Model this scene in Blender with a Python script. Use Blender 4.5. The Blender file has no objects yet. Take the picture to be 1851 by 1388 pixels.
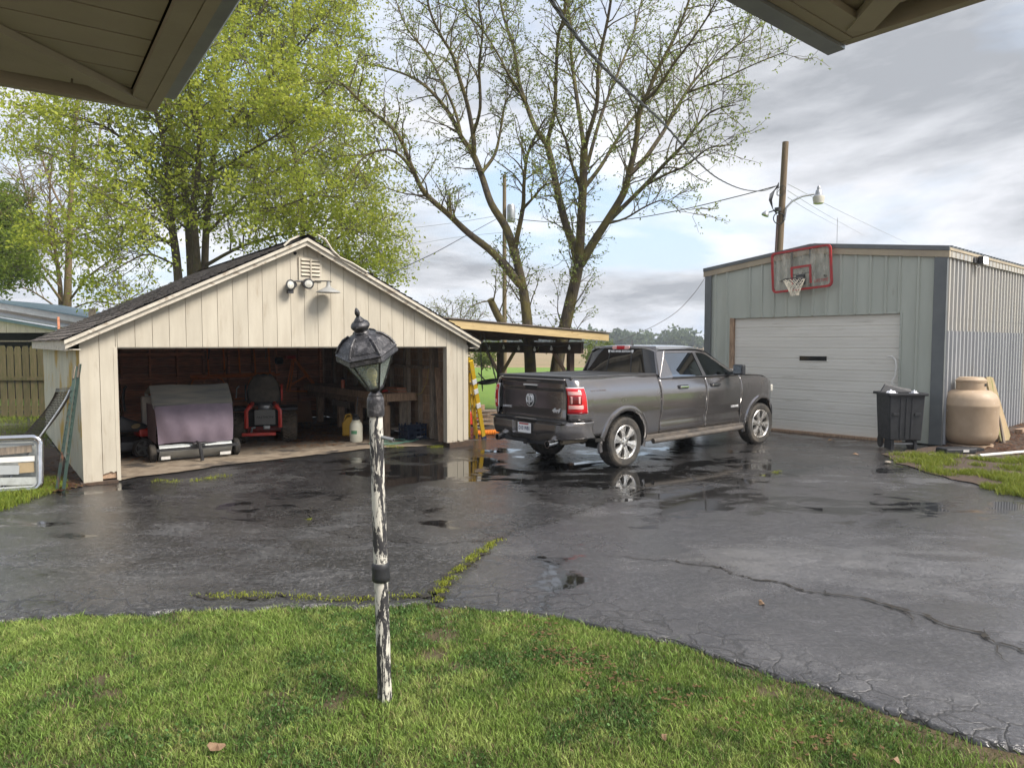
import bpy, bmesh, math, random
import numpy as np
from mathutils import Vector, Matrix

# ---------------------------------------------------------------- camera, sky, sun
scene = bpy.context.scene
F_PX, CX, CY, CAM_H = 1280.0, 925.5, 694.0, 2.0
PITCH = math.atan(72.0 / F_PX)
cam_data = bpy.data.cameras.new('camera')
cam_data.sensor_width = 36.0
cam_data.lens = 36.0 * F_PX / 1851.0
cam_data.clip_start = 0.05
cam_data.clip_end = 5000
cam = bpy.data.objects.new('camera', cam_data)
scene.collection.objects.link(cam)
cam.location = (0, 0, CAM_H)
cam.rotation_euler = (math.pi / 2 - PITCH, 0, 0)
scene.camera = cam

SUN_AZ, SUN_EL = math.radians(116), math.radians(47)   # azimuth clockwise from +Y: behind the camera, to the right
world = bpy.data.worlds.new('World')
scene.world = world
world.use_nodes = True
wt = world.node_tree
for n in list(wt.nodes):
    wt.nodes.remove(n)
def wn(t, **k):
    n = wt.nodes.new(t)
    for a, b in k.items():
        setattr(n, a, b)
    return n
w_out = wn('ShaderNodeOutputWorld')
w_bg = wn('ShaderNodeBackground'); w_bg.inputs['Strength'].default_value = 0.118
w_sky = wn('ShaderNodeTexSky', sky_type='NISHITA', sun_disc=False)
w_sky.sun_elevation = SUN_EL; w_sky.sun_rotation = SUN_AZ
w_sky.air_density = 1.2; w_sky.dust_density = 2.0
w_tc = wn('ShaderNodeTexCoord')
w_sep = wn('ShaderNodeSeparateXYZ'); wt.links.new(w_tc.outputs['Generated'], w_sep.inputs[0])
# clouds lie on a flat layer: project the view direction on to it
w_add = wn('ShaderNodeMath', operation='ADD'); w_add.inputs[1].default_value = 0.16
w_max = wn('ShaderNodeMath', operation='MAXIMUM'); w_max.inputs[1].default_value = 0.0
wt.links.new(w_sep.outputs['Z'], w_max.inputs[0]); wt.links.new(w_max.outputs[0], w_add.inputs[0])
w_dx = wn('ShaderNodeMath', operation='DIVIDE'); w_dy = wn('ShaderNodeMath', operation='DIVIDE')
wt.links.new(w_sep.outputs['X'], w_dx.inputs[0]); wt.links.new(w_add.outputs[0], w_dx.inputs[1])
wt.links.new(w_sep.outputs['Y'], w_dy.inputs[0]); wt.links.new(w_add.outputs[0], w_dy.inputs[1])
w_com = wn('ShaderNodeCombineXYZ'); wt.links.new(w_dx.outputs[0], w_com.inputs[0]); wt.links.new(w_dy.outputs[0], w_com.inputs[1])
def wnoise(scale, off, detail=8, rough=0.55, dist=0.2):
    mp = wn('ShaderNodeMapping'); mp.inputs['Location'].default_value = off
    wt.links.new(w_com.outputs[0], mp.inputs['Vector'])
    nz = wn('ShaderNodeTexNoise'); nz.inputs['Scale'].default_value = scale; nz.inputs['Detail'].default_value = detail
    nz.inputs['Roughness'].default_value = rough; nz.inputs['Distortion'].default_value = dist
    wt.links.new(mp.outputs[0], nz.inputs['Vector'])
    return nz
def wramp(src, stops):
    r = wn('ShaderNodeValToRGB'); e = r.color_ramp.elements
    e[0].position, e[0].color = stops[0]; e[1].position, e[1].color = stops[-1]
    for p, c in stops[1:-1]:
        x = e.new(p); x.color = c
    wt.links.new(src, r.inputs[0]); return r
def g4(v, b=0.0): return (v, v, v * (1 + b), 1)
CLOUD_OFF = (-4.7, -1.6, 0.0)
w_mask = wramp(wnoise(0.62, CLOUD_OFF, 9, 0.58, 0.25).outputs['Fac'], [(0.40, g4(0)), (0.47, g4(0.6)), (0.56, g4(1))])
w_shade = wramp(wnoise(0.62, (CLOUD_OFF[0] - 0.12, CLOUD_OFF[1] + 0.16, 0), 9, 0.6, 0.25).outputs['Fac'],
                [(0.40, (5.0, 5.0, 5.05, 1)), (0.52, (3.6, 3.68, 3.9, 1)), (0.64, (1.95, 2.05, 2.22, 1))])
w_hz = wn('ShaderNodeMix', data_type='RGBA')       # pale low sky
w_hzf = wramp(w_max.outputs[0], [(0.0, g4(0.8)), (0.45, g4(0.15))])
wt.links.new(w_hzf.outputs[0], w_hz.inputs['Factor'])
w_skys = wn('ShaderNodeMix', data_type='RGBA', blend_type='MULTIPLY'); w_skys.inputs['Factor'].default_value = 1
wt.links.new(w_sky.outputs[0], w_skys.inputs['A']); w_skys.inputs['B'].default_value = (1.05, 1.05, 1.05, 1)
wt.links.new(w_skys.outputs['Result'], w_hz.inputs['A']); w_hz.inputs['B'].default_value = (3.0, 3.6, 4.7, 1)
w_mix = wn('ShaderNodeMix', data_type='RGBA')
wt.links.new(w_mask.outputs[0], w_mix.inputs['Factor'])
wt.links.new(w_hz.outputs['Result'], w_mix.inputs['A']); wt.links.new(w_shade.outputs[0], w_mix.inputs['B'])
wt.links.new(w_mix.outputs['Result'], w_bg.inputs['Color']); wt.links.new(w_bg.outputs[0], w_out.inputs['Surface'])

sun_d = bpy.data.lights.new('sun', 'SUN')
sun_d.energy = 2.8; sun_d.angle = math.radians(24); sun_d.color = (1.0, 0.935, 0.85)
sun = bpy.data.objects.new('sun', sun_d); scene.collection.objects.link(sun)
sdir = Vector((math.sin(SUN_AZ) * math.cos(SUN_EL), math.cos(SUN_AZ) * math.cos(SUN_EL), math.sin(SUN_EL)))
sun.rotation_euler = sdir.to_track_quat('Z', 'Y').to_euler()
scene.view_settings.view_transform = 'Standard'
scene.view_settings.look = 'None'
scene.view_settings.exposure = 1.05
scene.view_settings.gamma = 1.0
scene.cycles.use_denoising = True
scene.cycles.max_bounces = 6
scene.cycles.transparent_max_bounces = 12

# ---------------------------------------------------------------- helpers
R = math.radians
C = scene.collection
sp_, cp_ = math.sin(PITCH), math.cos(PITCH)
def ray(u, v):
    a = (u - CX) / F_PX; b = (CY - v) / F_PX
    return Vector((a, cp_ + b * sp_, -sp_ + b * cp_))
def G(u, v, z=0.0):                     # point of the photograph on a level plane
    d = ray(u, v); t = (z - CAM_H) / d.z
    return Vector((d.x * t, d.y * t, z))
def A(u, v, y):                         # point of the photograph at a known distance
    d = ray(u, v); t = y / d.y
    return Vector((d.x * t, y, CAM_H + d.z * t))

MATS = {}
def nd(nt, t, **k):
    n = nt.nodes.new(t)
    for a, b in k.items():
        setattr(n, a, b)
    return n
def c4(c): return (c[0], c[1], c[2], 1.0)
def base_mat(name):
    m = bpy.data.materials.new(name); m.use_nodes = True
    nt = m.node_tree; b = nt.nodes['Principled BSDF']
    return m, nt, b
def noise(nt, scale, detail=4, rough=0.55, stretch=None, coord='Object', dist=0.0, off=(0, 0, 0)):
    tc = nd(nt, 'ShaderNodeTexCoord')
    src = tc.outputs[coord]
    mp = nd(nt, 'ShaderNodeMapping'); mp.inputs['Scale'].default_value = stretch or (1, 1, 1)
    mp.inputs['Location'].default_value = off
    nt.links.new(src, mp.inputs['Vector'])
    nz = nd(nt, 'ShaderNodeTexNoise')
    nz.inputs['Scale'].default_value = scale; nz.inputs['Detail'].default_value = detail
    nz.inputs['Roughness'].default_value = rough; nz.inputs['Distortion'].default_value = dist
    nt.links.new(mp.outputs[0], nz.inputs['Vector'])
    return nz
def ramp(nt, src, stops):
    r = nd(nt, 'ShaderNodeValToRGB'); e = r.color_ramp.elements
    e[0].position, e[0].color = stops[0][0], c4(stops[0][1])
    e[1].position, e[1].color = stops[-1][0], c4(stops[-1][1])
    for p, c in stops[1:-1]:
        x = e.new(p); x.color = c4(c)
    nt.links.new(src, r.inputs[0]); return r
def mixc(nt, f, a, b, blend='MIX'):
    m = nd(nt, 'ShaderNodeMix', data_type='RGBA', blend_type=blend)
    for k, v in (('Factor', f), ('A', a), ('B', b)):
        if hasattr(v, 'is_output'): nt.links.new(v, m.inputs[k])
        elif k == 'Factor': m.inputs[k].default_value = v
        else: m.inputs[k].default_value = c4(v)
    return m.outputs['Result']
def bump(nt, b, src, strength, dist=0.02):
    n = nd(nt, 'ShaderNodeBump'); n.inputs['Strength'].default_value = strength; n.inputs['Distance'].default_value = dist
    nt.links.new(src, n.inputs['Height']); nt.links.new(n.outputs[0], b.inputs['Normal']); return n
def pm(name, c1, c2=None, scale=6.0, rough=0.6, metal=0.0, bmp=0.0, bscale=60.0, stretch=None, lo=0.35, hi=0.65,
       coat=0.0, spec=0.5, dirt=None, dscale=3.0, dlo=0.55, dhi=0.75, dstretch=None, rnd=0.0, rvar=0.0, trans=0.0):
    if name in MATS: return MATS[name]
    m, nt, b = base_mat(name)
    b.inputs['Roughness'].default_value = rough; b.inputs['Metallic'].default_value = metal
    b.inputs['Specular IOR Level'].default_value = spec
    b.inputs['Coat Weight'].default_value = coat; b.inputs['Coat Roughness'].default_value = 0.06
    if trans: b.inputs['Transmission Weight'].default_value = trans
    c2 = c2 or tuple(x * 0.8 for x in c1)
    nz = noise(nt, scale, 5, 0.6, stretch)
    col = ramp(nt, nz.outputs['Fac'], [(lo, c1), (hi, c2)]).outputs[0]
    if dirt:
        dz = noise(nt, dscale, 6, 0.65, dstretch, off=(7.3, 2.1, 4.7))
        f = ramp(nt, dz.outputs['Fac'], [(dlo, (0, 0, 0)), (dhi, (1, 1, 1))]).outputs[0]
        col = mixc(nt, f, col, dirt)
    if rnd:
        oi = nd(nt, 'ShaderNodeObjectInfo')
        mr = nd(nt, 'ShaderNodeMapRange'); mr.inputs[3].default_value = 1 - rnd; mr.inputs[4].default_value = 1 + rnd
        nt.links.new(oi.outputs['Random'], mr.inputs[0])
        cm = nd(nt, 'ShaderNodeCombineColor')
        for i in range(3): nt.links.new(mr.outputs[0], cm.inputs[i])
        col = mixc(nt, 1.0, col, cm.outputs[0], 'MULTIPLY')
    nt.links.new(col, b.inputs['Base Color'])
    if rvar:
        rz = noise(nt, scale * 2.3, 4, 0.6, stretch, off=(1.7, 9.2, 3.3))
        mr2 = nd(nt, 'ShaderNodeMapRange'); mr2.inputs[1].default_value = 0.3; mr2.inputs[2].default_value = 0.7
        mr2.inputs[3].default_value = max(0.02, rough - rvar); mr2.inputs[4].default_value = min(1, rough + rvar)
        nt.links.new(rz.outputs['Fac'], mr2.inputs[0]); nt.links.new(mr2.outputs[0], b.inputs['Roughness'])
    if bmp:
        bz = noise(nt, bscale, 4, 0.6, stretch)
        bump(nt, b, bz.outputs['Fac'], bmp, 0.01)
    MATS[name] = m
    return m

def xf(M, p): return (M @ Vector(p))[:]
class MB:
    def __init__(s): s.v = []; s.f = []; s.m = []; s.M = None
    def add(s, vs, fs, mi=0):
        k = len(s.v)
        if s.M is not None: vs = [xf(s.M, p) for p in vs]
        s.v += [tuple(p) for p in vs]; s.f += [tuple(i + k for i in f) for f in fs]; s.m += [mi] * len(fs)
        return s
    def bx(s, x0, x1, y0, y1, z0, z1, mi=0, T=None):
        vs = [(x, y, z) for x in (x0, x1) for y in (y0, y1) for z in (z0, z1)]
        if T is not None: vs = [xf(T, p) for p in vs]
        return s.add(vs, [(0, 1, 3, 2), (4, 6, 7, 5), (0, 4, 5, 1), (2, 3, 7, 6), (0, 2, 6, 4), (1, 5, 7, 3)], mi)
    def bar(s, a, b, w, h, up=(0, 0, 1), mi=0):            # rectangular bar from a to b
        a = Vector(a); b = Vector(b); d = (b - a).normalized(); up = Vector(up)
        sd = d.cross(up)
        if sd.length < 1e-4: sd = d.cross(Vector((1, 0, 0)))
        sd.normalize(); u2 = sd.cross(d)
        vs = []
        for p in (a, b):
            for i, j in ((-1, -1), (1, -1), (1, 1), (-1, 1)): vs.append(p + sd * (w / 2 * i) + u2 * (h / 2 * j))
        return s.add(vs, [(3, 2, 1, 0), (4, 5, 6, 7), (0, 1, 5, 4), (1, 2, 6, 5), (2, 3, 7, 6), (3, 0, 4, 7)], mi)
    def tube(s, pts, r, n=8, mi=0, caps=True):
        pts = [Vector(p) for p in pts]
        rs = r if isinstance(r, (list, tuple)) else [r] * len(pts)
        vs = []; fs = []; prev = None
        for i, p in enumerate(pts):
            d = (pts[min(i + 1, len(pts) - 1)] - pts[max(i - 1, 0)])
            d = d.normalized() if d.length > 1e-9 else Vector((0, 0, 1))
            if prev is None:
                a = Vector((0, 0, 1)) if abs(d.z) < 0.9 else Vector((1, 0, 0))
                e1 = d.cross(a).normalized()
            else:
                e1 = prev - d * prev.dot(d)
                e1 = e1.normalized() if e1.length > 1e-6 else d.cross(Vector((1, 0, 0.3))).normalized()
            prev = e1; e2 = d.cross(e1)
            for k in range(n):
                t = 2 * math.pi * k / n
                vs.append(p + e1 * (math.cos(t) * rs[i]) + e2 * (math.sin(t) * rs[i]))
        for i in range(len(pts) - 1):
            for k in range(n):
                a = i * n + k; b = i * n + (k + 1) % n
                fs.append((a, b, b + n, a + n))
        if caps:
            fs.append(tuple(reversed(range(n)))); fs.append(tuple(range((len(pts) - 1) * n, len(pts) * n)))
        return s.add(vs, fs, mi)
    def lathe(s, prof, n=16, T=None, mi=0, phase=0.0, caps=True):
        vs = []; fs = []
        for r, z in prof:
            for k in range(n):
                t = 2 * math.pi * k / n + phase
                vs.append((r * math.cos(t), r * math.sin(t), z))
        for i in range(len(prof) - 1):
            for k in range(n):
                a = i * n + k; b = i * n + (k + 1) % n
                fs.append((a, b, b + n, a + n))
        if caps:
            fs.append(tuple(reversed(range(n)))); fs.append(tuple(range((len(prof) - 1) * n, len(prof) * n)))
        if T is not None: vs = [xf(T, p) for p in vs]
        return s.add(vs, fs, mi)
    def prism(s, poly, d, mi=0):
        n = len(poly); d = Vector(d); p = [Vector(q) for q in poly]
        vs = p + [q + d for q in p]
        fs = [tuple(reversed(range(n))), tuple(range(n, 2 * n))] + [(i, (i + 1) % n, (i + 1) % n + n, i + n) for i in range(n)]
        return s.add(vs, fs, mi)
    def grid(s, fn, nu, nv, mi=0, flip=False):
        vs = [fn(i / nu, j / nv) for i in range(nu + 1) for j in range(nv + 1)]
        fs = []
        for i in range(nu):
            for j in range(nv):
                a = i * (nv + 1) + j
                q = (a, a + nv + 1, a + nv + 2, a + 1)
                fs.append(tuple(reversed(q)) if flip else q)
        return s.add(vs, fs, mi)
    def build(s, name, mats, parent=None, smooth=None, loc=None, rot=None, fixn=False):
        me = bpy.data.meshes.new(name)
        me.from_pydata(s.v, [], s.f)
        if fixn:
            bm = bmesh.new(); bm.from_mesh(me); bmesh.ops.recalc_face_normals(bm, faces=bm.faces); bm.to_mesh(me); bm.free()
        mats = mats if isinstance(mats, (list, tuple)) else [mats]
        for m in mats: me.materials.append(m)
        if len(mats) > 1: me.polygons.foreach_set('material_index', s.m)
        if smooth is not None:
            me.polygons.foreach_set('use_smooth', [True] * len(me.polygons))
            if smooth < 180: me.set_sharp_from_angle(angle=R(smooth))
        o = bpy.data.objects.new(name, me); C.objects.link(o)
        if parent: o.parent = parent
        if loc is not None: o.location = loc
        if rot is not None: o.rotation_euler = rot
        return o
def bevel(o, w=0.01, seg=2, ang=40):
    m = o.modifiers.new('bevel', 'BEVEL'); m.width = w; m.segments = seg; m.limit_method = 'ANGLE'; m.angle_limit = R(ang)
    return o
def tag(o, label, cat, group=None):
    o['label'] = label; o['category'] = cat
    if group: o['group'] = group
    return o
def kind(o, k): o['kind'] = k; return o
def thing(name, label, cat, loc=(0, 0, 0), rz=0.0, group=None, rot=None):
    o = bpy.data.objects.new(name, None); C.objects.link(o); o.empty_display_size = 0.2
    o.location = loc; o.rotation_euler = rot if rot else (0, 0, rz)
    return tag(o, label, cat, group)
def Box(name, b, mat, parent, bv=0.0, T=None):
    o = MB().bx(*b, T=T).build(name, mat, parent)
    if bv: bevel(o, bv)
    return o
def share(name, src, mat, parent, loc, rot=(0, 0, 0), scl=(1, 1, 1)):   # alike piece on shared mesh data
    o = bpy.data.objects.new(name, src.data); C.objects.link(o); o.parent = parent
    o.location = loc; o.rotation_euler = rot; o.scale = scl
    return o
def clip(poly, nx, ny, d):              # keep nx*x + ny*y <= d
    out = []
    for i in range(len(poly)):
        a, b = poly[i], poly[(i + 1) % len(poly)]
        fa, fb = nx * a[0] + ny * a[1] - d, nx * b[0] + ny * b[1] - d
        if fa <= 0: out.append(a)
        if fa * fb < 0:
            t = fa / (fa - fb); out.append((a[0] + (b[0] - a[0]) * t, a[1] + (b[1] - a[1]) * t))
    return out
def text_obj(name, body, size, mat, parent, M, extr=0.0015, align='CENTER', sx=1.0, shear=0.0, bold=0.0):
    cu = bpy.data.curves.new(name, 'FONT'); cu.body = body; cu.size = size; cu.extrude = extr
    cu.align_x = align; cu.align_y = 'CENTER'; cu.shear = shear; cu.offset = bold; cu.resolution_u = 3
    tmp = bpy.data.objects.new(name, cu); C.objects.link(tmp)
    dg = bpy.context.evaluated_depsgraph_get()
    me = bpy.data.meshes.new_from_object(tmp.evaluated_get(dg))
    bpy.data.objects.remove(tmp); bpy.data.curves.remove(cu)
    me.materials.clear(); me.materials.append(mat)
    me.transform(M @ Matrix.Diagonal((sx, 1, 1, 1)))
    o = bpy.data.objects.new(name, me); C.objects.link(o); o.parent = parent
    return o
def frame(o, ex, ey, ez):               # matrix from an origin and three axes
    M = Matrix.Identity(4)
    for i, e in enumerate((ex, ey, ez)):
        e = Vector(e)
        for j in range(3): M[j][i] = e[j]
    for j in range(3): M[j][3] = o[j]
    return M
def lerp(a, b, t): return a + (b - a) * t
def interp(x, pts):
    if x <= pts[0][0]: return pts[0][1]
    for (a, fa), (b, fb) in zip(pts, pts[1:]):
        if x <= b: return fa + (fb - fa) * (x - a) / (b - a)
    return pts[-1][1]
def big_mesh(name, V, Fq, mat, parent=None, col=None, smooth=False):   # numpy quads
    me = bpy.data.meshes.new(name)
    nv, nf, k = len(V), len(Fq), Fq.shape[1]
    me.vertices.add(nv); me.vertices.foreach_set('co', V.astype(np.float32).ravel())
    me.loops.add(nf * k); me.loops.foreach_set('vertex_index', Fq.astype(np.int32).ravel())
    me.polygons.add(nf); me.polygons.foreach_set('loop_start', np.arange(0, nf * k, k, dtype=np.int32))
    me.polygons.foreach_set('loop_total', np.full(nf, k, dtype=np.int32))
    if smooth: me.polygons.foreach_set('use_smooth', np.ones(nf, dtype=bool))
    me.update(calc_edges=True)
    if col is not None:
        at = me.color_attributes.new('tint', 'FLOAT_COLOR', 'POINT')
        at.data.foreach_set('color', np.concatenate([col, np.ones((nv, 1))], 1).astype(np.float32).ravel())
    me.materials.append(mat)
    o = bpy.data.objects.new(name, me); C.objects.link(o)
    if parent: o.parent = parent
    return o

# ---------------------------------------------------------------- shared materials
M_white = pm('white_paint', (0.47, 0.43, 0.345), (0.40, 0.36, 0.285), 2.2, 0.62, bmp=0.15, bscale=90, stretch=(3, 3, 0.5), dirt=(0.30, 0.25, 0.18), dscale=2.6, dlo=0.58, dhi=0.80, dstretch=(4, 4, 0.6), rnd=0.05)
M_rake = pm('peeling_white', (0.55, 0.51, 0.425), (0.46, 0.42, 0.345), 5, 0.7, bmp=0.5, bscale=35, dirt=(0.30, 0.25, 0.19), dscale=7, dlo=0.56, dhi=0.62, dstretch=(1, 1, 2))
M_shingle = pm('shingle', (0.19, 0.16, 0.135), (0.10, 0.085, 0.075), 9, 0.9, bmp=0.6, bscale=120, lo=0.3, hi=0.7)
M_dark = pm('dark_gap', (0.012, 0.011, 0.010), None, 5, 0.9)
M_blackmetal = pm('black_metal', (0.02, 0.02, 0.022), (0.035, 0.034, 0.034), 14, 0.42, bmp=0.15, bscale=80, rvar=0.12)
M_blackplastic = pm('black_plastic', (0.018, 0.019, 0.022), (0.03, 0.031, 0.034), 8, 0.5, bmp=0.1, bscale=120, rvar=0.1)
M_rubber = pm('rubber', (0.022, 0.021, 0.02), (0.05, 0.045, 0.038), 10, 0.85, bmp=0.3, bscale=70, dirt=(0.12, 0.10, 0.075), dscale=4, dlo=0.5, dhi=0.75)
M_chrome = pm('chrome', (0.75, 0.75, 0.76), (0.6, 0.6, 0.6), 4, 0.12, 1.0, rvar=0.06)
M_steel = pm('galvanised', (0.42, 0.43, 0.44), (0.30, 0.31, 0.32), 12, 0.45, 0.7, bmp=0.1, rvar=0.12)
M_barnwood = pm('barn_wood', (0.62, 0.26, 0.145), (0.30, 0.135, 0.08), 4, 0.85, bmp=0.5, bscale=30, stretch=(1, 6, 9), rnd=0.3)
M_oldwood = pm('old_wood', (0.44, 0.295, 0.19), (0.24, 0.16, 0.105), 5, 0.8, bmp=0.5, bscale=40, stretch=(6, 6, 1), rnd=0.25)
M_greywood = pm('grey_wood', (0.27, 0.22, 0.165), (0.15, 0.125, 0.10), 5, 0.85, bmp=0.5, bscale=40, stretch=(6, 6, 1), rnd=0.2)
M_orange = pm('orange_paint', (0.70, 0.20, 0.035), (0.60, 0.15, 0.03), 9, 0.5, dirt=(0.12, 0.05, 0.03), dscale=12, dlo=0.6, dhi=0.7)
M_red = pm('red_paint', (0.55, 0.035, 0.02), (0.42, 0.03, 0.02), 6, 0.4, coat=0.2)
# ================================================================ the setting: ground, driveway, lawns
def sheet(name, pts, z, mat, k='structure'):
    o = MB().add([(p[0], p[1], z) for p in pts], [tuple(range(len(pts)))]).build(name, mat)
    return kind(o, k)
M_field = pm('field_soil', (0.30, 0.205, 0.115), (0.20, 0.15, 0.08), 0.05, 0.95, stretch=(1, 5, 1), dirt=(0.16, 0.17, 0.05), dscale=0.03, dlo=0.5, dhi=0.7, dstretch=(1, 6, 1))
sheet('field', [(-1500, -60), (1500, -60), (1500, 3000), (-1500, 3000)], -0.06, M_field)
def grass_ground(name, c1, c2, c3):
    m, nt, b = base_mat(name); b.inputs['Roughness'].default_value = 0.9
    n1 = noise(nt, 1.3, 6, 0.65); n2 = noise(nt, 30, 4, 0.7)
    a = ramp(nt, n1.outputs['Fac'], [(0.35, c1), (0.65, c2)]).outputs[0]
    f = ramp(nt, n2.outputs['Fac'], [(0.4, (0, 0, 0)), (0.7, (1, 1, 1))]).outputs[0]
    nt.links.new(mixc(nt, f, a, c3), b.inputs['Base Color']); bump(nt, b, n2.outputs['Fac'], 0.8, 0.04)
    return m
M_turf_far = grass_ground('far_turf', (0.12, 0.22, 0.022), (0.18, 0.27, 0.03), (0.09, 0.17, 0.018))
M_soil = grass_ground('lawn_soil', (0.085, 0.075, 0.03), (0.10, 0.075, 0.035), (0.07, 0.045, 0.025))
sheet('back_lawn', [(-70, 8), (70, 8), (70, 62), (-70, 62)], -0.045, M_turf_far)

# front edge of the asphalt, where the lawn begins
EDGE = [(p.x, p.y) for p in (G(u, v) for u, v in [(-420, 1170), (-200, 1138), (0, 1119), (200, 1108), (400, 1098), (600, 1093), (770, 1090), (900, 1099), (1000, 1112), (1100, 1130), (1210, 1158), (1320, 1190), (1450, 1228), (1560, 1268), (1700, 1312), (1851, 1352), (2100, 1420), (2500, 1500)])]
def edge_y(x):
    return interp(x, EDGE) + 0.025 * math.sin(x * 7.1) + 0.018 * math.sin(x * 17.3 + 1) + 0.012 * math.sin(x * 41 + 2)
sheet('front_lawn', [(-9, -8), (9, -8), (9, interp(9, EDGE) + .2)] + [(x, edge_y(x) + 0.05) for x in np.arange(8.6, -8.9, -0.4)] + [(-9, interp(-9, EDGE) + .2)], -0.03, M_soil)

def asphalt_mat():
    m, nt, b = base_mat('wet_asphalt')
    big = noise(nt, 0.33, 4, 0.6, (1.0, 1.5, 1), off=(3.6, 1.2, 0), dist=0.6)
    mid = noise(nt, 1.5, 6, 0.65, (1, 1.6, 1), dist=0.4)
    fine = noise(nt, 85, 3, 0.7); grit = noise(nt, 34, 6, 0.8)
    wet = mixc(nt, 0.42, big.outputs['Fac'], mid.outputs['Fac'])
    aw = nd(nt, 'ShaderNodeAttribute', attribute_name='wet'); wa = nd(nt, 'ShaderNodeMath', operation='MULTIPLY_ADD'); wa.inputs[1].default_value = 0.066
    nt.links.new(aw.outputs['Fac'], wa.inputs[0]); nt.links.new(wet, wa.inputs[2]); wet = wa.outputs[0]
    wetf = ramp(nt, wet, [(0.36, (0, 0, 0)), (0.50, (1, 1, 1))]).outputs[0]       # damp film
    pud = ramp(nt, wet, [(0.555, (0, 0, 0)), (0.60, (1, 1, 1))]).outputs[0]         # standing water
    colA = ramp(nt, grit.outputs['Fac'], [(0.36, (0.010, 0.010, 0.010)), (0.5, (0.042, 0.041, 0.041)), (0.63, (0.15, 0.146, 0.142))]).outputs[0]
    med = noise(nt, 11, 5, 0.75); colA = mixc(nt, 1.0, colA, ramp(nt, med.outputs['Fac'], [(.36, (.40, .40, .40)), (.5, (1, 1, 1)), (.64, (1.7, 1.7, 1.68))]).outputs[0], 'MULTIPLY')
    patch = noise(nt, 0.9, 5, 0.6, off=(11, 5, 0))
    ap = nd(nt, 'ShaderNodeAttribute', attribute_name='pale'); colA = mixc(nt, ap.outputs['Fac'], colA, mixc(nt, .42, colA, (.17, .165, .17)))  # lighter asphalt pour right of the seam, with some sky sheen painted in
    colB = mixc(nt, ramp(nt, patch.outputs['Fac'], [(0.45, (0, 0, 0)), (0.7, (0.55, 0.55, 0.55))]).outputs[0], colA, (0.11, 0.105, 0.098))
    colW = mixc(nt, 1.0, colB, (0.55, 0.545, 0.56), 'MULTIPLY'); col = mixc(nt, wetf, colB, colW)
    col = mixc(nt, pud, col, (0.010, 0.010, 0.010))
    # crazed cracks, strongest along the broken edge
    at = nd(nt, 'ShaderNodeAttribute', attribute_name='edge')
    wob = noise(nt, 3.0, 4, 0.6); tc = nd(nt, 'ShaderNodeTexCoord')
    va = nd(nt, 'ShaderNodeVectorMath', operation='MULTIPLY_ADD'); va.inputs[1].default_value = (0.35, 0.35, 0)
    nt.links.new(wob.outputs['Color'], va.inputs[0]); nt.links.new(tc.outputs['Object'], va.inputs[2])
    cracks = []
    for sc, w in ((4.6, 0.07), (9.0, 0.10)):
        vo = nd(nt, 'ShaderNodeTexVoronoi', feature='DISTANCE_TO_EDGE'); vo.inputs['Scale'].default_value = sc
        nt.links.new(va.outputs[0], vo.inputs['Vector'])
        cracks.append(ramp(nt, vo.outputs['Distance'], [(0.0, (1, 1, 1)), (w, (0, 0, 0))]).outputs[0])
    e1 = ramp(nt, at.outputs['Fac'], [(0.0, (1, 1, 1)), (0.25, (.9, .9, .9)), (0.8, (0, 0, 0))]).outputs[0]
    cmask = noise(nt, 0.7, 3, 0.5, off=(2, 8, 1))
    cm = ramp(nt, cmask.outputs['Fac'], [(0.52, (0, 0, 0)), (0.62, (0.7, 0.7, 0.7))]).outputs[0]
    f1 = mixc(nt, 1.0, cracks[0], mixc(nt, 1.0, e1, mixc(nt, 1.0, cm, (.6, .6, .6), 'MULTIPLY'), 'LIGHTEN'), 'MULTIPLY')
    e2 = ramp(nt, at.outputs['Fac'], [(0.0, (1, 1, 1)), (0.22, (0, 0, 0))]).outputs[0]
    f2 = mixc(nt, 1.0, cracks[1], e2, 'MULTIPLY')
    cm2 = ramp(nt, noise(nt, 2.6, 4, .65, off=(5, 3, 2)).outputs['Fac'], [(.34, (0, 0, 0)), (.46, (1, 1, 1))]).outputs[0]; f1 = mixc(nt, 1.0, f1, cm2, 'MULTIPLY')
    cr = mixc(nt, 1.0, f1, f2, 'LIGHTEN')
    col = mixc(nt, cr, col, (0.008, 0.007, 0.006))
    nt.links.new(col, b.inputs['Base Color'])
    rA = ramp(nt, grit.outputs['Fac'], [(0.3, (0.34,) * 3), (0.7, (0.58,) * 3)]).outputs[0]
    rr = mixc(nt, wetf, rA, (0.11, 0.11, 0.11)); rr = mixc(nt, pud, rr, (0.035, 0.035, 0.035)); rr = mixc(nt, cr, rr, (0.8, 0.8, 0.8))
    nt.links.new(rr, b.inputs['Roughness'])
    h = mixc(nt, 0.4, mixc(nt, 0.5, fine.outputs['Fac'], grit.outputs['Fac']), med.outputs['Fac']); h = mixc(nt, pud, h, (0.45, 0.45, 0.45)); h = mixc(nt, cr, h, (0, 0, 0))
    bn = bump(nt, b, h, 0.9, 0.03)
    st = nd(nt, 'ShaderNodeMapRange'); st.inputs[3].default_value = 0.8; st.inputs[4].default_value = 0.0
    nt.links.new(mixc(nt, pud, mixc(nt, 1.0, wetf, (.45, .45, .45), 'MULTIPLY'), (1, 1, 1)), st.inputs[0]); nt.links.new(st.outputs[0], bn.inputs['Strength'])
    b.inputs['Specular IOR Level'].default_value = 0.9
    return m
M_asphalt = asphalt_mat()
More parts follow.
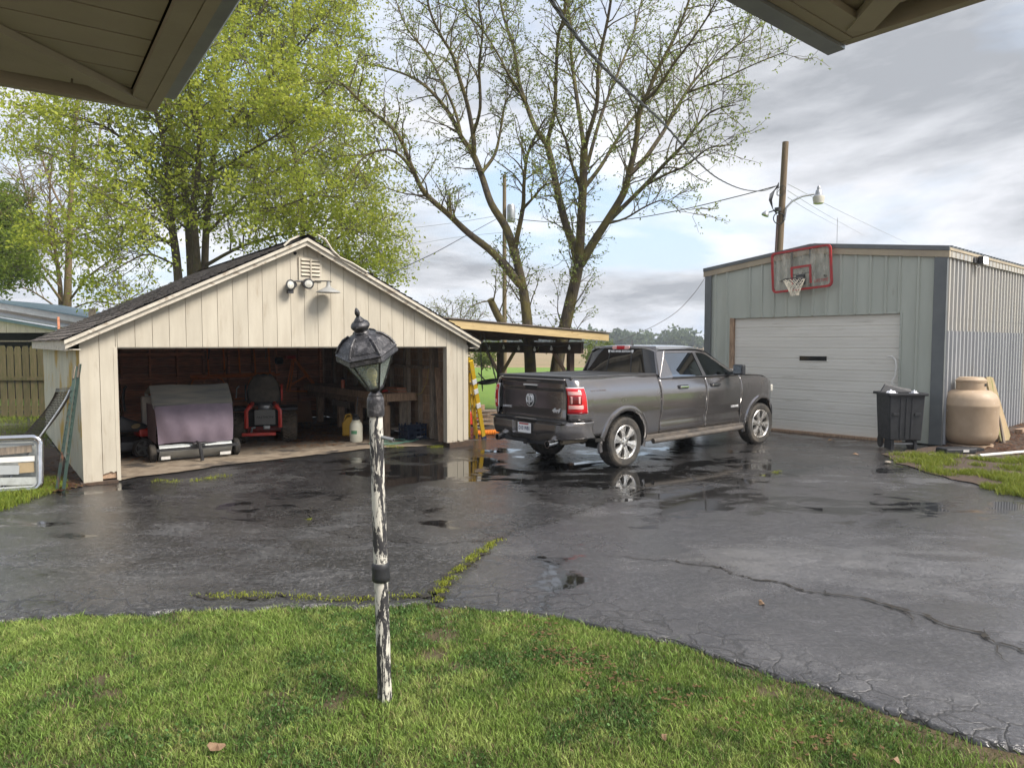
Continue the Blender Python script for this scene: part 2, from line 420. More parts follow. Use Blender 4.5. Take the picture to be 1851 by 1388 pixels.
def make_driveway():
    xs = np.concatenate([np.arange(-17, -7, 0.5), np.arange(-7, 8, 0.06), np.arange(8, 17.1, 0.5)])
    ds = np.concatenate([[0.0, 0.0], np.arange(0.05, 1.2, 0.08), np.arange(1.2, 20, 0.25)])
    Y = np.array([edge_y(x) for x in xs])
    nx, nd_ = len(xs), len(ds)
    V = np.zeros((nx, nd_, 3)); E_ = np.zeros((nx, nd_))
    for j, d in enumerate(ds):
        V[:, j, 0] = xs; V[:, j, 1] = np.minimum(Y + d, 21.5 + 0.001 * j); V[:, j, 2] = 0.0 if j else -0.055
        E_[:, j] = d
    V[:, 1:, 2] += 0.006 * np.sin(V[:, 1:, 0] * 1.3) * np.cos(V[:, 1:, 1] * 1.1)
    idx = np.arange(nx * nd_).reshape(nx, nd_)
    Q = np.stack([idx[:-1, :-1], idx[1:, :-1], idx[1:, 1:], idx[:-1, 1:]], -1).reshape(-1, 4)
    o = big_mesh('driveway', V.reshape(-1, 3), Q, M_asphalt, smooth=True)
    at = o.data.attributes.new('edge', 'FLOAT', 'POINT'); at.data.foreach_set('value', E_.astype(np.float32).ravel())
    W_ = np.zeros(nx * nd_); P = V.reshape(-1, 3)
    for (u, v, r, k) in ((985, 835, 1.6, 1), (1180, 872, 1.5, 1.0), (1080, 850, 1.6, .9), (760, 838, 1.3, .8), (560, 855, 1.2, .7), (640, 880, 1.6, .5), (1300, 840, 2.0, .7), (1470, 925, .9, .8), (1640, 940, .8, .7), (1270, 965, .7, .5), (900, 1060, .6, -.6), (1500, 1120, 1.2, -.7), (300, 1000, 1.5, -.5), (1250, 1080, 1.0, -.6)):
        q = G(u, v); W_ += k * np.exp(-((P[:, 0] - q.x) ** 2 + (P[:, 1] - q.y) ** 2) / (r * r))
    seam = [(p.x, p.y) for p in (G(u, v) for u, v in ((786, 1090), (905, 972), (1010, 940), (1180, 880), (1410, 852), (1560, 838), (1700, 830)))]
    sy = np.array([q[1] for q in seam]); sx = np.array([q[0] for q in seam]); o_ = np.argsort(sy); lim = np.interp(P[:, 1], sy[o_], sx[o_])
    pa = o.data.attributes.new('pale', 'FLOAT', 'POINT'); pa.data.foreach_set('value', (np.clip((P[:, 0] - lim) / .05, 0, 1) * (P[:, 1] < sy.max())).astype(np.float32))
    aw = o.data.attributes.new('wet', 'FLOAT', 'POINT'); aw.data.foreach_set('value', W_.astype(np.float32))
    return kind(o, 'structure')
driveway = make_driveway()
M_crack = pm('crack_dirt', (0.010, 0.009, 0.008), (0.03, 0.024, 0.016), 20, 0.9, bmp=0.6)
def crack(uv, w0, w1, seed):
    rg = random.Random(seed); P = [G(u, v) for u, v in uv]; pts = []; dr = (0, 0)
    for a, b in zip(P, P[1:]):
        n = max(2, int((b - a).length / 0.028))
        for i in range(n):
            q = a.lerp(b, i / n); dr = (dr[0] * .80 + rg.gauss(0, .016), dr[1] * .80 + rg.gauss(0, .016)); pts.append((q.x + dr[0], q.y + dr[1]))
    vs = []; n = len(pts)
    for i, (x, y) in enumerate(pts):
        a = pts[max(i - 1, 0)]; b = pts[min(i + 1, n - 1)]
        dx, dy = b[0] - a[0], b[1] - a[1]; L = math.hypot(dx, dy) or 1
        w = lerp(w0, w1, i / n) * rg.uniform(.15, 1.3) / 2
        for s in (-1, 1): vs.append((x - dy / L * w * s, y + dx / L * w * s, 0.0105))
    m = MB().add(vs, [(2 * i, 2 * i + 2, 2 * i + 3, 2 * i + 1) for i in range(n - 1)])
    for i in range(6, n - 6):                            # short side cracks
        if rg.random() < .10:
            a = rg.uniform(0, 6.283); x, y = pts[i]; q = [(x, y)]
            for k in range(rg.randint(4, 14)):
                a += rg.gauss(0, .45); x += .03 * math.cos(a); y += .03 * math.sin(a); q.append((x, y))
            w = lerp(w0, w1, i / n) * .35; vv = []
            for k, (x, y) in enumerate(q):
                ww = w * (1 - k / len(q)) / 2 + .0012; vv += [(x - ww, y - ww * .5, .0103), (x + ww, y + ww * .5, .0103)]
            m.add(vv, [(2 * k, 2 * k + 2, 2 * k + 3, 2 * k + 1) for k in range(len(q) - 1)])
    return m.build('crack', M_crack, driveway)
SEAM = [(905, 972), (880, 992), (850, 1012), (832, 1026), (818, 1042), (800, 1060), (790, 1074), (786, 1090)]
SEAM2 = [(340, 1076), (430, 1080), (520, 1076), (600, 1080), (680, 1084), (740, 1078), (792, 1072)]
crack(SEAM, .05, .10, 1); crack(SEAM2, .03, .06, 2)
crack([(1100, 1008), (1190, 1010), (1280, 1020), (1350, 1046), (1400, 1052), (1480, 1072), (1560, 1082), (1640, 1104), (1700, 1126), (1760, 1144), (1851, 1178), (1990, 1225)], .012, .05, 3)
crack([(480, 950), (560, 955), (640, 972), (700, 980), (780, 985), (905, 972)], .01, .02, 4)
crack([(905, 972), (930, 958), (1010, 940), (1100, 905), (1180, 880), (1290, 872), (1410, 852)], .012, .03, 5)
crack([(556, 918), (562, 940), (556, 955)], .03, .02, 8)

# strips that lie on the asphalt: bare soil by the shop and by the garage, dirt floor inside the garage
M_mulch = pm('leafy_soil', (0.045, 0.032, 0.024), (0.085, 0.055, 0.036), 14, 0.95, bmp=0.9, bscale=45)
def gp(*uv): return [(p.x, p.y) for p in (G(u, v) for u, v in uv)]
def overlay(name, pts, mat, z, wob=0.05, seed=0):
    rg = random.Random(seed); out = []
    for i, a in enumerate(pts):
        b = pts[(i + 1) % len(pts)]; L = math.hypot(b[0] - a[0], b[1] - a[1]); n = max(1, int(L / 0.2))
        for k in range(n):
            t = k / n; out.append((lerp(a[0], b[0], t) + rg.uniform(-wob, wob), lerp(a[1], b[1], t) + rg.uniform(-wob, wob)))
    return sheet(name, out, z, mat)
SHOP_STRIP = gp((1598, 822), (1622, 838), (1700, 862), (1780, 880), (1860, 900), (2100, 960)) + [(16, 12), (16, 24), (12, 21.5)] + gp((1701, 806))
overlay('shop_verge', SHOP_STRIP, M_mulch, 0.016, 0.05, 1)
GAR_STRIP = gp((-160, 985), (-60, 945), (0, 920), (60, 902), (104, 889), (128, 884), (150, 880)) + [(-6.6, 10.7), (-10.6, 15.8), (-16, 16), (-16, 9)]
overlay('garage_verge', GAR_STRIP, M_mulch, 0.016, 0.03, 2)
# ================================================================ the white garage
g0 = G(153, 877); GA = R(37)
garage = thing('garage', 'white wooden garage with dark shingle gable roof and wide open front', 'garage', (g0.x, g0.y, 0), GA)
GW, GD, GX, ZR, SL = 6.5, 7.1, 3.25, 3.76, 0.492
MG = Matrix.Translation((g0.x, g0.y, 0)) @ Matrix.Rotation(GA, 4, 'Z')
def gw(x, y, z=0.0): return MG @ Vector((x, y, z))
def rz_(x): return ZR - SL * abs(x - GX)
OX0, OX1, OZ = 0.44, 6.05, 1.955
def gable_board(x0, x1, zb, y0=0.0, th=0.022, rag=None):
    poly = [(x0, zb), (x1, zb), (x1, 9), (x0, 9)]
    if rag:
        poly = rag + [(x1, 9), (x0, 9)]
    poly = clip(poly, SL, 1, ZR - 0.09 + SL * GX)
    poly = clip(poly, -SL, 1, ZR - 0.09 - SL * GX)
    return MB().prism([(x, y0, z) for x, z in poly], (0, th, 0)).build('siding_board', M_white, garage)
rg = random.Random(5)
x = 0.0
bw = 0.232
while x < GW - 0.01:
    x1 = min(x + bw, GW)
    cuts = [c for c in (OX0, OX1) if x + .02 < c < x1 - .02]
    edges = [x] + cuts + [x1]
    for a, b in zip(edges, edges[1:]):
        mid = (a + b) / 2
        zb = OZ if OX0 < mid < OX1 else 0.03
        rag = None
        if zb < 0.1 and (mid > OX1 or a > 0.2):        # rotten, broken lower ends
            n = 6; rag = [(lerp(a + .004, b - .004, i / n), rg.uniform(0.06, 0.17)) for i in range(n + 1)]
            gable_board(a + .003, b - .003, 0, 0, 0.022, rag)
        else:
            gable_board(a + .003, b - .003, zb)
    x = x1
# backing behind the boards, with the opening left free
bk = MB()
for poly in ([(0, .06), (OX0, .06), (OX0, 9), (0, 9)], [(OX1, .06), (GW, .06), (GW, 9), (OX1, 9)], [(OX0, OZ + .01), (OX1, OZ + .01), (OX1, 9), (OX0, 9)]):
    q = clip(clip(poly, SL, 1, ZR - .1 + SL * GX), -SL, 1, ZR - .1 - SL * GX)
    bk.prism([(a, .024, b) for a, b in q], (0, .08, 0))
bk.build('front_frame', M_oldwood, garage)
Box('door_jamb', (OX0 - .03, OX0 + .02, -.006, .13, .02, OZ), M_white, garage)
Box('door_jamb', (OX1 - .02, OX1 + .10, -.006, .13, .10, OZ), M_white, garage)
Box('corner_board', (-.012, .10, -.012, -.002, .03, 2.0), M_white, garage)
Box('corner_board', (GW - .10, GW + .012, -.012, -.002, .12, 1.98), M_white, garage)
Box('header_trim', (OX0, OX1, .023, .14, OZ - .02, OZ + .1), M_white, garage)
Box('footing', (-.05, .42, -.06, .2, -.05, .035), M_mulch, garage); Box('footing', (OX1, GW + .1, -.06, .2, -.05, .10), M_mulch, garage)
# side walls
M_side = pm('mossy_white', (0.54, 0.52, 0.40), (0.42, 0.41, 0.31), 2.5, 0.7, bmp=0.15, stretch=(3, 3, .4), dirt=(0.42, 0.27, 0.03), dscale=0.9, dlo=0.52, dhi=0.62, rnd=0.06)
for i in range(24):
    a = 0.03 + i * (GD - .03) / 24
    Box('side_board', (-.002, .02, a + .004, a + (GD - .03) / 24 - .004, .03, 2.02), M_side, garage)
Box('side_frame', (.022, .06, .1, GD, .03, 2.0), M_oldwood, garage)
Box('side_wall', (GW - .03, GW, .1, GD, .05, 2.0), M_white, garage)
MB().prism([(0, GD - .03, .02), (GW, GD - .03, .02), (GW, GD - .03, 2.0), (GX, GD - .03, ZR - .12), (0, GD - .03, 2.0)], (0, .03, 0)).build('back_wall', M_oldwood, garage)
# rafters tails, rakes, eave fascias
def rake(name, y0, y1, top, h, mat, x_over=0.19, parent=garage):
    for sg in (-1, 1):
        xe = GX + sg * (GX + x_over); ze = rz_(xe)
        pl = [(GX, ZR + top), (xe, ze + top), (xe, ze + top - h), (GX, ZR + top - h)]
        MB().prism([(a, y0, b) for a, b in pl], (0, y1 - y0, 0)).build(name, mat, parent)
rake('rake_board', -.15, -.118, -.012, .125, M_rake)
rake('rake_trim', -.185, -.152, -.008, .055, M_rake, .20)
rake('rake_soffit', -.118, -.002, -.05, .02, M_rake)
for sx in (-1, 1):
    xe = GX + sx * (GX + .19); ze = rz_(xe)
    Box('eave_fascia', (min(xe, xe + .03 * -sx), max(xe, xe + .03 * -sx), -.116, GD + .15, ze - .16, ze - .012), M_rake, garage)
    x0_, x1_ = sorted((xe + .03 * -sx, 0 if sx < 0 else GW))
    Box('eave_soffit', (x0_, x1_, -.10, GD + .1, ze - .15, ze - .135), M_rake, garage)
roof = MB()
for sg in (-1, 1):
    xe = GX + sg * (GX + .20); ze = rz_(xe)
    roof.prism([(GX, -.19, ZR), (xe, -.19, ze), (xe, -.19, ze - .008), (GX, -.19, ZR - .008)], (0, GD + .38, 0))
roof_o = roof.build('roof', M_dark, garage)
rg = random.Random(8)
for sg in (-1, 1):
    sh = MB(); Lr = math.hypot(GX + .23, (GX + .23) * SL); n = 27; ex = Lr / n
    ux, uz = sg / math.hypot(1, SL), -SL / math.hypot(1, SL)
    for i in range(n):
        y = -.20 - rg.uniform(0, .2)
        while y < GD + .2:
            w = rg.uniform(.22, .36); y1 = min(y + w, GD + .2); ya = max(y, -.20)
            d0, d1 = i * ex, (i + 1) * ex + rg.uniform(.0, .012); t0, t1 = .004, .020 + rg.uniform(0, .012)
            def P(d, yy, t): return (GX + ux * d - uz * 0, yy, ZR + uz * d + t)
            vs = [P(d0, ya, t0), P(d0, y1 - .006, t0), P(d1, y1 - .006, t1), P(d1, ya, t1), P(d1, y1 - .006, t1 - .018), P(d1, ya, t1 - .018)]
            sh.add(vs, [(0, 1, 2, 3), (3, 2, 4, 5)])
            y = y1
    kind(sh.build('shingles', M_shingle, roof_o), 'stuff')
rc = MB()
for k in range(24):
    y = -.22 + k * .31
    for sg in (-1, 1):
        rc.add([(GX, y, ZR + .045), (GX, y + .33, ZR + .036), (GX + sg * .15, y + .33, ZR - .03), (GX + sg * .15, y, ZR - .02)], [(0, 1, 2, 3)])
kind(rc.build('ridge_cap', M_shingle, roof_o), 'stuff')
# loose strips of trim hanging over the gable top
for pts in ([(3.42, 3.80), (3.55, 3.74), (3.66, 3.58), (3.80, 3.46), (4.02, 3.38), (4.3, 3.24)], [(3.10, 3.76), (2.95, 3.68), (2.85, 3.58)]):
    MB().tube([(a, -.20, b) for a, b in pts], .018, 5).build('loose_trim', M_rake, garage, smooth=60)
# gable vent
vent = Box('gable_vent', (3.15, 3.55, -.028, -.002, 3.06, 3.44), M_white, garage)
for k in range(5):
    z = 3.13 + k * .062
    MB().add([(3.19, -.030, z), (3.51, -.030, z), (3.51, -.052, z + .012), (3.19, -.052, z + .012), (3.51, -.030, z + .045), (3.19, -.030, z + .045)], [(0, 1, 2, 3), (3, 2, 4, 5)]).build('louvre', M_white, vent)
    Box('slot', (3.195, 3.505, -.0315, -.029, z - .006, z + .001), M_dark, vent)
Box('mullion', (3.34, 3.36, -.056, -.03, 3.10, 3.42), M_white, vent)
for hx in (3.10, 3.58):
    MB().lathe([(.028, 0), (.028, .006)], 14, frame((hx, -.004, 3.50), (1, 0, 0), (0, 0, 1), (0, -1, 0))).build('hole', M_dark, garage)
# inside: plank walls, studs, shelf rails, concrete strip floor
n = 11
for k in range(n):
    z0 = .02 + k * .182
    Box('wall_plank', (.1, GW - .1, GD - .055, GD - .032, z0, z0 + .174), M_barnwood, garage)
    Box('wall_plank', (GW - .055, GW - .032, .14, GD - .06, z0, z0 + .174), M_oldwood, garage)
for k in range(11):
    Box('stud', (.3 + k * .6 - .022, .3 + k * .6 + .022, GD - .15, GD - .057, .02, 2.6), M_barnwood, garage)
    if k < 10: Box('stud', (GW - .15, GW - .057, .35 + k * .65, .394 + k * .65, .02, 2.2), M_greywood, garage)
Box('wall_rail', (.3, 3.6, GD - .19, GD - .152, 1.08, 1.20), M_barnwood, garage)
Box('wall_rail', (.3, 3.3, GD - .19, GD - .152, 1.72, 1.79), M_barnwood, garage)
Box('wall_rail', (5.3, 6.4, GD - .19, GD - .152, .84, .94), M_barnwood, garage)
for yx in (1.8, 2.6): Box('shelf_upright', (GW - .34, GW - .26, yx, yx + .05, .02, 1.94), M_greywood, garage)
Box('shelf_rail', (GW - .34, GW - .155, 1.1, 4.6, 1.50, 1.55), M_greywood, garage)
Box('wall_board', (GW - .22, GW - .16, 1.0, 1.09, .05, 1.93), M_greywood, garage)
M_floor = pm('dirt_floor', (0.26, 0.215, 0.16), (0.15, 0.115, 0.08), 5, 0.95, bmp=0.8, bscale=30, dirt=(0.05, 0.042, 0.035), dscale=1.6, dlo=0.52, dhi=0.62)
fl = overlay('garage_floor', [tuple(gw(a, b)[:2]) for a, b in [(.05, -.02), (1.2, .25), (2.2, .5), (3.4, .55), (4.6, .75), (5.6, .45), (6.3, .15), (6.45, .2), (6.45, 7.0), (.05, 7.0)]], M_floor, .020, .05, 3)
# outside lamps on the gable
fl_ = thing('floodlight', 'twin round floodlights on a black bracket beside the gable vent', 'floodlight', gw(3.0, -.02, 2.98), GA)
MB().lathe([(.05, 0), (.05, .03)], 14, frame((0.06, 0, 0), (1, 0, 0), (0, 0, 1), (0, -1, 0))).build('bracket', M_blackmetal, fl_)
M_lens = pm('lamp_glass', (0.75, 0.72, 0.62), (0.5, 0.5, 0.46), 30, 0.12, 0.3)
for x_, z_, dx in ((-.03, -.01, -.25), (.26, .02, .3)):
    T = frame((x_, -.10, z_), Vector((1, -dx, 0)).normalized(), (0, 0, 1), Vector((-dx * 0 + dx * .6, -1, -.15)).normalized())
    MB().lathe([(.03, -.11), (.06, -.08), (.085, 0), (.088, .03), (.075, .035)], 20, T).build('lamp_head', M_blackmetal, fl_, smooth=40)
    MB().lathe([(.0, .045), (.045, .042), (.074, .03)], 20, T).build('lens', M_lens, fl_, smooth=60)
MB().tube([(-.03, -.04, 0.03), (.1, -.05, .06), (.26, -.05, .05)], .014, 6).build('arm', M_blackmetal, fl_)
Box('sensor', (-.07, .02, -.11, -.03, -.15, -.09), M_blackplastic, fl_)
bl = thing('barn_lamp', 'grey enamel shade lamp on a short arm below the gable vent', 'lamp', gw(3.5, -.02, 2.92), GA)
M_enamel = pm('grey_enamel', (0.30, 0.30, 0.28), (0.25, 0.25, 0.24), 5, 0.5)
MB().lathe([(.20, -.06), (.195, -.045), (.12, -.005), (.05, .03), (.032, .06), (.03, .12), (.0, .12)], 24, Matrix.Translation((.08, -.20, 0))).build('shade', M_enamel, bl, smooth=50)
MB().tube([(-.12, 0, .12), (-.10, -.10, .13), (.08, -.20, .13), (.13, -.22, .125)], .011, 6).build('arm', M_blackmetal, bl)
MB().lathe([(.03, 0), (.008, .07)], 8, frame((-.12, -.02, .12), (1, 0, 0), (0, 1, 0), (0, 0, -1))).build('mount', M_blackmetal, bl)

# ================================================================ lean-to carport on the garage's far side
carport = thing('carport', 'open lean-to carport with yellow timber fascia beside the white garage', 'carport', (g0.x, g0.y, 0), GA)
M_yellow = pm('new_timber', (0.52, 0.39, 0.19), (0.42, 0.31, 0.15), 4, 0.65, bmp=0.2, stretch=(.6, 6, 6), dirt=(0.30, 0.17, 0.06), dscale=9, dlo=0.64, dhi=0.7)
M_brown = pm('stained_timber', (0.085, 0.05, 0.032), (0.05, 0.03, 0.022), 4, 0.8, bmp=0.3, rnd=.15)
CX0, CX1, CY0, CY1 = GW + .02, GW + 6.15, 2.3, 9.4
def cz(x): return 2.62 - (x - CX0) * .056
def cslab(name, x0, x1, y0, y1, top, h, mat, parent=carport):
    return MB().prism([(x0, y0, cz(x0) + top), (x1, y0, cz(x1) + top), (x1, y0, cz(x1) + top - h), (x0, y0, cz(x0) + top - h)], (0, y1 - y0, 0)).build(name, mat, parent)
cslab('fascia', CX0, CX1, CY0, CY0 + .04, 0, .19, M_yellow)
cslab('roof_deck', CX0, CX1 + .02, CY0 - .04, CY1, .045, .025, M_shingle)
for k in range(8): cslab('rafter', CX0, CX1 - .05, CY0 + .05 + k * .98, CY0 + .09 + k * .98, -.01, .17, M_brown)
for k in range(9): MB().prism([(CX0 + .3 + k * .68, CY0 + .1, cz(CX0 + .3 + k * .68) + .017), (CX0 + .4 + k * .68, CY0 + .1, cz(CX0 + .4 + k * .68) + .017), (CX0 + .4 + k * .68, CY0 + .1, cz(CX0 + .4 + k * .68) - .008), (CX0 + .3 + k * .68, CY0 + .1, cz(CX0 + .3 + k * .68) - .008)], (0, CY1 - CY0 - .2, 0)).build('purlin', M_brown, carport)
bx_ = CX1 - .75
Box('beam', (bx_, bx_ + .09, CY0 + .3, CY1 - .1, 1.74, 2.02), M_brown, carport)
Box('plate', (bx_ - .02, bx_ + .12, CY0 + .3, CY1 - .1, 2.022, 2.06), M_brown, carport)
for py in (3.0, 6.3, 9.1):
    Box('post', (bx_ - .04, bx_ + .12, py, py + .15, -.04, 1.738), M_brown, carport)
    for sg in (-1, 1):
        if CY0 + .3 < py + sg * .75 < CY1: MB().bar((bx_ + .045, py + .075 + sg * .05, 1.05), (bx_ + .045, py + .075 + sg * .72, 1.76), .05, .10, (1, 0, 0)).build('knee_brace', M_oldwood, carport)
Box('gable_infill', (CX0 + .02, CX0 + .62, CY0 + .05, CY0 + .07, 2.12, 2.44), M_white, carport)
M_bulb = pm('bulb_glass', (0.8, 0.8, 0.76), None, 4, 0.2)
wl = MB(); sag = []
for k in range(25):
    t = k / 24; sag.append((bx_ - .25, lerp(CY0 + .5, CY1 - .6, t), 1.98 - .05 * math.sin(t * math.pi * 6) ** 2))
sl = thing('string_lights', 'string of round bulbs hung under the carport roof', 'string lights', (g0.x, g0.y, 0), GA)
wl.tube(sag, .008, 5).build('cable', M_blackmetal, sl)
for k in range(0, 25, 3):
    p = sag[k]; MB().lathe([(.0, -.14), (.03, -.125), (.042, -.09), (.03, -.055), (.018, -.04), (.018, 0)], 12, Matrix.Translation(p)).build('bulb', M_bulb, sl, smooth=60)

# ================================================================ wooden fence, shed beyond it
M_picket = pm('mossy_picket', (0.15, 0.115, 0.055), (0.085, 0.085, 0.03), 3, 0.9, bmp=0.4, stretch=(5, 5, 1), rnd=0.22)
fence = thing('picket_fence', 'weathered dog-eared wooden privacy fence behind the garage corner', 'fence', (-14.9, 19.0, 0))
pk = MB().prism([(-.083, 0, .05), (.083, 0, .05), (.083, 0, 1.88), (.05, 0, 1.95), (-.05, 0, 1.95), (-.083, 0, 1.88)], (0, .02, 0)).build('picket', M_picket, fence)
for k in range(1, 13): share('picket', pk, M_picket, fence, (k * .205, 0, random.Random(k).uniform(-.02, .02)))
for z in (.25, 1.05, 1.72): Box('rail', (-.1, 2.6, .022, .06, z, z + .09), M_picket, fence)
Box('rail', (-.1, 2.6, -.04, -.002, 1.03, 1.10), M_picket, fence)
shed = thing('shed', 'low pale shed with blue-edged metal roof behind the picket fence', 'shed', (-19.5, 25, 0))
M_shedw = pm('shed_siding', (0.58, 0.50, 0.40), (0.48, 0.41, 0.33), 3, 0.7, stretch=(3, 3, .5), rnd=.06)
M_blue = pm('blue_trim', (0.16, 0.24, 0.28), (0.22, 0.30, 0.33), 6, 0.5)
M_whitetrim = pm('white_trim', (0.72, 0.71, 0.66), (0.6, 0.58, 0.54), 4, 0.55)
def sz(x): return 3.62 - .19 * x * .9
for k in range(14):
    a = k * .34
    MB().prism([(a + .006, 0, 2.4), (a + .334, 0, 2.4), (a + .334, 0, sz(a + .334) - .55), (a + .006, 0, sz(a) - .55)], (0, .03, 0)).build('siding_board', M_shedw, shed)
def sstrip(name, top, h, y0, y1, mat, x1=4.9): MB().prism([(-.2, y0, sz(-.2) + top), (x1, y0, sz(x1) + top), (x1, y0, sz(x1) + top - h), (-.2, y0, sz(-.2) + top - h)], (0, y1 - y0, 0)).build(name, mat, shed)
sstrip('lower_fascia', -.44, .10, -.12, -.03, M_blue); sstrip('lower_roof', -.34, .05, -.2, 5, M_steel, 4.7)
sstrip('upper_fascia', 0, .24, 1.2, 1.24, M_whitetrim, 4.4); sstrip('upper_roof', .045, .04, 1.1, 6, M_blue, 4.45)
sstrip('upper_wall', -.245, .2, 1.3, 1.34, M_shedw, 4.1)
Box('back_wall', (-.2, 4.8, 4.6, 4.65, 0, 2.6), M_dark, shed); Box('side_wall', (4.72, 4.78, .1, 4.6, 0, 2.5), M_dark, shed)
Box('cross_beam', (-.2, 4.8, .05, .1, 2.08, 2.13), M_greywood, shed); Box('shade_sheet', (-.2, 4.7, .9, .95, 0, 2.42), M_dark, shed)  # last box: near-black sheet added to stand for the shade inside the opening
sp_p = A(166, 545, 22)
MB().bx(-.09, .09, -.05, .05, -2.9, .15).build('fence_post', M_greywood, None, loc=(sp_p.x, 22, 2.9))
tag(bpy.data.objects['fence_post'], 'grey squared wooden post rising just behind the shingle roof', 'post')
bpy.data.objects['fence_post'].location.z = 2.95

# ================================================================ house eaves over the camera
M_soffit = pm('soffit_paint', (0.37, 0.355, 0.30), (0.31, 0.295, 0.25), 3, 0.7, bmp=0.08, rnd=.05)
M_gutter = pm('gutter_metal', (0.30, 0.34, 0.36), (0.22, 0.25, 0.27), 5, 0.4, .3)
def eave(label, corner, e1, e2, L1, L2, z, gut_side):
    e1 = Vector((*e1, 0)).normalized(); e2 = Vector((*e2, 0)).normalized()
    o = thing('house_eave', label, 'eave', (corner[0], corner[1], z)); o.matrix_world = frame((corner[0], corner[1], z), e1, e2, (0, 0, 1))
    # local x runs along e1, local y along e2; soffit boards meet on the mitre x = y
    w = .125
    k = 0
    while k * w < L2:                                   # boards running along e1 beyond the mitre
        y0, y1 = max(k * w, .055) + .004, (k + 1) * w - .004
        if y1 > y0:
            q = clip([(.055, y0), (L1, y0), (L1, y1), (.055, y1)], 1, -1, -.02)
            q = clip(q, 1, 0, L1)
            if len(q) > 2: MB().prism([(a, b, 0) for a, b in q], (0, 0, .015)).build('soffit_board', M_soffit, o)
        k += 1
    k = 0
    while k * .2 < L1:
        x0, x1 = max(k * .2, .02) + .003, (k + 1) * .2 - .003
        q = clip([(x0, .04), (x1, .04), (x1, L2), (x0, L2)], -1, 1, -.02)
        if len(q) > 2: MB().prism([(a, b, .004) for a, b in q], (0, 0, .015)).build('soffit_board', M_soffit, o)
        k += 1
    n = min(L1, L2)
    MB().bar((.03, .03, -.012), (n, n, -.012), .06, .02).build('mitre_trim', M_soffit, o)
    MB().bx(0, L1, 0, L2, .03, .20).build('roof_deck', M_dark, o)
    Box('fascia', (0, L1, -.03, -.002, -.02, .2), M_soffit, o); Box('fascia', (-.03, -.002, -.03, L2, -.02, .2), M_soffit, o)
    if gut_side == 'x':
        Box('trim_board', (.0, .05, .0, L2, -.018, -.001), M_soffit, o)
        MB().prism([(-.032, .07, .12), (-.032, .07, .0), (-.07, .07, .0), (-.09, .07, .03), (-.095, .07, .12), (-.09, .07, .12), (-.085, .07, .032), (-.067, .07, .006), (-.037, .07, .006), (-.037, .07, .12)], (0, L2, 0)).build('gutter', M_gutter, o)
    else:
        Box('trim_board', (0, L1, .0, .05, -.018, -.001), M_soffit, o)
        MB().prism([(-.03, -.032, .12), (-.03, -.032, -.028), (-.03, -.075, -.03), (-.03, -.10, .03), (-.03, -.105, .12), (-.03, -.10, .12), (-.03, -.094, .032), (-.03, -.072, -.024), (-.03, -.038, -.022), (-.03, -.038, .12)], (L1, 0, 0)).build('gutter', M_gutter, o)
    return o
cL = G(265, 184, 2.75); cR = G(1542, 54, 2.75)
eave('cream soffit and dark gutter of the house roof, upper left corner', (cL.x, cL.y), (-.82, -.57), (.57, -.82), 2.6, 2.2, 2.75, 'x')
eave('brown soffit corner with metal gutter end, upper right', (cR.x, cR.y), (-.77, -.64), (.64, -.77), .80, 2.4, 2.75, 'y')
# ================================================================ the metal shop
s0 = G(1700, 807); SA = R(-48.5)
shop = thing('metal_shop', 'pale green-grey metal workshop with a white sectional overhead door', 'workshop', (s0.x, s0.y, 0), SA)
MS = Matrix.Translation((s0.x, s0.y, 0)) @ Matrix.Rotation(SA, 4, 'Z')
def sw(x, y, z=0.0): return MS @ Vector((x, y, z))
SW, SE, SP, SD = 5.33, 3.83, 4.15, 10.0
def stop_(x): return SP - (SP - SE) * abs(x + SW / 2) / (SW / 2)
M_shopf = pm('shop_steel', (0.44, 0.46, 0.40), (0.385, 0.405, 0.35), 1.5, 0.55, .15, bmp=.05, stretch=(2, 2, .4), dirt=(0.24, 0.21, 0.16), dscale=2.2, dlo=.66, dhi=.82, dstretch=(3, 3, .5), rnd=.03)
M_shops = pm('shop_side_steel', (0.47, 0.44, 0.385), (0.38, 0.375, 0.36), 1.2, 0.5, .2, stretch=(3, 3, .35), dirt=(0.42, 0.25, 0.11), dscale=1.7, dlo=.63, dhi=.80, dstretch=(3, 3, .3))
M_shopl = pm('shop_side_lower', (0.37, 0.375, 0.385), (0.31, 0.315, 0.325), 1.2, 0.5, .25, stretch=(3, 3, .35), dirt=(0.30, 0.27, 0.24), dscale=2, dlo=.62, dhi=.8)
M_trimb = pm('shop_trim_slate', (0.12, 0.13, 0.135), (0.15, 0.16, 0.16), 3, 0.5, .2, dirt=(.2, .19, .17), dscale=5, dlo=.66, dhi=.8)
M_trimt = pm('shop_trim_tan', (0.42, 0.35, 0.24), (0.34, 0.28, 0.20), 2, 0.55)
DX0, DX1, DZ = -4.58, -.80, 2.63
x = -SW
while x < -.02:
    x1 = min(x + .305, 0)
    cuts = [c for c in (DX0, DX1) if x + .01 < c < x1 - .01]
    ed = [x] + cuts + [x1]
    for a, b in zip(ed, ed[1:]):
        mid = (a + b) / 2; zb = DZ if DX0 < mid < DX1 else .03
        za, zbm, zc = stop_(a) - .14, stop_(mid) - .14, stop_(b) - .14
        m = MB()
        prof = [(a, 0), (b - .075, 0), (b - .055, -.035), (b - .02, -.035), (b, 0)] if b - a > .2 else [(a, 0), (b, 0)]
        vs = []
        for px, py in prof: vs += [(px, py, zb), (px, py, stop_(px) - .14)]
        m.add(vs, [(2 * i, 2 * i + 2, 2 * i + 3, 2 * i + 1) for i in range(len(prof) - 1)])
        m.build('wall_panel', M_shopf, shop)
    x = x1
bk = MB()
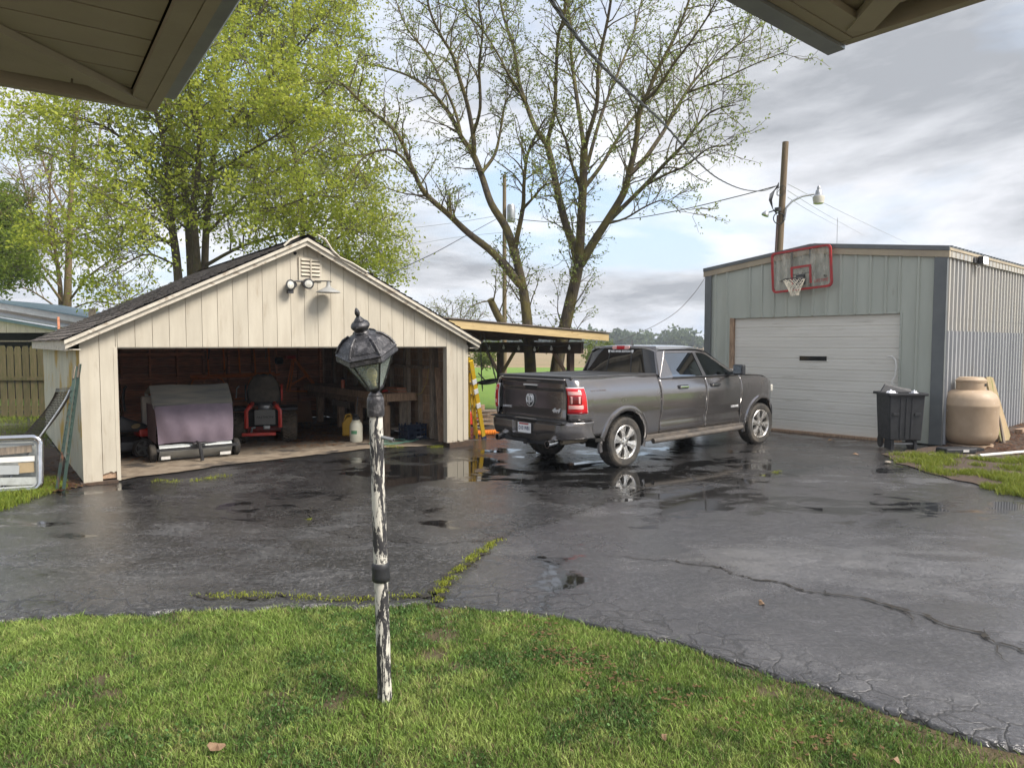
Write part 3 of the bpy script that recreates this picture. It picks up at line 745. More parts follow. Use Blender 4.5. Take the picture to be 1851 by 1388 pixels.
for a, b, z in ((-SW + .01, DX0, .03), (DX1, -.01, .03), (DX0, DX1, DZ)): bk.prism([(a, .015, z), (b, .015, z), (b, .015, stop_(b) - .1)] + ([(-SW / 2, .015, SP - .1)] if a < -SW / 2 < b else []) + [(a, .015, stop_(a) - .1)], (0, .08, 0))
bk.build('wall_core', M_steel, shop)
# side wall in ribbed sheets: each sheet its own part, lower skirt of newer sheets
def rib_sheet(y0, y1, z0, z1, xoff, mat):
    m = MB(); prof = []; y = y0; p = .23
    while y < y1 - .01:
        for dy, dx in ((0, -.01), (.12, -.01), (.14, .034), (.205, .034)):
            if y + dy < y1: prof.append((y + dy, dx))
        y += p
    prof.append((y1, 0)); vs = []
    for yy, dx in prof: vs += [(xoff - .03 + dx, yy, z0), (xoff - .03 + dx, yy, z1)]
    m.add(vs, [(2 * i, 2 * i + 2, 2 * i + 3, 2 * i + 1) for i in range(len(prof) - 1)])
    o = m.build('side_sheet', mat, shop); return o
for k in range(11): rib_sheet(.02 + k * .92, .02 + (k + 1) * .92, 2.14, SE - .14, .008, M_shops)
for k in range(11): rib_sheet(.02 + k * .92, .02 + (k + 1) * .92, .03, 2.26, .022, M_shopl if k < 6 else M_shops)
scr = MB()
for k in range(44):
    for z in (2.52, .9): scr.lathe([(.012, 0), (.0, .008)], 6, frame((.034, .22 + k * .23, z), (0, 1, 0), (0, 0, 1), (1, 0, 0)))
kind(scr.build('screws', M_trimb, shop), 'stuff')
Box('side_core', (-.12, -.03, .02, SD, .03, SE - .1), M_steel, shop)
Box('far_wall', (-SW, -SW + .05, .02, SD, .03, SE - .1), M_shopf, shop); Box('rear_wall', (-SW, 0, SD - .05, SD, .03, SE - .1), M_shopf, shop)
Box('corner_trim', (-.20, .012, -.05, -.037, .03, SE - .15), M_trimb, shop); Box('corner_trim', (.014, .026, -.05, .03, .03, SE - .15), M_trimb, shop)
Box('corner_trim', (-SW - .02, -SW + .16, -.05, -.037, .03, SE - .13), M_trimb, shop)
# roof, gable trim, eave
for sg in (-1, 1):
    xm = -SW / 2; xe = xm + sg * (SW / 2 + .06); ze = stop_(xe)
    MB().prism([(xm, -.08, SP + .05), (xe, -.08, ze + .05), (xe, -.08, ze - .03), (xm, -.08, SP - .03)], (0, .05, 0)).build('roof_edge', M_trimb, shop)
    MB().prism([(xm, -.06, SP - .032), (xe, -.06, ze - .032), (xe, -.06, ze - .16), (xm, -.06, SP - .16)], (0, .055, 0)).build('gable_trim', M_trimt, shop)
    MB().prism([(xm, -.03, SP + .04), (xe, -.03, ze + .04), (xe, -.03, ze + .0), (xm, -.03, SP + .0)], (0, SD + .1, 0)).build('roof_panel', M_trimb, shop)
    rb = MB()
    for k in range(44):
        y = .1 + k * .23
        rb.prism([(xm, y, SP + .042), (xe, y, ze + .042), (xe, y, ze + .075), (xm, y, SP + .075)], (0, .07, 0))
    kind(rb.build('roof_ribs', M_trimb, shop), 'stuff')
Box('eave_trim', (.03, .065, -.05, SD, SE - .03, SE + .02), M_trimt, shop)
evp = MB(); evp.bx(.028, .05, -.05, SD, SE - .155, SE - .032); evp.build('eave_board', M_shops, shop)
for k in range(40): Box('eave_clip', (.051, .058, .1 + k * .24, .112 + k * .24, SE - .15, SE - .035), M_trimt, shop)
# overhead door: ribbed sections
M_door = pm('door_white', (0.72, 0.69, 0.62), (0.655, 0.625, 0.56), 1.2, 0.5, bmp=.04, stretch=(.4, 3, 3), dirt=(0.42, 0.38, 0.31), dscale=3, dlo=.60, dhi=.82, dstretch=(.4, 3, 3))
door = Box('overhead_door', (DX0 + .02, DX1, .075, .095, .02, DZ), M_door, shop)
nsec = 11; hs = (DZ - .03) / nsec
for k in range(nsec):
    z0 = .02 + k * hs
    prof = [(.075, z0 + .008), (.062, z0 + .015), (.062, z0 + .07), (.068, z0 + .075), (.068, z0 + .08), (.062, z0 + .085), (.062, z0 + .15), (.068, z0 + .155), (.068, z0 + .16), (.062, z0 + .165), (.062, z0 + hs - .012), (.075, z0 + hs - .004)]
    vs = []
    for yy, zz in prof: vs += [(DX0 + .025, yy, zz), (DX1 - .005, yy, zz)]
    MB().add(vs, [(2 * i, 2 * i + 1, 2 * i + 3, 2 * i + 2) for i in range(len(prof) - 1)]).build('door_section', M_door, door)
M_pane = pm('dark_pane', (0.02, 0.02, 0.018), None, 5, 0.08)
Box('window', (-2.92, -2.31, .05, .0615, 1.63, 1.73), M_pane, door)
for zz in (1.612, 1.732): Box('window_frame', (-2.94, -2.29, .048, .0612, zz, zz + .016), M_door, door)
Box('door_post', (DX0 - .08, DX0 + .02, -.01, .1, .02, DZ), M_oldwood, shop)
Box('door_lintel', (DX0, DX1, -.012, .06, DZ - .012, DZ + .02), M_shopf, shop)
Box('door_jamb', (DX1 - .004, DX1 + .03, -.02, .09, .02, DZ), M_shopf, shop)
Box('sill_board', (DX0, DX1 + .1, -.06, .09, -.02, .045), M_oldwood, shop)
rv = MB()
for k in range(28): rv.lathe([(.011, 0), (0, .008)], 6, frame((DX1 + .014, -.021, .15 + k * .09), (1, 0, 0), (0, 0, 1), (0, -1, 0)))
kind(rv.build('rivets', M_steel, shop), 'stuff')
MB().tube([sw(-2.3, .4, SP)[:], sw(-2.3, .4, SP + .62)[:]], .006, 5).build('antenna', M_steel)
tag(bpy.data.objects['antenna'], 'thin whip antenna standing on the workshop roof', 'antenna')
pl = thing('cane_pole', 'bent white metal pole hooked at the top, leaning on the overhead door', 'pole', sw(-.9, -.14), SA)
MB().tube([(-.02, 0, .02), (-.01, .01, .6), (0, .03, 1.0), (.01, .05, 1.25), (.06, .06, 1.38), (.07, .07, 1.55), (.05, .07, 1.68), (-.01, .07, 1.75), (-.10, .07, 1.75)], .017, 8).build('rod', M_whitetrim, pl, smooth=60)
# basketball goal
bb = thing('basketball_goal', 'red-framed clear basketball backboard with torn net above the workshop door', 'basketball hoop', sw(-2.83, -.16, 3.65), SA, rot=(0, R(-3.5), SA))
M_bbred = pm('faded_red', (0.45, 0.03, 0.03), (0.32, 0.04, 0.04), 8, 0.6, dirt=(.5, .3, .27), dscale=10, dlo=.66, dhi=.75)
def rrect(w, h, r, n=5):
    out = []
    for cx, cz_, a0 in ((w - r, h - r, 0), (-w + r, h - r, 90), (-w + r, -h + r, 180), (w - r, -h + r, 270)):
        for k in range(n + 1):
            a = R(a0 + 90 * k / n); out.append((cx + r * math.cos(a), cz_ + r * math.sin(a)))
    return out
o1, o2 = rrect(.69, .46, .10), rrect(.645, .415, .075); n = len(o1)
m = MB(); vs = []
for (a, b), (c, d) in zip(o1, o2): vs += [(a, -.02, b), (c, -.02, d), (a, .02, b), (c, .02, d)]
m.add(vs, [f for i in range(n) for f in ((4 * i, 4 * i + 1, 4 * ((i + 1) % n) + 1, 4 * ((i + 1) % n)), (4 * i + 2, 4 * ((i + 1) % n) + 2, 4 * ((i + 1) % n) + 3, 4 * i + 3), (4 * i, 4 * ((i + 1) % n), 4 * ((i + 1) % n) + 2, 4 * i + 2), (4 * i + 1, 4 * i + 3, 4 * ((i + 1) % n) + 3, 4 * ((i + 1) % n) + 1))])
m.build('frame', M_bbred, bb, fixn=True)
mt, nt, b_ = base_mat('scuffed_acrylic')
nz = noise(nt, 3.2, 3, .5, (2.2, 1, .8)); b_.inputs['Roughness'].default_value = .35
nt.links.new(ramp(nt, nz.outputs['Fac'], [(.4, (.46, .43, .34)), (.66, (.66, .62, .52))]).outputs[0], b_.inputs['Base Color'])
al = ramp(nt, nz.outputs['Fac'], [(.40, (.10,) * 3), (.72, (.45,) * 3)]).outputs[0]; nt.links.new(al, b_.inputs['Alpha'])
MATS['acrylic'] = mt
MB().prism([(a, 0, b) for a, b in o2], (0, .008, 0)).build('backboard', mt, bb)
for sx in (-.21, .21): Box('back_brace', (sx - .022, sx + .022, .012, .04, -.43, .43), M_blackmetal, bb)
Box('back_brace', (-.21, .21, .012, .04, -.11, -.075), M_blackmetal, bb)
for q in ((-.235, -.19, -.33, .08), (.19, .235, -.33, .08), (-.19, .19, .035, .08)): Box('target_stripe', (q[0], q[1], -.012, -.002, q[2], q[3]), M_bbred, bb)
Box('mount_plate', (-.09, .09, -.06, -.003, -.34, -.12), M_blackmetal, bb)
for sx in (-.5, .5): MB().bar((sx, .03, -.2), (sx, .15, -.2), .04, .04).build('wall_bracket', M_blackmetal, bb)
RIM = Vector((0, -.33, -.24))
MB().tube([RIM + Vector((.225 * math.cos(t), .225 * math.sin(t), 0)) for t in np.linspace(0, 2 * math.pi, 33)], .011, 6).build('rim', M_blackmetal, bb, smooth=60)
for sx in (-.12, .12): MB().bar(RIM + Vector((sx, .18, 0)), (sx * .6, -.04, -.22), .02, .02).build('rim_strut', M_blackmetal, bb)
M_net = pm('net_cord', (0.72, 0.68, 0.58), (.6, .55, .45), 10, .9)
nb = MB(); rr = random.Random(3)
for k in range(12):
    for sg in (-1, 1):
        pts = []
        for j in range(7):
            t = j / 6; a = 2 * math.pi * (k + sg * j * .5) / 12; rr_ = lerp(.222, .085, min(1, t * 1.15)); pts.append(RIM + Vector((rr_ * math.cos(a), rr_ * math.sin(a), -.36 * t + rr.uniform(-.01, .01))))
        nb.tube(pts, .0075, 4)
nb.build('net', M_net, bb)
text_obj('lettering', 'LIFETIME', .10, M_bbred, bb, frame((.44, -.003, -.30), (1, 0, 0), (0, 0, 1), (0, -1, 0)), .001, sx=.8, shear=.2)
# flood light on the side wall (it is lit)
sf = thing('security_light', 'lit white security floodlight under the eave of the workshop side', 'floodlight', sw(.06, 1.62, 3.72), SA)
Box('bracket', (-.03, .02, -.22, .02, -.05, .05), M_blackmetal, sf)
ml, nt, b_ = base_mat('lit_led'); b_.inputs['Emission Color'].default_value = (1, .98, .92, 1); b_.inputs['Emission Strength'].default_value = 3.0; b_.inputs['Base Color'].default_value = (.9, .9, .88, 1)
Box('housing', (.02, .12, -.02, .20, -.07, .09), M_blackmetal, sf, .01)
MB().add([(.122, 0, -.06), (.122, .18, -.06), (.122, .18, .08), (.122, 0, .08), (.16, .0, -.055), (.16, .17, -.055), (.15, .17, .075), (.15, 0, .075)], [(4, 5, 6, 7), (0, 1, 5, 4), (1, 2, 6, 5), (2, 3, 7, 6), (3, 0, 4, 7)]).build('lamp_panel', ml, sf)
MB().tube([(.03, 0, -.06), (.05, -.02, -.13), (.03, -.06, -.15), (.0, -.08, -.10)], .008, 5).build('cable', M_whitetrim, sf)

# ---------------------------------------------------------------- things beside the shop
bc = G(1641, 816); binr = thing('wheeled_bin', 'black wheeled rubbish bin overflowing beside the workshop door', 'trash bin', (bc.x - .02, bc.y + .28, 0.016), R(-4))
def taper(z): return lerp(.355, .40, (z - .18) / .78)
m = MB()
bp = []
for z, s in ((.17, 1), (.2, 1.0), (.55, 1), (.92, 1.0), (.96, 1.0)):
    t = taper(z); bp.append([(-t, -t * .92, z), (t, -t * .92, z), (t, t * .92, z), (-t, t * .92, z)])
vs = [p for q in bp for p in q]; m.add(vs, [(3, 2, 1, 0)] + [(4 * i + j, 4 * i + (j + 1) % 4, 4 * i + 4 + (j + 1) % 4, 4 * i + 4 + j) for i in range(len(bp) - 1) for j in range(4)])
bevel(m.build('tub', M_blackplastic, binr), .025, 3)
rm = MB(); t = .435
for a, b in (((-t, -t * .92), (t, -t * .92)), ((t, -t * .92), (t, t * .92)), ((t, t * .92), (-t, t * .92)), ((-t, t * .92), (-t, -t * .92))): rm.bar((*a, .955), (*b, .955), .05, .045)
bevel(rm.build('rim', M_blackplastic, binr), .01)
for sx in (-.12, .0, .12): MB().bar((sx, -.332, .22), (sx * 1.1, -.366, .90), .05, .02, (0, 1, 0)).build('rib', M_blackplastic, binr)
for sx in (-.24, .24): Box('grip', (sx - .07, sx + .07, -.375, -.33, .60, .64), M_blackplastic, binr)
for sx in (-.26, .26): Box('foot', (sx - .03, sx + .03, -.26, .1, .0, .18), M_blackplastic, binr)
Box('axle_bar', (-.25, .25, -.20, -.17, .09, .12), M_steel, binr)
for sx in (-.33, .33): MB().lathe([(.0, -.03), (.11, -.03), (.12, -.015), (.12, .015), (.11, .03), (0, .03)], 18, frame((sx, .22, .12), (0, 1, 0), (0, 0, 1), (1, 0, 0))).build('wheel', M_rubber, binr, smooth=40)
MB().prism([(-.36, .20, .97), (.35, .20, .97), (.35, .22, 1.0), (-.02, .24, 1.05), (-.24, .26, 1.09)], (0, .03, .02)).build('lid', M_blackplastic, binr); binr.scale = (.80, .80, 1.10)
M_bag = pm('white_bag', (.72, .73, .76), (.55, .57, .62), 9, .5, bmp=.6, bscale=14)
for x0, s in ((-.22, 1), (.31, .6)):
    MB().grid(lambda u, v, x0=x0, s=s: (x0 + (u - .5) * .26 * s, -.12 + .2 * v, .95 + .06 * math.sin(u * 3.1) * math.sin(v * 3.1) + .02 * math.sin(u * 17) * math.cos(v * 13)), 12, 8).build('rubbish_bag', M_bag, binr, smooth=50)
tk = G(1751, 812); tank = thing('propane_tank', 'squat tan propane tank with collar standing by the workshop side wall', 'gas tank', (tk.x * 1.035, (tk.y) * 1.035, 0.016)); tank.scale = (1.02, 1.02, 1.17)
M_tan = pm('tan_paint', (0.44, 0.33, 0.225), (0.36, 0.265, 0.175), 3, 0.6, bmp=.12, bscale=40, dirt=(.52, .45, .36), dscale=11, dlo=.66, dhi=.72, rvar=.1)
M_tan2 = M_tan
MB().lathe([(.0, .02), (.30, .03), (.40, .07), (.455, .15), (.47, .22), (.47, .66), (.472, .665), (.472, .69), (.47, .695), (.46, .78), (.42, .86), (.33, .92), (.2, .945), (.0, .95)], 48, None).build('vessel', M_tan, tank, smooth=35)
collar = MB().lathe([(.245, .90), (.25, 1.06), (.258, 1.07), (.258, 1.10), (.20, 1.145), (.0, 1.155)], 36, None).build('collar', M_tan, tank, smooth=35)
MB().grid(lambda u, v: (.2525 * math.cos(R(-64 + 34 * u)), .2525 * math.sin(R(-64 + 34 * u)), 1.0 + .045 * v), 8, 1).build('hand_hole', M_dark, collar)
MB().lathe([(.40, 0), (.40, .03)], 24).build('base_ring', M_tan, tank)
pn = thing('scrap_sheet', 'tall mossy tan board leaning on the wall behind the propane tank', 'panel', sw(.30, 1.60, .016), SA); pn.scale = (1, 1.15, 1.3)
M_moss = pm('mossy_board', (0.40, 0.29, 0.17), (0.30, 0.24, 0.12), 3, .8, dirt=(.17, .18, .05), dscale=2.5, dlo=.5, dhi=.62, dstretch=(3, 3, .6))
MB().prism([(.32, -.20, 0), (.34, .26, 0), (.34, .34, .06), (.05, .16, .98), (.03, .04, 1.0), (.02, -.15, 1.0)], (.035, .0, .01)).build('board', M_moss, pn)
MB().prism([(.40, -.26, 0), (.40, -.14, 0), (.30, -.20, .42), (.30, -.23, .42)], (.03, 0, 0)).build('lath', M_greywood, pn)
l0 = G(1738, 821); ld = thing('bin_lid', 'black plastic lid lying flat in front of the propane tank', 'lid', (l0.x, l0.y + .1, 0.018), R(6))
bevel(MB().prism([(-.36, -.15, 0), (.20, -.17, 0), (.30, -.08, 0), (.22, .18, 0), (-.34, .16, 0)], (.02, .0, .09)).build('shell', M_blackplastic, ld), .02, 2)
Box('sticker', (-.02, .09, -.1655, -.163, .03, .07), M_whitetrim, ld, T=Matrix.Rotation(R(-2), 4, 'Z'))
MB().prism([(.22, .02, .0), (.55, .04, 0), (.58, .25, 0), (.25, .25, 0)], (0, 0, .06)).build('flap', M_blackplastic, ld)
p0, p1 = G(1770, 828), G(1900, 817)
tag(MB().tube([(p0.x, p0.y, .045), (p1.x, p1.y, .05)], .028, 12).build('pvc_pipe', M_whitetrim, None, smooth=50), 'white plastic pipe lying on the leaf-strewn ground by the workshop', 'pipe')
bk0 = G(1836, 783)
tag(bevel(MB().bx(-.35, .4, -.08, .08, 0, .10).build('timber_offcut', M_oldwood, None, loc=(bk0.x + .2, bk0.y, .016), rot=(0, 0, R(35))), .01), 'short brown timber offcut in leaves against the workshop side wall', 'timber')
for i, (u, v, s) in enumerate(((1683, 826, .07), (1757, 829, .09), (1605, 838, .05))):
    q = G(u, v); m = MB(); rr = random.Random(i)
    m.lathe([(.0, -.5), (.7, -.35), (1, 0), (.8, .45), (.3, .7), (0, .72)], 8)
    m.v = [(a * s * rr.uniform(.8, 1.25), b * s * rr.uniform(.7, 1.1), c * s * .6 + s * .2) for a, b, c in m.v]
    tag(m.build('stone', pm('stone', (.36, .31, .24), (.25, .22, .18), 12, .9, bmp=.4), None, loc=(q.x, q.y, .016)), ['round pale stone beside the black plastic lid', 'flat tan stone at the end of the white pipe', 'small stone at the edge of the bin grass'][i], 'stone')
# ================================================================ the pickup truck
tr_r = G(1131, 844); TA = R(40.8); WB = 4.17
tx_, ty_ = Vector((math.cos(TA), math.sin(TA), 0)), Vector((-math.sin(TA), math.cos(TA), 0))
t_org = tr_r + ty_ * .98
truck = thing('pickup_truck', 'dark grey crew-cab pickup truck parked facing the workshop door', 'pickup truck', (t_org.x, t_org.y, 0), TA)
def paint():
    m, nt, b = base_mat('granite_paint')
    fl = noise(nt, 900, 2, .5); d = noise(nt, 2.4, 6, .65, (1, 1, 1.6))
    col = ramp(nt, fl.outputs['Fac'], [(.35, (.165, .155, .152)), (.65, (.23, .215, .208))]).outputs[0]
    f = ramp(nt, d.outputs['Fac'], [(.52, (0, 0, 0)), (.78, (.5, .5, .5))]).outputs[0]
    nt.links.new(mixc(nt, f, col, (.15, .125, .10)), b.inputs['Base Color'])
    b.inputs['Metallic'].default_value = .8
    nt.links.new(ramp(nt, d.outputs['Fac'], [(.45, (.16,) * 3), (.75, (.32,) * 3)]).outputs[0], b.inputs['Roughness'])
    b.inputs['Coat Weight'].default_value = .8; b.inputs['Coat Roughness'].default_value = .07
    return m
M_paint = paint()
M_grime = pm('road_grime', (0.055, 0.05, 0.045), (0.12, 0.10, 0.08), 6, .75, bmp=.2)
M_alloy = pm('alloy', (0.72, 0.70, 0.67), (0.58, 0.55, 0.50), 6, .28, .85, rvar=.1)
M_caliper = pm('frame_steel', (0.28, 0.24, 0.18), (.2, .17, .13), 8, .7)
M_badge = pm('badge_silver', (0.82, 0.82, 0.82), (.7, .7, .7), 5, .3, .4)
M_sticker = pm('sticker_white', (0.8, 0.8, 0.8), (.75, .75, .75), 5, .5)
def glass_mat(name, tint, mixf, refl):
    m = bpy.data.materials.new(name); m.use_nodes = True; nt = m.node_tree
    for n in list(nt.nodes): nt.nodes.remove(n)
    out = nd(nt, 'ShaderNodeOutputMaterial'); tr = nd(nt, 'ShaderNodeBsdfTransparent'); tr.inputs[0].default_value = c4(tint)
    gl = nd(nt, 'ShaderNodeBsdfGlossy'); gl.inputs['Roughness'].default_value = .015; gl.inputs[0].default_value = c4(refl)
    lw = nd(nt, 'ShaderNodeFresnel'); lw.inputs[0].default_value = 1.5
    ad = nd(nt, 'ShaderNodeMath', operation='ADD'); ad.inputs[1].default_value = mixf; ad.use_clamp = True
    nt.links.new(lw.outputs[0], ad.inputs[0]); mx = nd(nt, 'ShaderNodeMixShader'); nt.links.new(ad.outputs[0], mx.inputs[0])
    nt.links.new(tr.outputs[0], mx.inputs[1]); nt.links.new(gl.outputs[0], mx.inputs[2]); nt.links.new(mx.outputs[0], out.inputs[0])
    return m
M_tint = glass_mat('privacy_glass', (.035, .035, .035), .22, (.8, .85, .9))
M_clear = glass_mat('door_glass', (.50, .62, .55), .05, (.8, .85, .9))
M_redlens = pm('red_lens', (0.50, 0.006, 0.012), (0.42, 0.005, 0.01), 4, .12, coat=.6)
M_redin = pm('red_lens_dark', (0.16, 0.004, 0.006), None, 4, .15, coat=.6)
M_pinklens = pm('clear_lens', (0.75, 0.42, 0.38), (.7, .36, .33), 4, .15, coat=.6)
HWP = [(.40, .90), (.50, .945), (.62, .968), (.78, .978), (.84, .990), (1.0, 1.0), (1.16, .998), (1.22, .990), (1.28, .973), (1.36, .945), (1.43, .915), (1.47, .888), (1.49, .86)]
def hw(z): return interp(z, HWP)
TR_, WR, AR = .42, .41, .515            # axle height, tyre radius, arch radius
def zbot(x):                             # lower edge of the body side
    z = interp(x, [(-1.2, .60), (-.7, .56), (.6, .44), (3.5, .44), (3.7, .50), (4.7, .52), (4.9, .55)])
    for ax in (0, WB):
        d = abs(x - ax)
        if d < AR: z = max(z, TR_ + math.sqrt(AR * AR - d * d))
    return z
def side_panel(name, x0, x1, ztop, sg, nx=40, nz=14, extra=None, mat=None, zlo=None, round_front=False):
    def fn(u, v):
        x = lerp(x0, x1, u); zt = ztop(x); zb = zlo if zlo is not None else zbot(x); zb = min(zb, zt - .01)
        z = lerp(zb, zt, v); y = hw(z)
        if extra: y += extra(x, z)
        return (x, sg * y, z)
    m = MB(); m.grid(fn, nx, nz, flip=(sg > 0)); 
    # inner return so the sheet has thickness
    o = m.build(name, mat or M_paint, truck, smooth=30)
    s = o.modifiers.new('thickness', 'SOLIDIFY'); s.thickness = .02; s.offset = -1
    return o
def lowcrease(x, z):                     # sculpted lower door
    return -.028 * math.exp(-((z - .70) / .07) ** 2) * (1 if .9 < x < 3.6 else 0) + .006 * math.exp(-((z - 1.22) / .03) ** 2)
bedtop = lambda x: 1.47
cabtop = lambda x: interp(x, [(.9, 1.43), (2.2, 1.415), (3.4, 1.41), (3.6, 1.43)])
fendtop = lambda x: interp(x, [(3.4, 1.40), (3.9, 1.385), (4.3, 1.35), (4.62, 1.27), (4.78, 1.17), (4.88, 1.05)])
def nose(x, z): return -interp(x, [(4.15, 0), (4.45, .03), (4.65, .09), (4.78, .17), (4.88, .30)])
XR = -1.19                                # tailgate plane
for sg in (-1, 1):
    # bed side runs round the rear corner
    def bedfn(u, v, sg=sg):
        Lh = .90 - (-1.03); La = .16 * math.pi / 2; s = u * (Lh + La)
        if s < Lh: x = .90 - s; inset = 0; ny = 0
        else:
            a = (s - Lh) / .16; x = -1.03 - .16 * math.sin(a); inset = .16 * (1 - math.cos(a))
        zb = zbot(x) if x > -1.0 else .82
        if x < -.78: zb = max(zb, .81)
        z = lerp(min(zb, 1.45), 1.47, v)
        return (x, sg * (hw(z) - inset), z)
    o = MB().grid(bedfn, 64, 14, flip=(sg < 0)).build('bed_side', M_paint, truck, smooth=30)
    s = o.modifiers.new('thickness', 'SOLIDIFY'); s.thickness = .02; s.offset = -1
    rd = side_panel('rear_door', .915, 2.245, cabtop, sg, 30, 16, lowcrease, zlo=.475)
    fd = side_panel('front_door', 2.255, 3.40, cabtop, sg, 30, 16, lowcrease, zlo=.475)
    side_panel('front_fender', 3.41, 4.88, fendtop, sg, 60, 14, nose)
    Box('rocker', (.55, 3.62, *(sorted((sg * .90, sg * .935))), .36, .475), M_grime, truck, .02)
    MB().tube([(.72, sg * .97, .36), (1.0, sg * 1.0, .37), (3.3, sg * 1.0, .39), (3.5, sg * .95, .39)], .045, 10).build('side_step', M_grime, truck, smooth=50)
    for ax in (0, WB):
        m = MB(); pr_ = [(AR - .012, -.03), (AR - .012, .022), (AR + .02, .034), (AR + .062, .026), (AR + .08, -.004)]
        def fl(u, v, ax=ax, sg=sg):
            a = R(lerp(-14, 194, u)); i = v * 4; k = min(int(i), 3); f = i - k
            r = lerp(pr_[k][0], pr_[k + 1][0], f); dy = lerp(pr_[k][1], pr_[k + 1][1], f)
            x = ax + r * math.cos(a); z = TR_ + r * math.sin(a)
            return (x, sg * (hw(z) + dy + (nose(x, z) if ax else 0)), z)
        m.grid(fl, 36, 8, flip=(sg > 0)); m.build('fender_flare', M_paint, truck, smooth=40)
        ml_ = MB()
        def liner(u, v, ax=ax, sg=sg):
            a = R(lerp(-10, 190, u)); return (ax + (AR - .01) * math.cos(a), sg * lerp(.94, .55, v), TR_ + (AR - .01) * math.sin(a))
        ml_.grid(liner, 20, 2, flip=(sg > 0)); ml_.build('wheel_liner', M_dark, truck, smooth=60)
    # greenhouse of this side: three pillars, roof rail, two panes
    def gy(z): return lerp(.935, .735, max(0, (z - 1.415) / .50) ** 1.12)
    def gp_(x, z, off=0): return (x, sg * (gy(z) + off), z)
    XB, XT, FB, FT = .93, 1.06, 3.36, 2.42            # rear/front edge at belt and at roof
    def strip(name, pts, mat, parent, off=0, th=.02):
        m = MB().add([gp_(a, b, off) for a, b in pts], [tuple(range(len(pts))) if sg < 0 else tuple(reversed(range(len(pts))))])
        o = m.build(name, mat, parent); s = o.modifiers.new('thickness', 'SOLIDIFY'); s.thickness = th; s.offset = -1; return o
    W0, W1 = 1.425, 1.845                              # window bottom and top
    W2 = 1.915
    strip('rear_pillar', [(XB, 1.415), (1.33, 1.415), (1.30, 1.47), (1.235, W1 - .04), (1.27, W1), (1.30, W2), (XT, W2)], M_paint, truck)
    strip('roof_rail', [(1.30, W2), (1.27, W1), (2.12, W1), (2.36, W1 - .005), (2.50, 1.80), (2.58, 1.80), (FT + .02, 1.90), (2.3, W2)], M_paint, truck)
    strip('centre_pillar', [(2.20, 1.415), (2.30, 1.415), (2.185, W1), (2.095, W1)], M_blackplastic, truck, .002)
    strip('front_pillar', [(3.22, 1.415), (FB + .04, 1.415), (2.58, 1.80), (2.50, 1.80)], M_paint, truck)
    strip('belt_moulding', [(1.30, 1.41), (3.3, 1.41), (3.28, 1.43), (1.30, 1.43)], M_blackplastic, truck, .006)
    strip('rear_door_window', [(1.33, 1.43), (2.20, 1.43), (2.10, W1 - .004), (1.29, W1 - .004), (1.245, W1 - .045), (1.305, 1.475)], M_tint, rd, -.008, .006)
    strip('front_door_window', [(2.30, 1.43), (3.22, 1.43), (2.50, 1.80), (2.36, W1 - .008), (2.19, W1 - .004)], M_clear, fd, -.008, .006)
    for dr, hx in ((rd, 1.52), (fd, 2.50)):
        bevel(MB().bx(hx - .11, hx + .13, *sorted((sg * (hw(1.25) + .03), sg * (hw(1.25) + .052))), 1.232, 1.272).build('door_handle', M_chrome, dr), .009, 2)
        Box('handle_recess', (hx - .13, hx + .15, *sorted((sg * (hw(1.25) + .003), sg * (hw(1.25) + .012))), 1.215, 1.285), M_blackplastic, dr)
        for q in (-.1, .12): Box('handle_post', (hx + q - .012, hx + q + .012, *sorted((sg * (hw(1.25) + .01), sg * (hw(1.25) + .031))), 1.238, 1.266), M_chrome, dr)
    # mirror
    mr = bevel(MB().bx(2.98, 3.10, *sorted((sg * 1.05, sg * 1.27)), 1.42, 1.62).build('mirror', M_blackplastic, truck), .035, 3)
    Box('mirror_glass', (2.974, 2.979, *sorted((sg * 1.075, sg * 1.245)), 1.45, 1.595), M_chrome, mr)
    Box('mirror_cap', (3.101, 3.108, *sorted((sg * 1.08, sg * 1.24)), 1.50, 1.60), M_chrome, mr)
    MB().bar((3.05, sg * .92, 1.44), (3.04, sg * 1.08, 1.47), .06, .05).build('mirror_arm', M_blackplastic, mr)
    # tail lamp wraps round the corner
    def perim(s, z, out):
        if s < .0: return (-1.03 - s, sg * (hw(z) + out), z)
        a = min(s / .16, math.pi / 2); ex = max(0, s - .16 * math.pi / 2)
        return (-1.03 - (.16 + out) * math.sin(a), sg * (hw(z) - .16 + (.16 + out) * math.cos(a) - ex), z)
    def lamp(name, s0, s1, z0, z1, out, mat, parent, lean=0.0):
        def fn(u, v):
            z = lerp(z0, z1, v); s_a = s0 + lean * (1 - v) * -1
            return perim(lerp(s_a, s1, u), z, out)
        o = MB().grid(fn, 14, 8, flip=(sg < 0)).build(name, mat, parent, smooth=50)
        q = o.modifiers.new('thickness', 'SOLIDIFY'); q.thickness = .03; q.offset = -1; return o
    lamp('lamp_bezel', -.055, .262, .92, 1.34, .004, M_badge, truck, .055)
    tl = lamp('tail_lamp', -.04, .255, .935, 1.325, .016, M_redlens, truck, .05)
    lamp('reflector', .03, .235, 1.225, 1.275, .019, M_pinklens, tl); lamp('reflector', .01, .235, 1.01, 1.065, .019, M_pinklens, tl)
    lamp('lamp_core', .04, .215, 1.085, 1.205, .019, M_redin, tl); lamp('reflector_bar', .06, .085, 1.09, 1.20, .022, M_pinklens, tl); lamp('reflector_bar', .17, .195, 1.09, 1.20, .022, M_pinklens, tl)
    # bumper end
    MB().lathe([(.045, 0), (.058, .0), (.06, .16), (.05, .20)], 18, frame((XR - .22, sg * .60, .46), (0, 1, .0), (0, 0, 1), (1, 0, .12)), caps=False).build('exhaust_tip', M_chrome, truck, smooth=50)
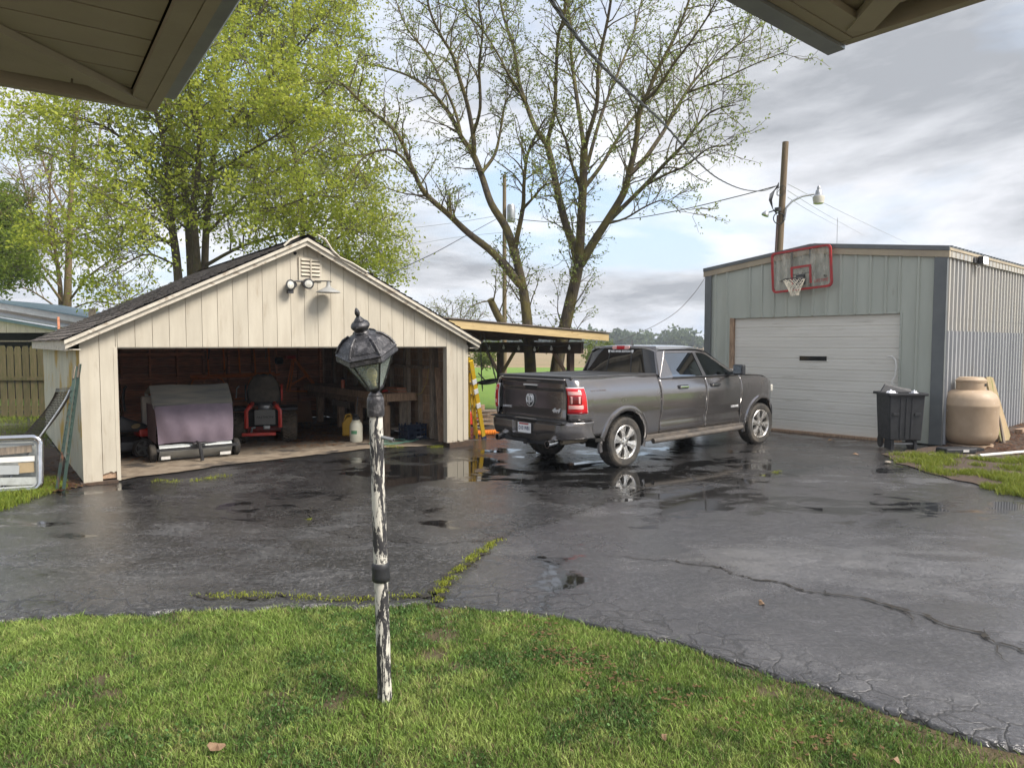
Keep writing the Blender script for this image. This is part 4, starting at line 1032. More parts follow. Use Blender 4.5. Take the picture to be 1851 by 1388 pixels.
    MB().lathe([(.0, .06), (.046, .06)], 18, frame((XR - .22, sg * .60, .46), (0, 1, 0), (0, 0, 1), (1, 0, .12)), caps=False).build('exhaust_bore', M_dark, truck)
# roof and inner shell
def roofn(u, v):
    x = lerp(1.0, 2.50, u); y = lerp(-.775, .775, v); e = abs(y) / .775
    z = 1.985 - .018 * (2 * u - .9) ** 2 - .072 * e ** 5 - (.055 * max(0, (u - .8) / .2) ** 2) - .04 * max(0, (.06 - u) / .06)
    return (x, y, z)
ro = MB().grid(roofn, 24, 24, flip=False).build('roof', M_paint, truck, smooth=60)
MB().lathe([(.045, 0), (.03, .03), (.012, .10), (.0, .14)], 8, Matrix.Translation((1.32, 0, 1.96)) @ Matrix.Diagonal((1.5, .45, 1, 1))).build('antenna_fin', M_blackplastic, truck, smooth=50)
# windscreen, cab back with window
MB().add([(3.36, -.90, 1.42), (3.36, .90, 1.42), (2.48, .72, 1.905), (2.48, -.72, 1.905)], [(0, 1, 2, 3)]).build('windscreen', M_clear, truck)
def back(u, v, off=0.0):
    z = lerp(1.40, 1.965, v); yb = lerp(.925, .745, v) - .02
    y = lerp(-yb, yb, u); e = abs(2 * u - 1); return (lerp(.925, 1.03, v) + .05 * e ** 4 - off, y, z)
MB().grid(lambda u, v: back(u, v), 24, 8, flip=True).build('cab_back', M_paint, truck, smooth=60)
MB().grid(lambda u, v: back(lerp(.035, .965, u), lerp(.04, .93, v), .008), 24, 8, flip=True).build('rear_window', pm('rear_glass', (.012, .012, .012), None, 4, .03, spec=.8), truck, smooth=60)
rwin = bpy.data.objects['rear_window']
for u in (.335, .665): MB().grid(lambda a, b, u=u: back(u - .006 + .012 * a, lerp(.1, .85, b), .012), 1, 6, flip=True).build('divider', M_blackplastic, rwin)
def backM(u, v, off): 
    o = Vector(back(u, v, off)); ex = (Vector(back(u - .01, v)) - Vector(back(u + .01, v))); ex = Vector((0, -1, 0)); ey = Vector((.105, 0, .565)).normalized(); return frame(o, ex, ey, ex.cross(ey))
text_obj('sticker', 'RED RIVER EDITION', .052, M_sticker, rwin, backM(.50, .83, .014), .001, sx=.98, bold=.002)
for u in (.68, .32):
    T = backM(u, .83, .014); MB().prism([xf(T, p) for p in ((-.024, .028, 0), (.024, .028, 0), (.026, -.002, 0), (0, -.032, 0), (-.026, -.002, 0))], (-.002, 0, 0)).build('shield_sticker', M_sticker, rwin)
text_obj('sticker', 'M-4338', .066, M_sticker, rwin, backM(.845, .115, .014), .001, sx=.95, bold=.004)
text_obj('sticker', 'HVAC#0160757', .058, M_sticker, rwin, backM(.235, .115, .014), .001, sx=.92, bold=.002)
T = backM(.5, .955, .012)
bl_ = MB().prism([xf(T, (a, b, 0)) for a, b in rrect(.20, .03, .028)], (-.014, 0, 0)).build('brake_lamp', M_pinklens, truck)
MB().prism([xf(T, (a, b, .0142)) for a, b in ((-.09, -.031), (.09, -.031), (.09, .031), (-.09, .031))], (-.006, 0, 0)).build('red_lens', M_redlens, bl_)
# hood and front end
def hoodfn(u, v):
    x = lerp(3.36, 4.84, u); hwid = lerp(.90, .70, max(0, (u - .6) / .4) ** 2); y = lerp(-hwid, hwid, v); e = abs(2 * v - 1)
    z = interp(x, [(3.36, 1.425), (3.8, 1.43), (4.3, 1.395), (4.65, 1.32), (4.84, 1.20)]) + .035 * (1 - e ** 3) + .03 * max(0, 1 - abs(e - .45) / .28) * (1 - u)
    return (x, y, z - .02 * e ** 6)
MB().grid(hoodfn, 30, 30).build('hood', M_paint, truck, smooth=60)
Box('grille', (4.80, 4.90, -.66, .66, .62, 1.16), M_blackplastic, truck, .03)
m = MB(); 
def fb(u, v):
    y = lerp(-.90, .90, u); z = lerp(.42, .80, v); return (5.0 - .26 * abs(2 * u - 1) ** 3 - .05 * abs(2 * v - 1) ** 2, y, z)
o = m.grid(fb, 24, 6).build('front_bumper', M_blackplastic, truck, smooth=50); s = o.modifiers.new('thickness', 'SOLIDIFY'); s.thickness = .12; s.offset = -1
for sg in (-1, 1): bevel(MB().bx(4.62, 4.84, *sorted((sg * .68, sg * .86)), 1.02, 1.17).build('headlamp', M_lens, truck), .03, 3)
# dark inner tub, floor, seats
Box('chassis', (-1.0, 4.6, -.52, .52, .40, .62), M_grime, truck); Box('bed_floor', (-1.15, .9, -.9, .9, .80, .84), M_dark, truck)
Box('cab_floor', (.95, 3.5, -.9, .9, .50, .58), M_dark, truck); Box('firewall', (3.38, 3.42, -.9, .9, .55, 1.40), M_dark, truck)
Box('engine_bay', (3.44, 4.6, -.6, .6, .62, 1.2), M_dark, truck); Box('dashboard', (2.95, 3.36, -.88, .88, 1.02, 1.38), M_blackplastic, truck, .04)
for sy in (-.42, .42):
    for sx in (2.15, 1.2):
        st = MB().bx(sx, sx + .5, sy - .26, sy + .26, .85, 1.0).build('seat', M_blackplastic, truck); bevel(st, .05, 2)
        bevel(MB().bx(sx - .12, sx + .04, sy - .25, sy + .25, .95, 1.52).build('seat_back', M_blackplastic, st), .05, 2)
        bevel(MB().bx(sx - .13, sx - .03, sy - .13, sy + .13, 1.56, 1.74).build('headrest', M_blackplastic, st), .03, 2)
MB().tube([Vector((2.80, .42, 1.33)) + Vector((.06 * math.sin(t), .19 * math.cos(t), .18 * math.sin(t))) for t in np.linspace(0, 2 * math.pi, 25)], .016, 6).build('steering_wheel', M_blackplastic, truck)
MB().tube([(-.0, -.70, TR_), (0, .70, TR_)], .06, 10).build('rear_axle', M_caliper, truck); MB().lathe([(.0, -.15), (.14, -.1), (.16, 0), (.14, .1), (0, .15)], 14, Matrix.Translation((0, 0, TR_))).build('differential', M_caliper, truck, smooth=60)
for sy in (-.5, .5): MB().bar((-.35, sy * .9, .62), (.4, sy * .9, .50), .06, .05).build('leaf_spring', M_caliper, truck)
for sy in (-.62, .62): MB().bar((-.12, sy, .88), (.12, sy, .72), .10, .05).build('shock_mount', M_caliper, truck)
MB().tube([(-1.1, -.60, .47), (-.6, -.58, .46), (.6, -.35, .44)], .04, 8).build('exhaust_pipe', M_caliper, truck)
Box('spare_shield', (-.95, -.35, -.42, .42, .46, .60), M_dark, truck, .04)
# tonneau cover and tailgate
bevel(MB().bx(XR + .03, .93, -.86, .86, 1.455, 1.50).build('tonneau_cover', pm('tonneau_vinyl', (.03, .03, .031), (.045, .045, .046), 20, .45, bmp=.2, bscale=200), truck), .012, 2)
for k in range(3): Box('cover_seam', (-.55 + k * .5, -.54 + k * .5, -.85, .85, 1.5005, 1.506), M_blackplastic, bpy.data.objects['tonneau_cover'])
def tg(u, v):
    y = lerp(-.765, .765, u); z = lerp(.80, 1.455, v)
    x = XR - interp(z, [(.80, .0), (.86, .004), (.98, -.012), (1.20, -.014), (1.27, -.012), (1.30, .006), (1.40, .010), (1.43, .045), (1.455, .05)]) + .0 * y
    return (x + .02 * abs(2 * u - 1) ** 8, y, z)
o = MB().grid(tg, 30, 40, flip=True).build('tailgate', M_paint, truck, smooth=30); s = o.modifiers.new('thickness', 'SOLIDIFY'); s.thickness = .05; s.offset = -1
tgate = o
for p in list(o.data.polygons): pass
def rearM(y, z, off=.012): return frame((XR - off, y, z), (0, -1, 0), (0, 0, 1), (-1, 0, 0))
bevel(MB().bx(XR - .035, XR - .008, -.16, .16, 1.335, 1.36).build('gate_handle', M_badge, tgate), .006); Box('handle_recess', (XR - .016, XR - .002, -.13, .13, 1.285, 1.334), M_dark, tgate)
# ram head emblem
T = rearM(.02, 1.10, .0); em = [(-.055, .10), (.055, .10), (.088, .062), (.09, -.03), (.05, -.092), (0, -.108), (-.05, -.092), (-.09, -.03), (-.088, .062)]
emb = MB().prism([xf(T, (a, b, .0)) for a, b in em], (-.016, 0, 0)).build('emblem', M_badge, tgate)
MB().prism([xf(T, (a * .84, b * .86, .0165)) for a, b in em], (-.003, 0, 0)).build('emblem_field', M_blackplastic, emb)
for s_ in (-1, 1):
    MB().tube([xf(T, (s_ * a, b, .024)) for a, b in ((.008, .062), (.03, .074), (.056, .058), (.066, .02), (.058, -.02), (.036, -.034), (.026, -.012))], [.012, .015, .016, .015, .013, .010, .006], 6).build('emblem_horn', M_badge, emb, smooth=60)
MB().prism([xf(T, p) for p in ((-.024, .056, .02), (.024, .056, .02), (.020, 0, .02), (.012, -.06, .02), (0, -.078, .02), (-.012, -.06, .02), (-.020, 0, .02))], (-.012, 0, 0)).build('emblem_head', M_badge, emb)
text_obj('badge', '4x4', .095, M_badge, tgate, rearM(-.56, .965, -.004), .008, shear=.35, sx=1.15, bold=.003)
text_obj('badge', 'LARAMIE', .05, M_badge, tgate, rearM(.60, .965, -.004), .008, sx=1.1)
sideM = lambda x, z, off=.004: frame((x, -(hw(z) + off), z), (1, 0, 0), (0, 0, 1), (0, -1, 0))
text_obj('badge', 'LARAMIE', .06, M_badge, bpy.data.objects['front_door'], sideM(3.18, .815, .0), .008, sx=1.05, bold=.001)
text_obj('decal', 'BACKCOUNTRY', .05, pm('faded_decal', (.2, .18, .18), None, 4, .4), bpy.data.objects['bed_side'], sideM(-.66, 1.27, .001), .0015, sx=.95)
text_obj('badge', '5.7 HEMI', .05, M_badge, bpy.data.objects['hood'], frame((3.82, -.55, 1.485), (1, 0, -.02), (0, .5, .86), (0, -.86, .5)), .003)
# rear bumper: shaped face with plate recess and step ends
def bump_path(u):
    y = lerp(-1.0, 1.0, u); a = abs(y)
    x = -1.36 if a < .70 else -1.36 + .36 * ((a - .70) / .30) ** 2.4
    return x, y
def bump_fn(u, v):
    if u < .1: x, y = lerp(-.80, -1.0, u / .1), -1.0
    elif u > .9: x, y = lerp(-1.0, -.80, (u - .9) / .1), 1.0
    else: x, y = bump_path((u - .1) / .8)
    z = lerp(interp(abs(y), [(0, .47), (.35, .47), (.45, .50), (1, .54)]), .80, v)
    dx = .06 * (max(0, .5 - v) / .5) ** 1.5 + (.035 if v > .9 else 0) * (1 if abs(y) < .9 else .3)
    if abs(y) < .26 and .35 < v < .95: dx += .05
    return (x + dx, y * (1 - .01 * (1 - v)), z)
o = MB().grid(bump_fn, 80, 14, flip=True).build('rear_bumper', M_paint, truck, smooth=35); s = o.modifiers.new('thickness', 'SOLIDIFY'); s.thickness = .03; s.offset = -1
rb = o
Box('step_pad', (-1.34, -1.16, -.86, .86, .795, .812), M_blackplastic, rb)
Box('lower_valance', (-1.30, -1.05, -.55, .55, .42, .50), M_blackplastic, rb, .02)
plate = MB().bx(-1.345, -1.338, -.155, .155, .585, .745).build('licence_plate', M_sticker, rb)
M_ptext = pm('plate_blue', (.02, .03, .10), None, 5, .5); M_pred = pm('plate_red', (.45, .05, .05), None, 5, .5)
text_obj('plate_number', 'D10 W81', .085, M_ptext, plate, frame((-1.3455, 0, .655), (0, -1, 0), (0, 0, 1), (-1, 0, 0)), .001, sx=.78, bold=.002)
Box('plate_band', (-1.3465, -1.3452, -.10, .12, .715, .738), M_pred, plate)
for sy in (-.30, .30): Box('tow_loop', (-1.34, -1.30, sy - .03, sy + .03, .66, .70), M_dark, rb)
Box('hitch', (-1.32, -1.05, -.05, .05, .40, .47), M_blackmetal, truck); MB().bar((-.72, -.9, .50), (-.5, -.9, .49), .14, .05).build('mud_bracket', M_dark, truck)
# wheels
def wheel_meshes():
    P = truck
    prof = [(.275, -.13), (.30, -.142), (.37, -.142), (.397, -.125), (.41, -.09), (.41, .09), (.397, .125), (.37, .142), (.30, .142), (.275, .13)]
    T0 = frame((0, 0, 0), (1, 0, 0), (0, 0, 1), (0, -1, 0))
    ty = MB(); ty.lathe(prof, 56, T0, caps=False)
    for k in range(40):
        for sg in (-1, 1):
            a = 2 * math.pi * (k + .25 * sg) / 40
            T = T0 @ Matrix.Rotation(a, 4, 'Z') @ Matrix.Translation((.411, 0, sg * .065))
            ty.bx(-.003, .004, -.018, .018, -.05, .05, T=T @ Matrix.Rotation(.35 * sg, 4, 'X'))
    rim = MB()
    rim.lathe([(.262, .10), (.280, .132), (.272, .138), (.255, .118), (.245, .06), (.245, -.12)], 48, T0, caps=False)
    for k in range(6):
        a = 2 * math.pi * k / 6
        T = T0 @ Matrix.Rotation(a, 4, 'Z')
        for q in (-1, 1):
            vs = [(.05, 0, .108), (.05, q * .042, .104), (.14, q * .040, .112), (.262, q * .088, .120), (.262, 0, .132), (.16, 0, .126)]
            lo = [(x, y, z - .05) for x, y, z in vs]
            f = [tuple(range(6)) if q > 0 else tuple(reversed(range(6)))] + [(i, (i + 1) % 6, (i + 1) % 6 + 6, i + 6) for i in range(6)]
            rim.add([xf(T, p) for p in vs + lo], f)
    rim.lathe([(.0, .06), (.085, .06), (.085, .108), (.05, .116), (.045, .125), (.03, .13), (0, .13)], 24, T0, caps=False)
    dk = MB(); dk.lathe([(.0, .03), (.245, .03), (.246, -.1)], 32, T0, caps=False)
    lug = MB()
    for k in range(6):
        a = 2 * math.pi * (k + .5) / 6; lug.lathe([(.011, .1), (.011, .122), (0, .124)], 6, T0 @ Matrix.Translation((.065 * math.cos(a), .065 * math.sin(a), 0)), caps=False)
    return ty, rim, dk, lug
tyb, rimb, dkb, lugb = wheel_meshes()
first = None
for ax in (0, WB):
    for sg in (-1, 1):
        if first is None:
            w = tyb.build('wheel', M_rubber, truck, smooth=30, fixn=True); r_ = rimb.build('rim', M_alloy, w, smooth=30, fixn=True); d_ = dkb.build('brake_disc', M_dark, w, fixn=True); l_ = lugb.build('lug_nuts', M_dark, w); first = (w, r_, d_, l_)
        else:
            w = first[0].copy(); C.objects.link(w); w.parent = truck
            for q in first[1:]:
                c = q.copy(); C.objects.link(c); c.parent = w
        w.location = (ax, sg * .845, TR_ - .012)
        w.rotation_euler = (0, R(17 + ax * 6), 0) if sg < 0 else (0, R(40), math.pi)
        if ax and sg < 0: w.rotation_euler = (0, R(10), R(-5))
# ================================================================ lamp post on the lawn
def onplane(u, v, p, n):
    d = ray(u, v); o = Vector((0, 0, CAM_H)); n = Vector(n); t = (Vector(p) - o).dot(n) / d.dot(n); return o + d * t
lb = G(696, 1268, -.03)
lamp = thing('lamp_post', 'old lamp post with peeling white paint and a tilted black lantern', 'lamp post', (lb.x, lb.y, -.03), rot=(R(0.3), R(-1.15), 0))
def peel():
    m, nt, b = base_mat('peeling_post'); b.inputs['Roughness'].default_value = .55
    tc = nd(nt, 'ShaderNodeTexCoord'); sx = nd(nt, 'ShaderNodeSeparateXYZ'); nt.links.new(tc.outputs['Object'], sx.inputs[0])
    n1 = noise(nt, 15, 8, .72, (1.5, 1.5, .34), dist=.5, off=(3.2, 1.0, 2.0)); n2 = noise(nt, 40, 4, .6, (1, 1, .5))
    hgt = nd(nt, 'ShaderNodeMapRange'); hgt.inputs[1].default_value = 0; hgt.inputs[2].default_value = 1.7; hgt.inputs[3].default_value = .005; hgt.inputs[4].default_value = -.03
    nt.links.new(sx.outputs['Z'], hgt.inputs[0])
    ad = nd(nt, 'ShaderNodeMath', operation='ADD'); nt.links.new(n1.outputs['Fac'], ad.inputs[0]); nt.links.new(hgt.outputs[0], ad.inputs[1])
    f = ramp(nt, ad.outputs[0], [(.485, (0, 0, 0)), (.50, (1, 1, 1))]).outputs[0]
    wc = ramp(nt, n2.outputs['Fac'], [(.3, (.66, .63, .55)), (.7, (.52, .50, .44))]).outputs[0]
    bc_ = ramp(nt, n2.outputs['Fac'], [(.3, (.018, .018, .022)), (.72, (.05, .048, .05))]).outputs[0]
    nt.links.new(mixc(nt, f, wc, bc_), b.inputs['Base Color'])
    inv = mixc(nt, f, (1, 1, 1), (0, 0, 0)); bump(nt, b, inv, .6, .004); return m
M_peel = peel()
M_lantern = pm('lantern_iron', (0.028, 0.028, 0.031), (0.05, 0.049, 0.053), 22, .38, .3, bmp=.45, bscale=60, dirt=(.16, .155, .16), dscale=22, dlo=.52, dhi=.68, rvar=.12)
MB().lathe([(.040, 0), (.039, .6), (.0375, 1.69), (.037, 1.71)], 28).build('post', M_peel, lamp, smooth=50)
MB().lathe([(.043, .70), (.049, .705), (.0505, .73), (.049, .76), (.0505, .775), (.049, .80), (.044, .806)], 24).build('tape_band', M_blackplastic, lamp, smooth=50)
cup = MB().lathe([(.041, 1.60), (.050, 1.603), (.052, 1.62), (.052, 1.69), (.047, 1.708), (.043, 1.712), (.043, 1.72), (.028, 1.735), (.024, 1.755), (.03, 1.768)], 28).build('collar', M_lantern, lamp, smooth=40)
sp = MB(); ds = Vector((.86, -.5, -.12)).normalized()
sp.tube([Vector((.0, 0, 1.52)), Vector((.0, 0, 1.52)) + ds * .12], .0105, 10); sp.build('spigot', M_steel, lamp, smooth=50)
MB().tube([Vector((0, 0, 1.52)) + ds * .118, Vector((0, 0, 1.52)) + ds * .1205], .008, 10).build('spigot_bore', M_dark, lamp)
ax = Vector((-.12, -.34, .92)).normalized(); ex = Vector((1, 0, 0)); ex = (ex - ax * ex.dot(ax)).normalized(); ey = ax.cross(ex)
HT = frame((.002, .0, 1.785), ex, ey, ax) @ Matrix.Scale(.90, 4); cup.location.z = .03; cup.scale = (.92, .92, 1); HP = R(8)
head = thing('lantern_head', 'x', 'x'); del head['label']; del head['category']; head.parent = lamp; head.matrix_local = HT
def hexp(r, t, k): a = R(60 * k) + HP; return Vector((r * math.cos(a), r * math.sin(a), t))
MB().lathe([(.052, .0), (.056, .012), (.06, .016), (.05, .02)], 6, phase=HP).build('base_ring', M_lantern, head)
MB().lathe([(.155, .212), (.180, .213), (.188, .222), (.181, .248), (.187, .256), (.170, .272)], 6, phase=HP).build('roof_skirt', M_lantern, head)
rf = MB().lathe([(.172, .268), (.150, .302), (.118, .335), (.082, .355)], 6, phase=HP).build('lantern_roof', M_lantern, head)
for k in range(6):
    pts = [hexp(r, t, k) for r, t in ((.176, .268), (.154, .306), (.121, .340), (.082, .360))]
    MB().tube(pts, [.008, .007, .007, .006], 6).build('roof_rib', M_lantern, rf, smooth=60)
    a, b = hexp(.162, .282, k), hexp(.162, .282, k + 1); MB().tube([a.lerp(b, .12), a.lerp(b, .88)], .0045, 5).build('roof_bead', M_lantern, rf)
    q = [hexp(.168, .277, k), hexp(.168, .277, k + 1), hexp(.112, .341, k + 1), hexp(.112, .341, k)]
    c_ = sum(q, Vector()) / 4; nrm = (q[1] - q[0]).cross(q[2] - q[0]).normalized()
    MB().add([c_ + (p - c_) * .74 + nrm * .004 for p in q] + [c_ + (p - c_) * .84 - nrm * .001 for p in q], [(0, 1, 2, 3)] + [(i, i + 4, (i + 1) % 4 + 4, (i + 1) % 4) for i in range(4)]).build('roof_panel', M_lantern, rf, fixn=True)
cap = MB().lathe([(0.082, .352), (0.057, .365), (0.046, .375), (0.049, .382), (0.043, .390), (0.043, .402), (0.052, .412), (0.059, .428), (0.059, .442), (0.051, .462), (0.037, .475), (0.031, .478), (0.033, .482), (0.023, .498), (0.016, .510), (0.011, .516)], 28).build('cap', M_lantern, head, smooth=45); cap.scale = (.95, .95, .72); cap.location.z = .352 * .28
MB().lathe([(0.009, .514), (0.014, .524), (0.017, .538), (0.014, .554), (0.008, .570), (0.000, .582)], 16).build('finial', M_lantern, head, smooth=50); fin = bpy.data.objects['finial']; fin.scale = (.95, .95, .8); fin.location.z = .060
mg_, nt, b_ = base_mat('lantern_glass'); b_.inputs['Base Color'].default_value = (.52, .60, .55, 1); b_.inputs['Roughness'].default_value = .18
gz = noise(nt, 14, 5, .6); nt.links.new(ramp(nt, gz.outputs['Fac'], [(.3, (.30,) * 3), (.7, (.48,) * 3)]).outputs[0], b_.inputs['Alpha'])
for k in range(6):
    MB().add([hexp(.052, .018, k), hexp(.052, .018, k + 1), hexp(.150, .210, k + 1), hexp(.150, .210, k)], [(0, 1, 2, 3)]).build('pane', mg_, head)
    MB().tube([hexp(.055, .016, k), hexp(.154, .212, k)], .0065, 6).build('frame_bar', M_lantern, head)
MB().lathe([(.012, .02), (.014, .05), (.03, .08), (.034, .105), (.024, .13), (0, .138)], 16).build('bulb', pm('amber_bulb', (.75, .70, .42), None, 4, .25), head, smooth=60)

# ================================================================ things inside the garage
def gthing(name, label, cat, x, y, z=.02, rz=0.0, group=None): p = gw(x, y, z); return thing(name, label, cat, p, GA + rz, group)
swp = gthing('lawn_sweeper', 'tow-behind lawn sweeper with a faded purple fabric hopper', 'lawn sweeper', 1.82, 1.40)
M_purple = pm('purple_fabric', (0.26, 0.205, 0.245), (0.19, 0.15, 0.185), 2.5, .85, bmp=.25, bscale=40, dirt=(.30, .26, .27), dscale=2, dlo=.6, dhi=.8)
M_canvas = pm('grey_canvas', (0.25, 0.23, 0.19), (0.14, 0.14, 0.135), 2.4, .9, bmp=.2, bscale=50, stretch=(.6, 2, 5), dirt=(.30, .26, .19), dscale=3, dlo=.6, dhi=.75, dstretch=(.5, 2, 5))
def hop(u, v):
    x = lerp(-.64, .62, u); z = lerp(.30, .93, v); e = abs(2 * u - 1)
    y = -.04 - .16 * math.sin(v * 2.6 + .25) * (1 - e ** 4 * .55) + .03 * math.sin(u * 9 + v * 2) * (1 - v) * .5 + .012 * math.sin(u * 25 + 3 * v)
    return (x + .03 * (1 - v) * (2 * u - 1) * -1, y + .10 * v, z + .02 * (1 - v) * math.sin(u * 6) + .02 * (1 - e) * (v > .99))
MB().grid(hop, 40, 20).build('hopper_front', M_purple, swp, smooth=70)
for s_ in (-1, 1): MB().add([(s_ * .63, 0, .30), (s_ * .63, .75, .34), (s_ * .63, .80, .95), (s_ * .63, .02, .95)], [(0, 1, 2, 3)]).build('hopper_side', M_purple, swp)
MB().grid(lambda u, v: (lerp(-.66, .63, u), .03 + .30 * v - .02 * math.sin(v * 3), .90 + .37 * v + .012 * math.sin(u * 7)), 16, 8).build('hopper_flap', M_canvas, swp, smooth=70)
MB().add([(-.66, .33, 1.27), (.63, .33, 1.27), (.63, .85, 1.10), (-.66, .85, 1.10)], [(0, 1, 2, 3)]).build('hopper_top', M_canvas, swp)
M_drum = pm('drum_metal', (0.47, 0.49, 0.48), (.38, .40, .40), 3, .45, .3, dirt=(.3, .27, .22), dscale=6, dlo=.62, dhi=.75)
MB().grid(lambda u, v: (lerp(-.60, .57, u), .08 - .17 * math.sin(v * 2.4), .015 + .27 * v), 4, 10).build('drum_cover', M_drum, swp, smooth=60)
Box('label_plate', (-.58, -.44, -.105, -.10, .05, .10), M_whitetrim, swp); Box('label_plate', (.36, .54, -.105, -.10, .05, .10), M_whitetrim, swp)
MB().bar((-.66, -.16, .22), (.66, -.16, .22), .035, .045).build('tow_bar', M_blackmetal, swp)
MB().tube([(-.02, -.12, .30), (-.02, -.30, .30), (-.02, -.36, .22), (0, -.38, .02)], .03, 8).build('hitch', M_blackmetal, swp); Box('hitch_plate', (-.10, .14, -.24, -.10, .275, .305), M_blackmetal, swp, .01)
for s_ in (-1, 1): MB().lathe([(0, -.05), (.13, -.05), (.15, -.03), (.15, .03), (.13, .05), (0, .05)], 20, frame((s_ * .68, .10, .15), (0, 1, 0), (0, 0, 1), (1, 0, 0))).build('wheel', M_rubber, swp, smooth=40)

zt = gthing('zero_turn_mower', 'red zero-turn mower seen from behind, parked beside the lawn sweeper', 'riding mower', 3.36, 2.62, .02, R(-20)); zt.scale = (1.06,) * 3
M_grey = pm('grey_guard', (0.13, 0.13, 0.125), (.11, .11, .105), 5, .6)
M_mud = pm('muddy_tyre', (0.10, 0.075, 0.05), (0.05, 0.04, 0.03), 14, .9, bmp=.6, bscale=60)
for s_ in (-1, 1):
    T = frame((s_ * .46, .25, .28), (0, 1, 0), (0, 0, 1), (1, 0, 0)); m = MB().lathe([(.13, -.13), (.22, -.15), (.26, -.13), (.28, -.08), (.28, .08), (.26, .13), (.22, .15), (.13, .13)], 30, T)
    for k in range(26):
        for c_ in (-1, 1): m.bx(-.004, .016, -.022, .022, -.055, .055, T=T @ Matrix.Rotation(2 * math.pi * (k + .25 * c_) / 26, 4, 'Z') @ Matrix.Translation((.28, 0, c_ * .062)) @ Matrix.Rotation(.5 * c_, 4, 'X'))
    m.build('rear_wheel', M_mud, zt, smooth=30)
    MB().tube([(s_ * .30, -.02, .30), (s_ * .30, -.04, .62), (s_ * .24, -.02, .70), (s_ * .20, .2, .74)], .04, 6).build('frame_upright', M_red, zt, smooth=50)
    MB().lathe([(0, -.04), (.09, -.04), (.10, 0), (.09, .04), (0, .04)], 14, frame((s_ * .42, 1.55, .12), (0, 1, 0), (0, 0, 1), (1, 0, 0))).build('front_wheel', M_rubber, zt)
    Box('fender', (min(s_ * .28, s_ * .62), max(s_ * .28, s_ * .62), .1, .75, .60, .66), M_blackplastic, zt, .03)
    MB().tube([(s_ * .28, .75, .62), (s_ * .30, .85, 1.0), (s_ * .06, .88, 1.05)], .016, 6).build('lap_bar', M_blackmetal, zt)
    MB().tube([(s_ * .33, .36, .78), (s_ * .33, .34, 1.0), (s_ * .33, .42, 1.08)], .02, 6).build('arm_rest', M_red if s_ > 0 else M_blackplastic, zt)
Box('rear_bar', (-.38, .22, -.10, -.05, .155, .215), M_red, zt, .008); Box('engine_deck', (-.28, .28, .0, .55, .32, .60), M_dark, zt)
gd = Box('rear_guard', (-.155, .215, -.075, -.06, .36, .64), M_grey, zt, .006)
text_obj('lettering', 'FASTMOW', .062, M_dark, gd, frame((.03, -.0765, .50), (1, 0, 0), (0, 0, 1), (0, -1, 0)), .0008, sx=1.02, shear=.2)
MB().lathe([(.0, 0), (.12, 0), (.13, .03), (.13, .09), (.09, .12), (0, .125)], 20, Matrix.Translation((.03, .16, .62))).build('engine', M_steel, zt, smooth=40)
st = MB(); 
def seatfn(u, v):
    a = lerp(-1, 1, u); wdt = interp(v, [(0, .26), (.35, .28), (.7, .25), (.9, .17), (1, .09)]); return (a * wdt, .42 + .10 * v - .05 * (1 - a * a), .74 + .50 * v)
o = st.grid(seatfn, 14, 14).build('seat_back', pm('dusty_vinyl', (.10, .085, .065), (.05, .045, .04), 6, .8, bmp=.2), zt, smooth=60); s = o.modifiers.new('thickness', 'SOLIDIFY'); s.thickness = .07; s.offset = 1
sb_ = o
MB().tube([(-.27, .40, .74), (-.28, .43, .95), (-.24, .46, 1.10), (-.14, .49, 1.22), (0, .50, 1.26), (.14, .49, 1.22), (.24, .46, 1.10), (.28, .43, .95), (.27, .40, .74)], .035, 7).build('seat_edge', M_blackplastic, sb_, smooth=60)
for s_ in (-.13, .12): MB().tube([(s_ + .03 * math.cos(t), .375, .93 + .055 * math.sin(t)) for t in np.linspace(0, 6.283, 13)], .014, 5).build('red_slot', M_red, sb_)
bevel(MB().bx(-.25, .25, .40, .90, .68, .78).build('seat', M_blackplastic, zt), .04, 2); Box('deck', (-.6, .6, .7, 1.3, .12, .26), M_red, zt, .04)
MB().tube([(-.22, -.03, .20), (-.2, -.06, .30), (-.14, -.06, .31)], .02, 6).build('hydraulic_hose', M_steel, zt); Box('exhaust', (.0, .12, -.10, -.02, .27, .35), M_steel, zt, .02)

lt = gthing('lawn_tractor', 'dusty black and red lawn tractor in the dark left corner of the garage', 'lawn tractor', .88, 2.1, .02, R(10))
for yy, xx in ((0, .22), (0, -.42)):
    T = frame((xx, yy, .17), (0, 1, 0), (0, 0, 1), (-1, 0, 0) if False else (1, 0, 0)); w = MB().lathe([(.09, -.06), (.15, -.07), (.17, -.04), (.17, .04), (.15, .07), (.09, .06)], 22, frame((xx, yy, .17), (1, 0, 0), (0, 0, 1), (0, -1, 0))).build('wheel', M_rubber, lt, smooth=40)
    hub = MB(); TT = frame((xx, yy - .05, .17), (1, 0, 0), (0, 0, 1), (0, -1, 0)); hub.lathe([(.125, 0), (.14, .012), (.125, .02), (.115, .01)], 22, TT); hub.lathe([(0, 0), (.035, 0), (.035, .02), (0, .022)], 10, TT)
    for k in range(5): hub.bx(.03, .12, -.022, .022, 0, .015, T=TT @ Matrix.Rotation(k * 2 * math.pi / 5, 4, 'Z'))
    hub.build('hub', M_grey, w)
Box('deck', (-.55, .40, -.02, .8, .12, .30), M_blackplastic, lt, .05); bevel(MB().prism([(-.60, 0, .50), (.28, 0, .44), (.34, 0, .56), (.05, 0, .68), (-.25, 0, .82), (-.60, 0, .84)], (0, .6, 0)).build('hood', M_blackplastic, lt), .05, 3)
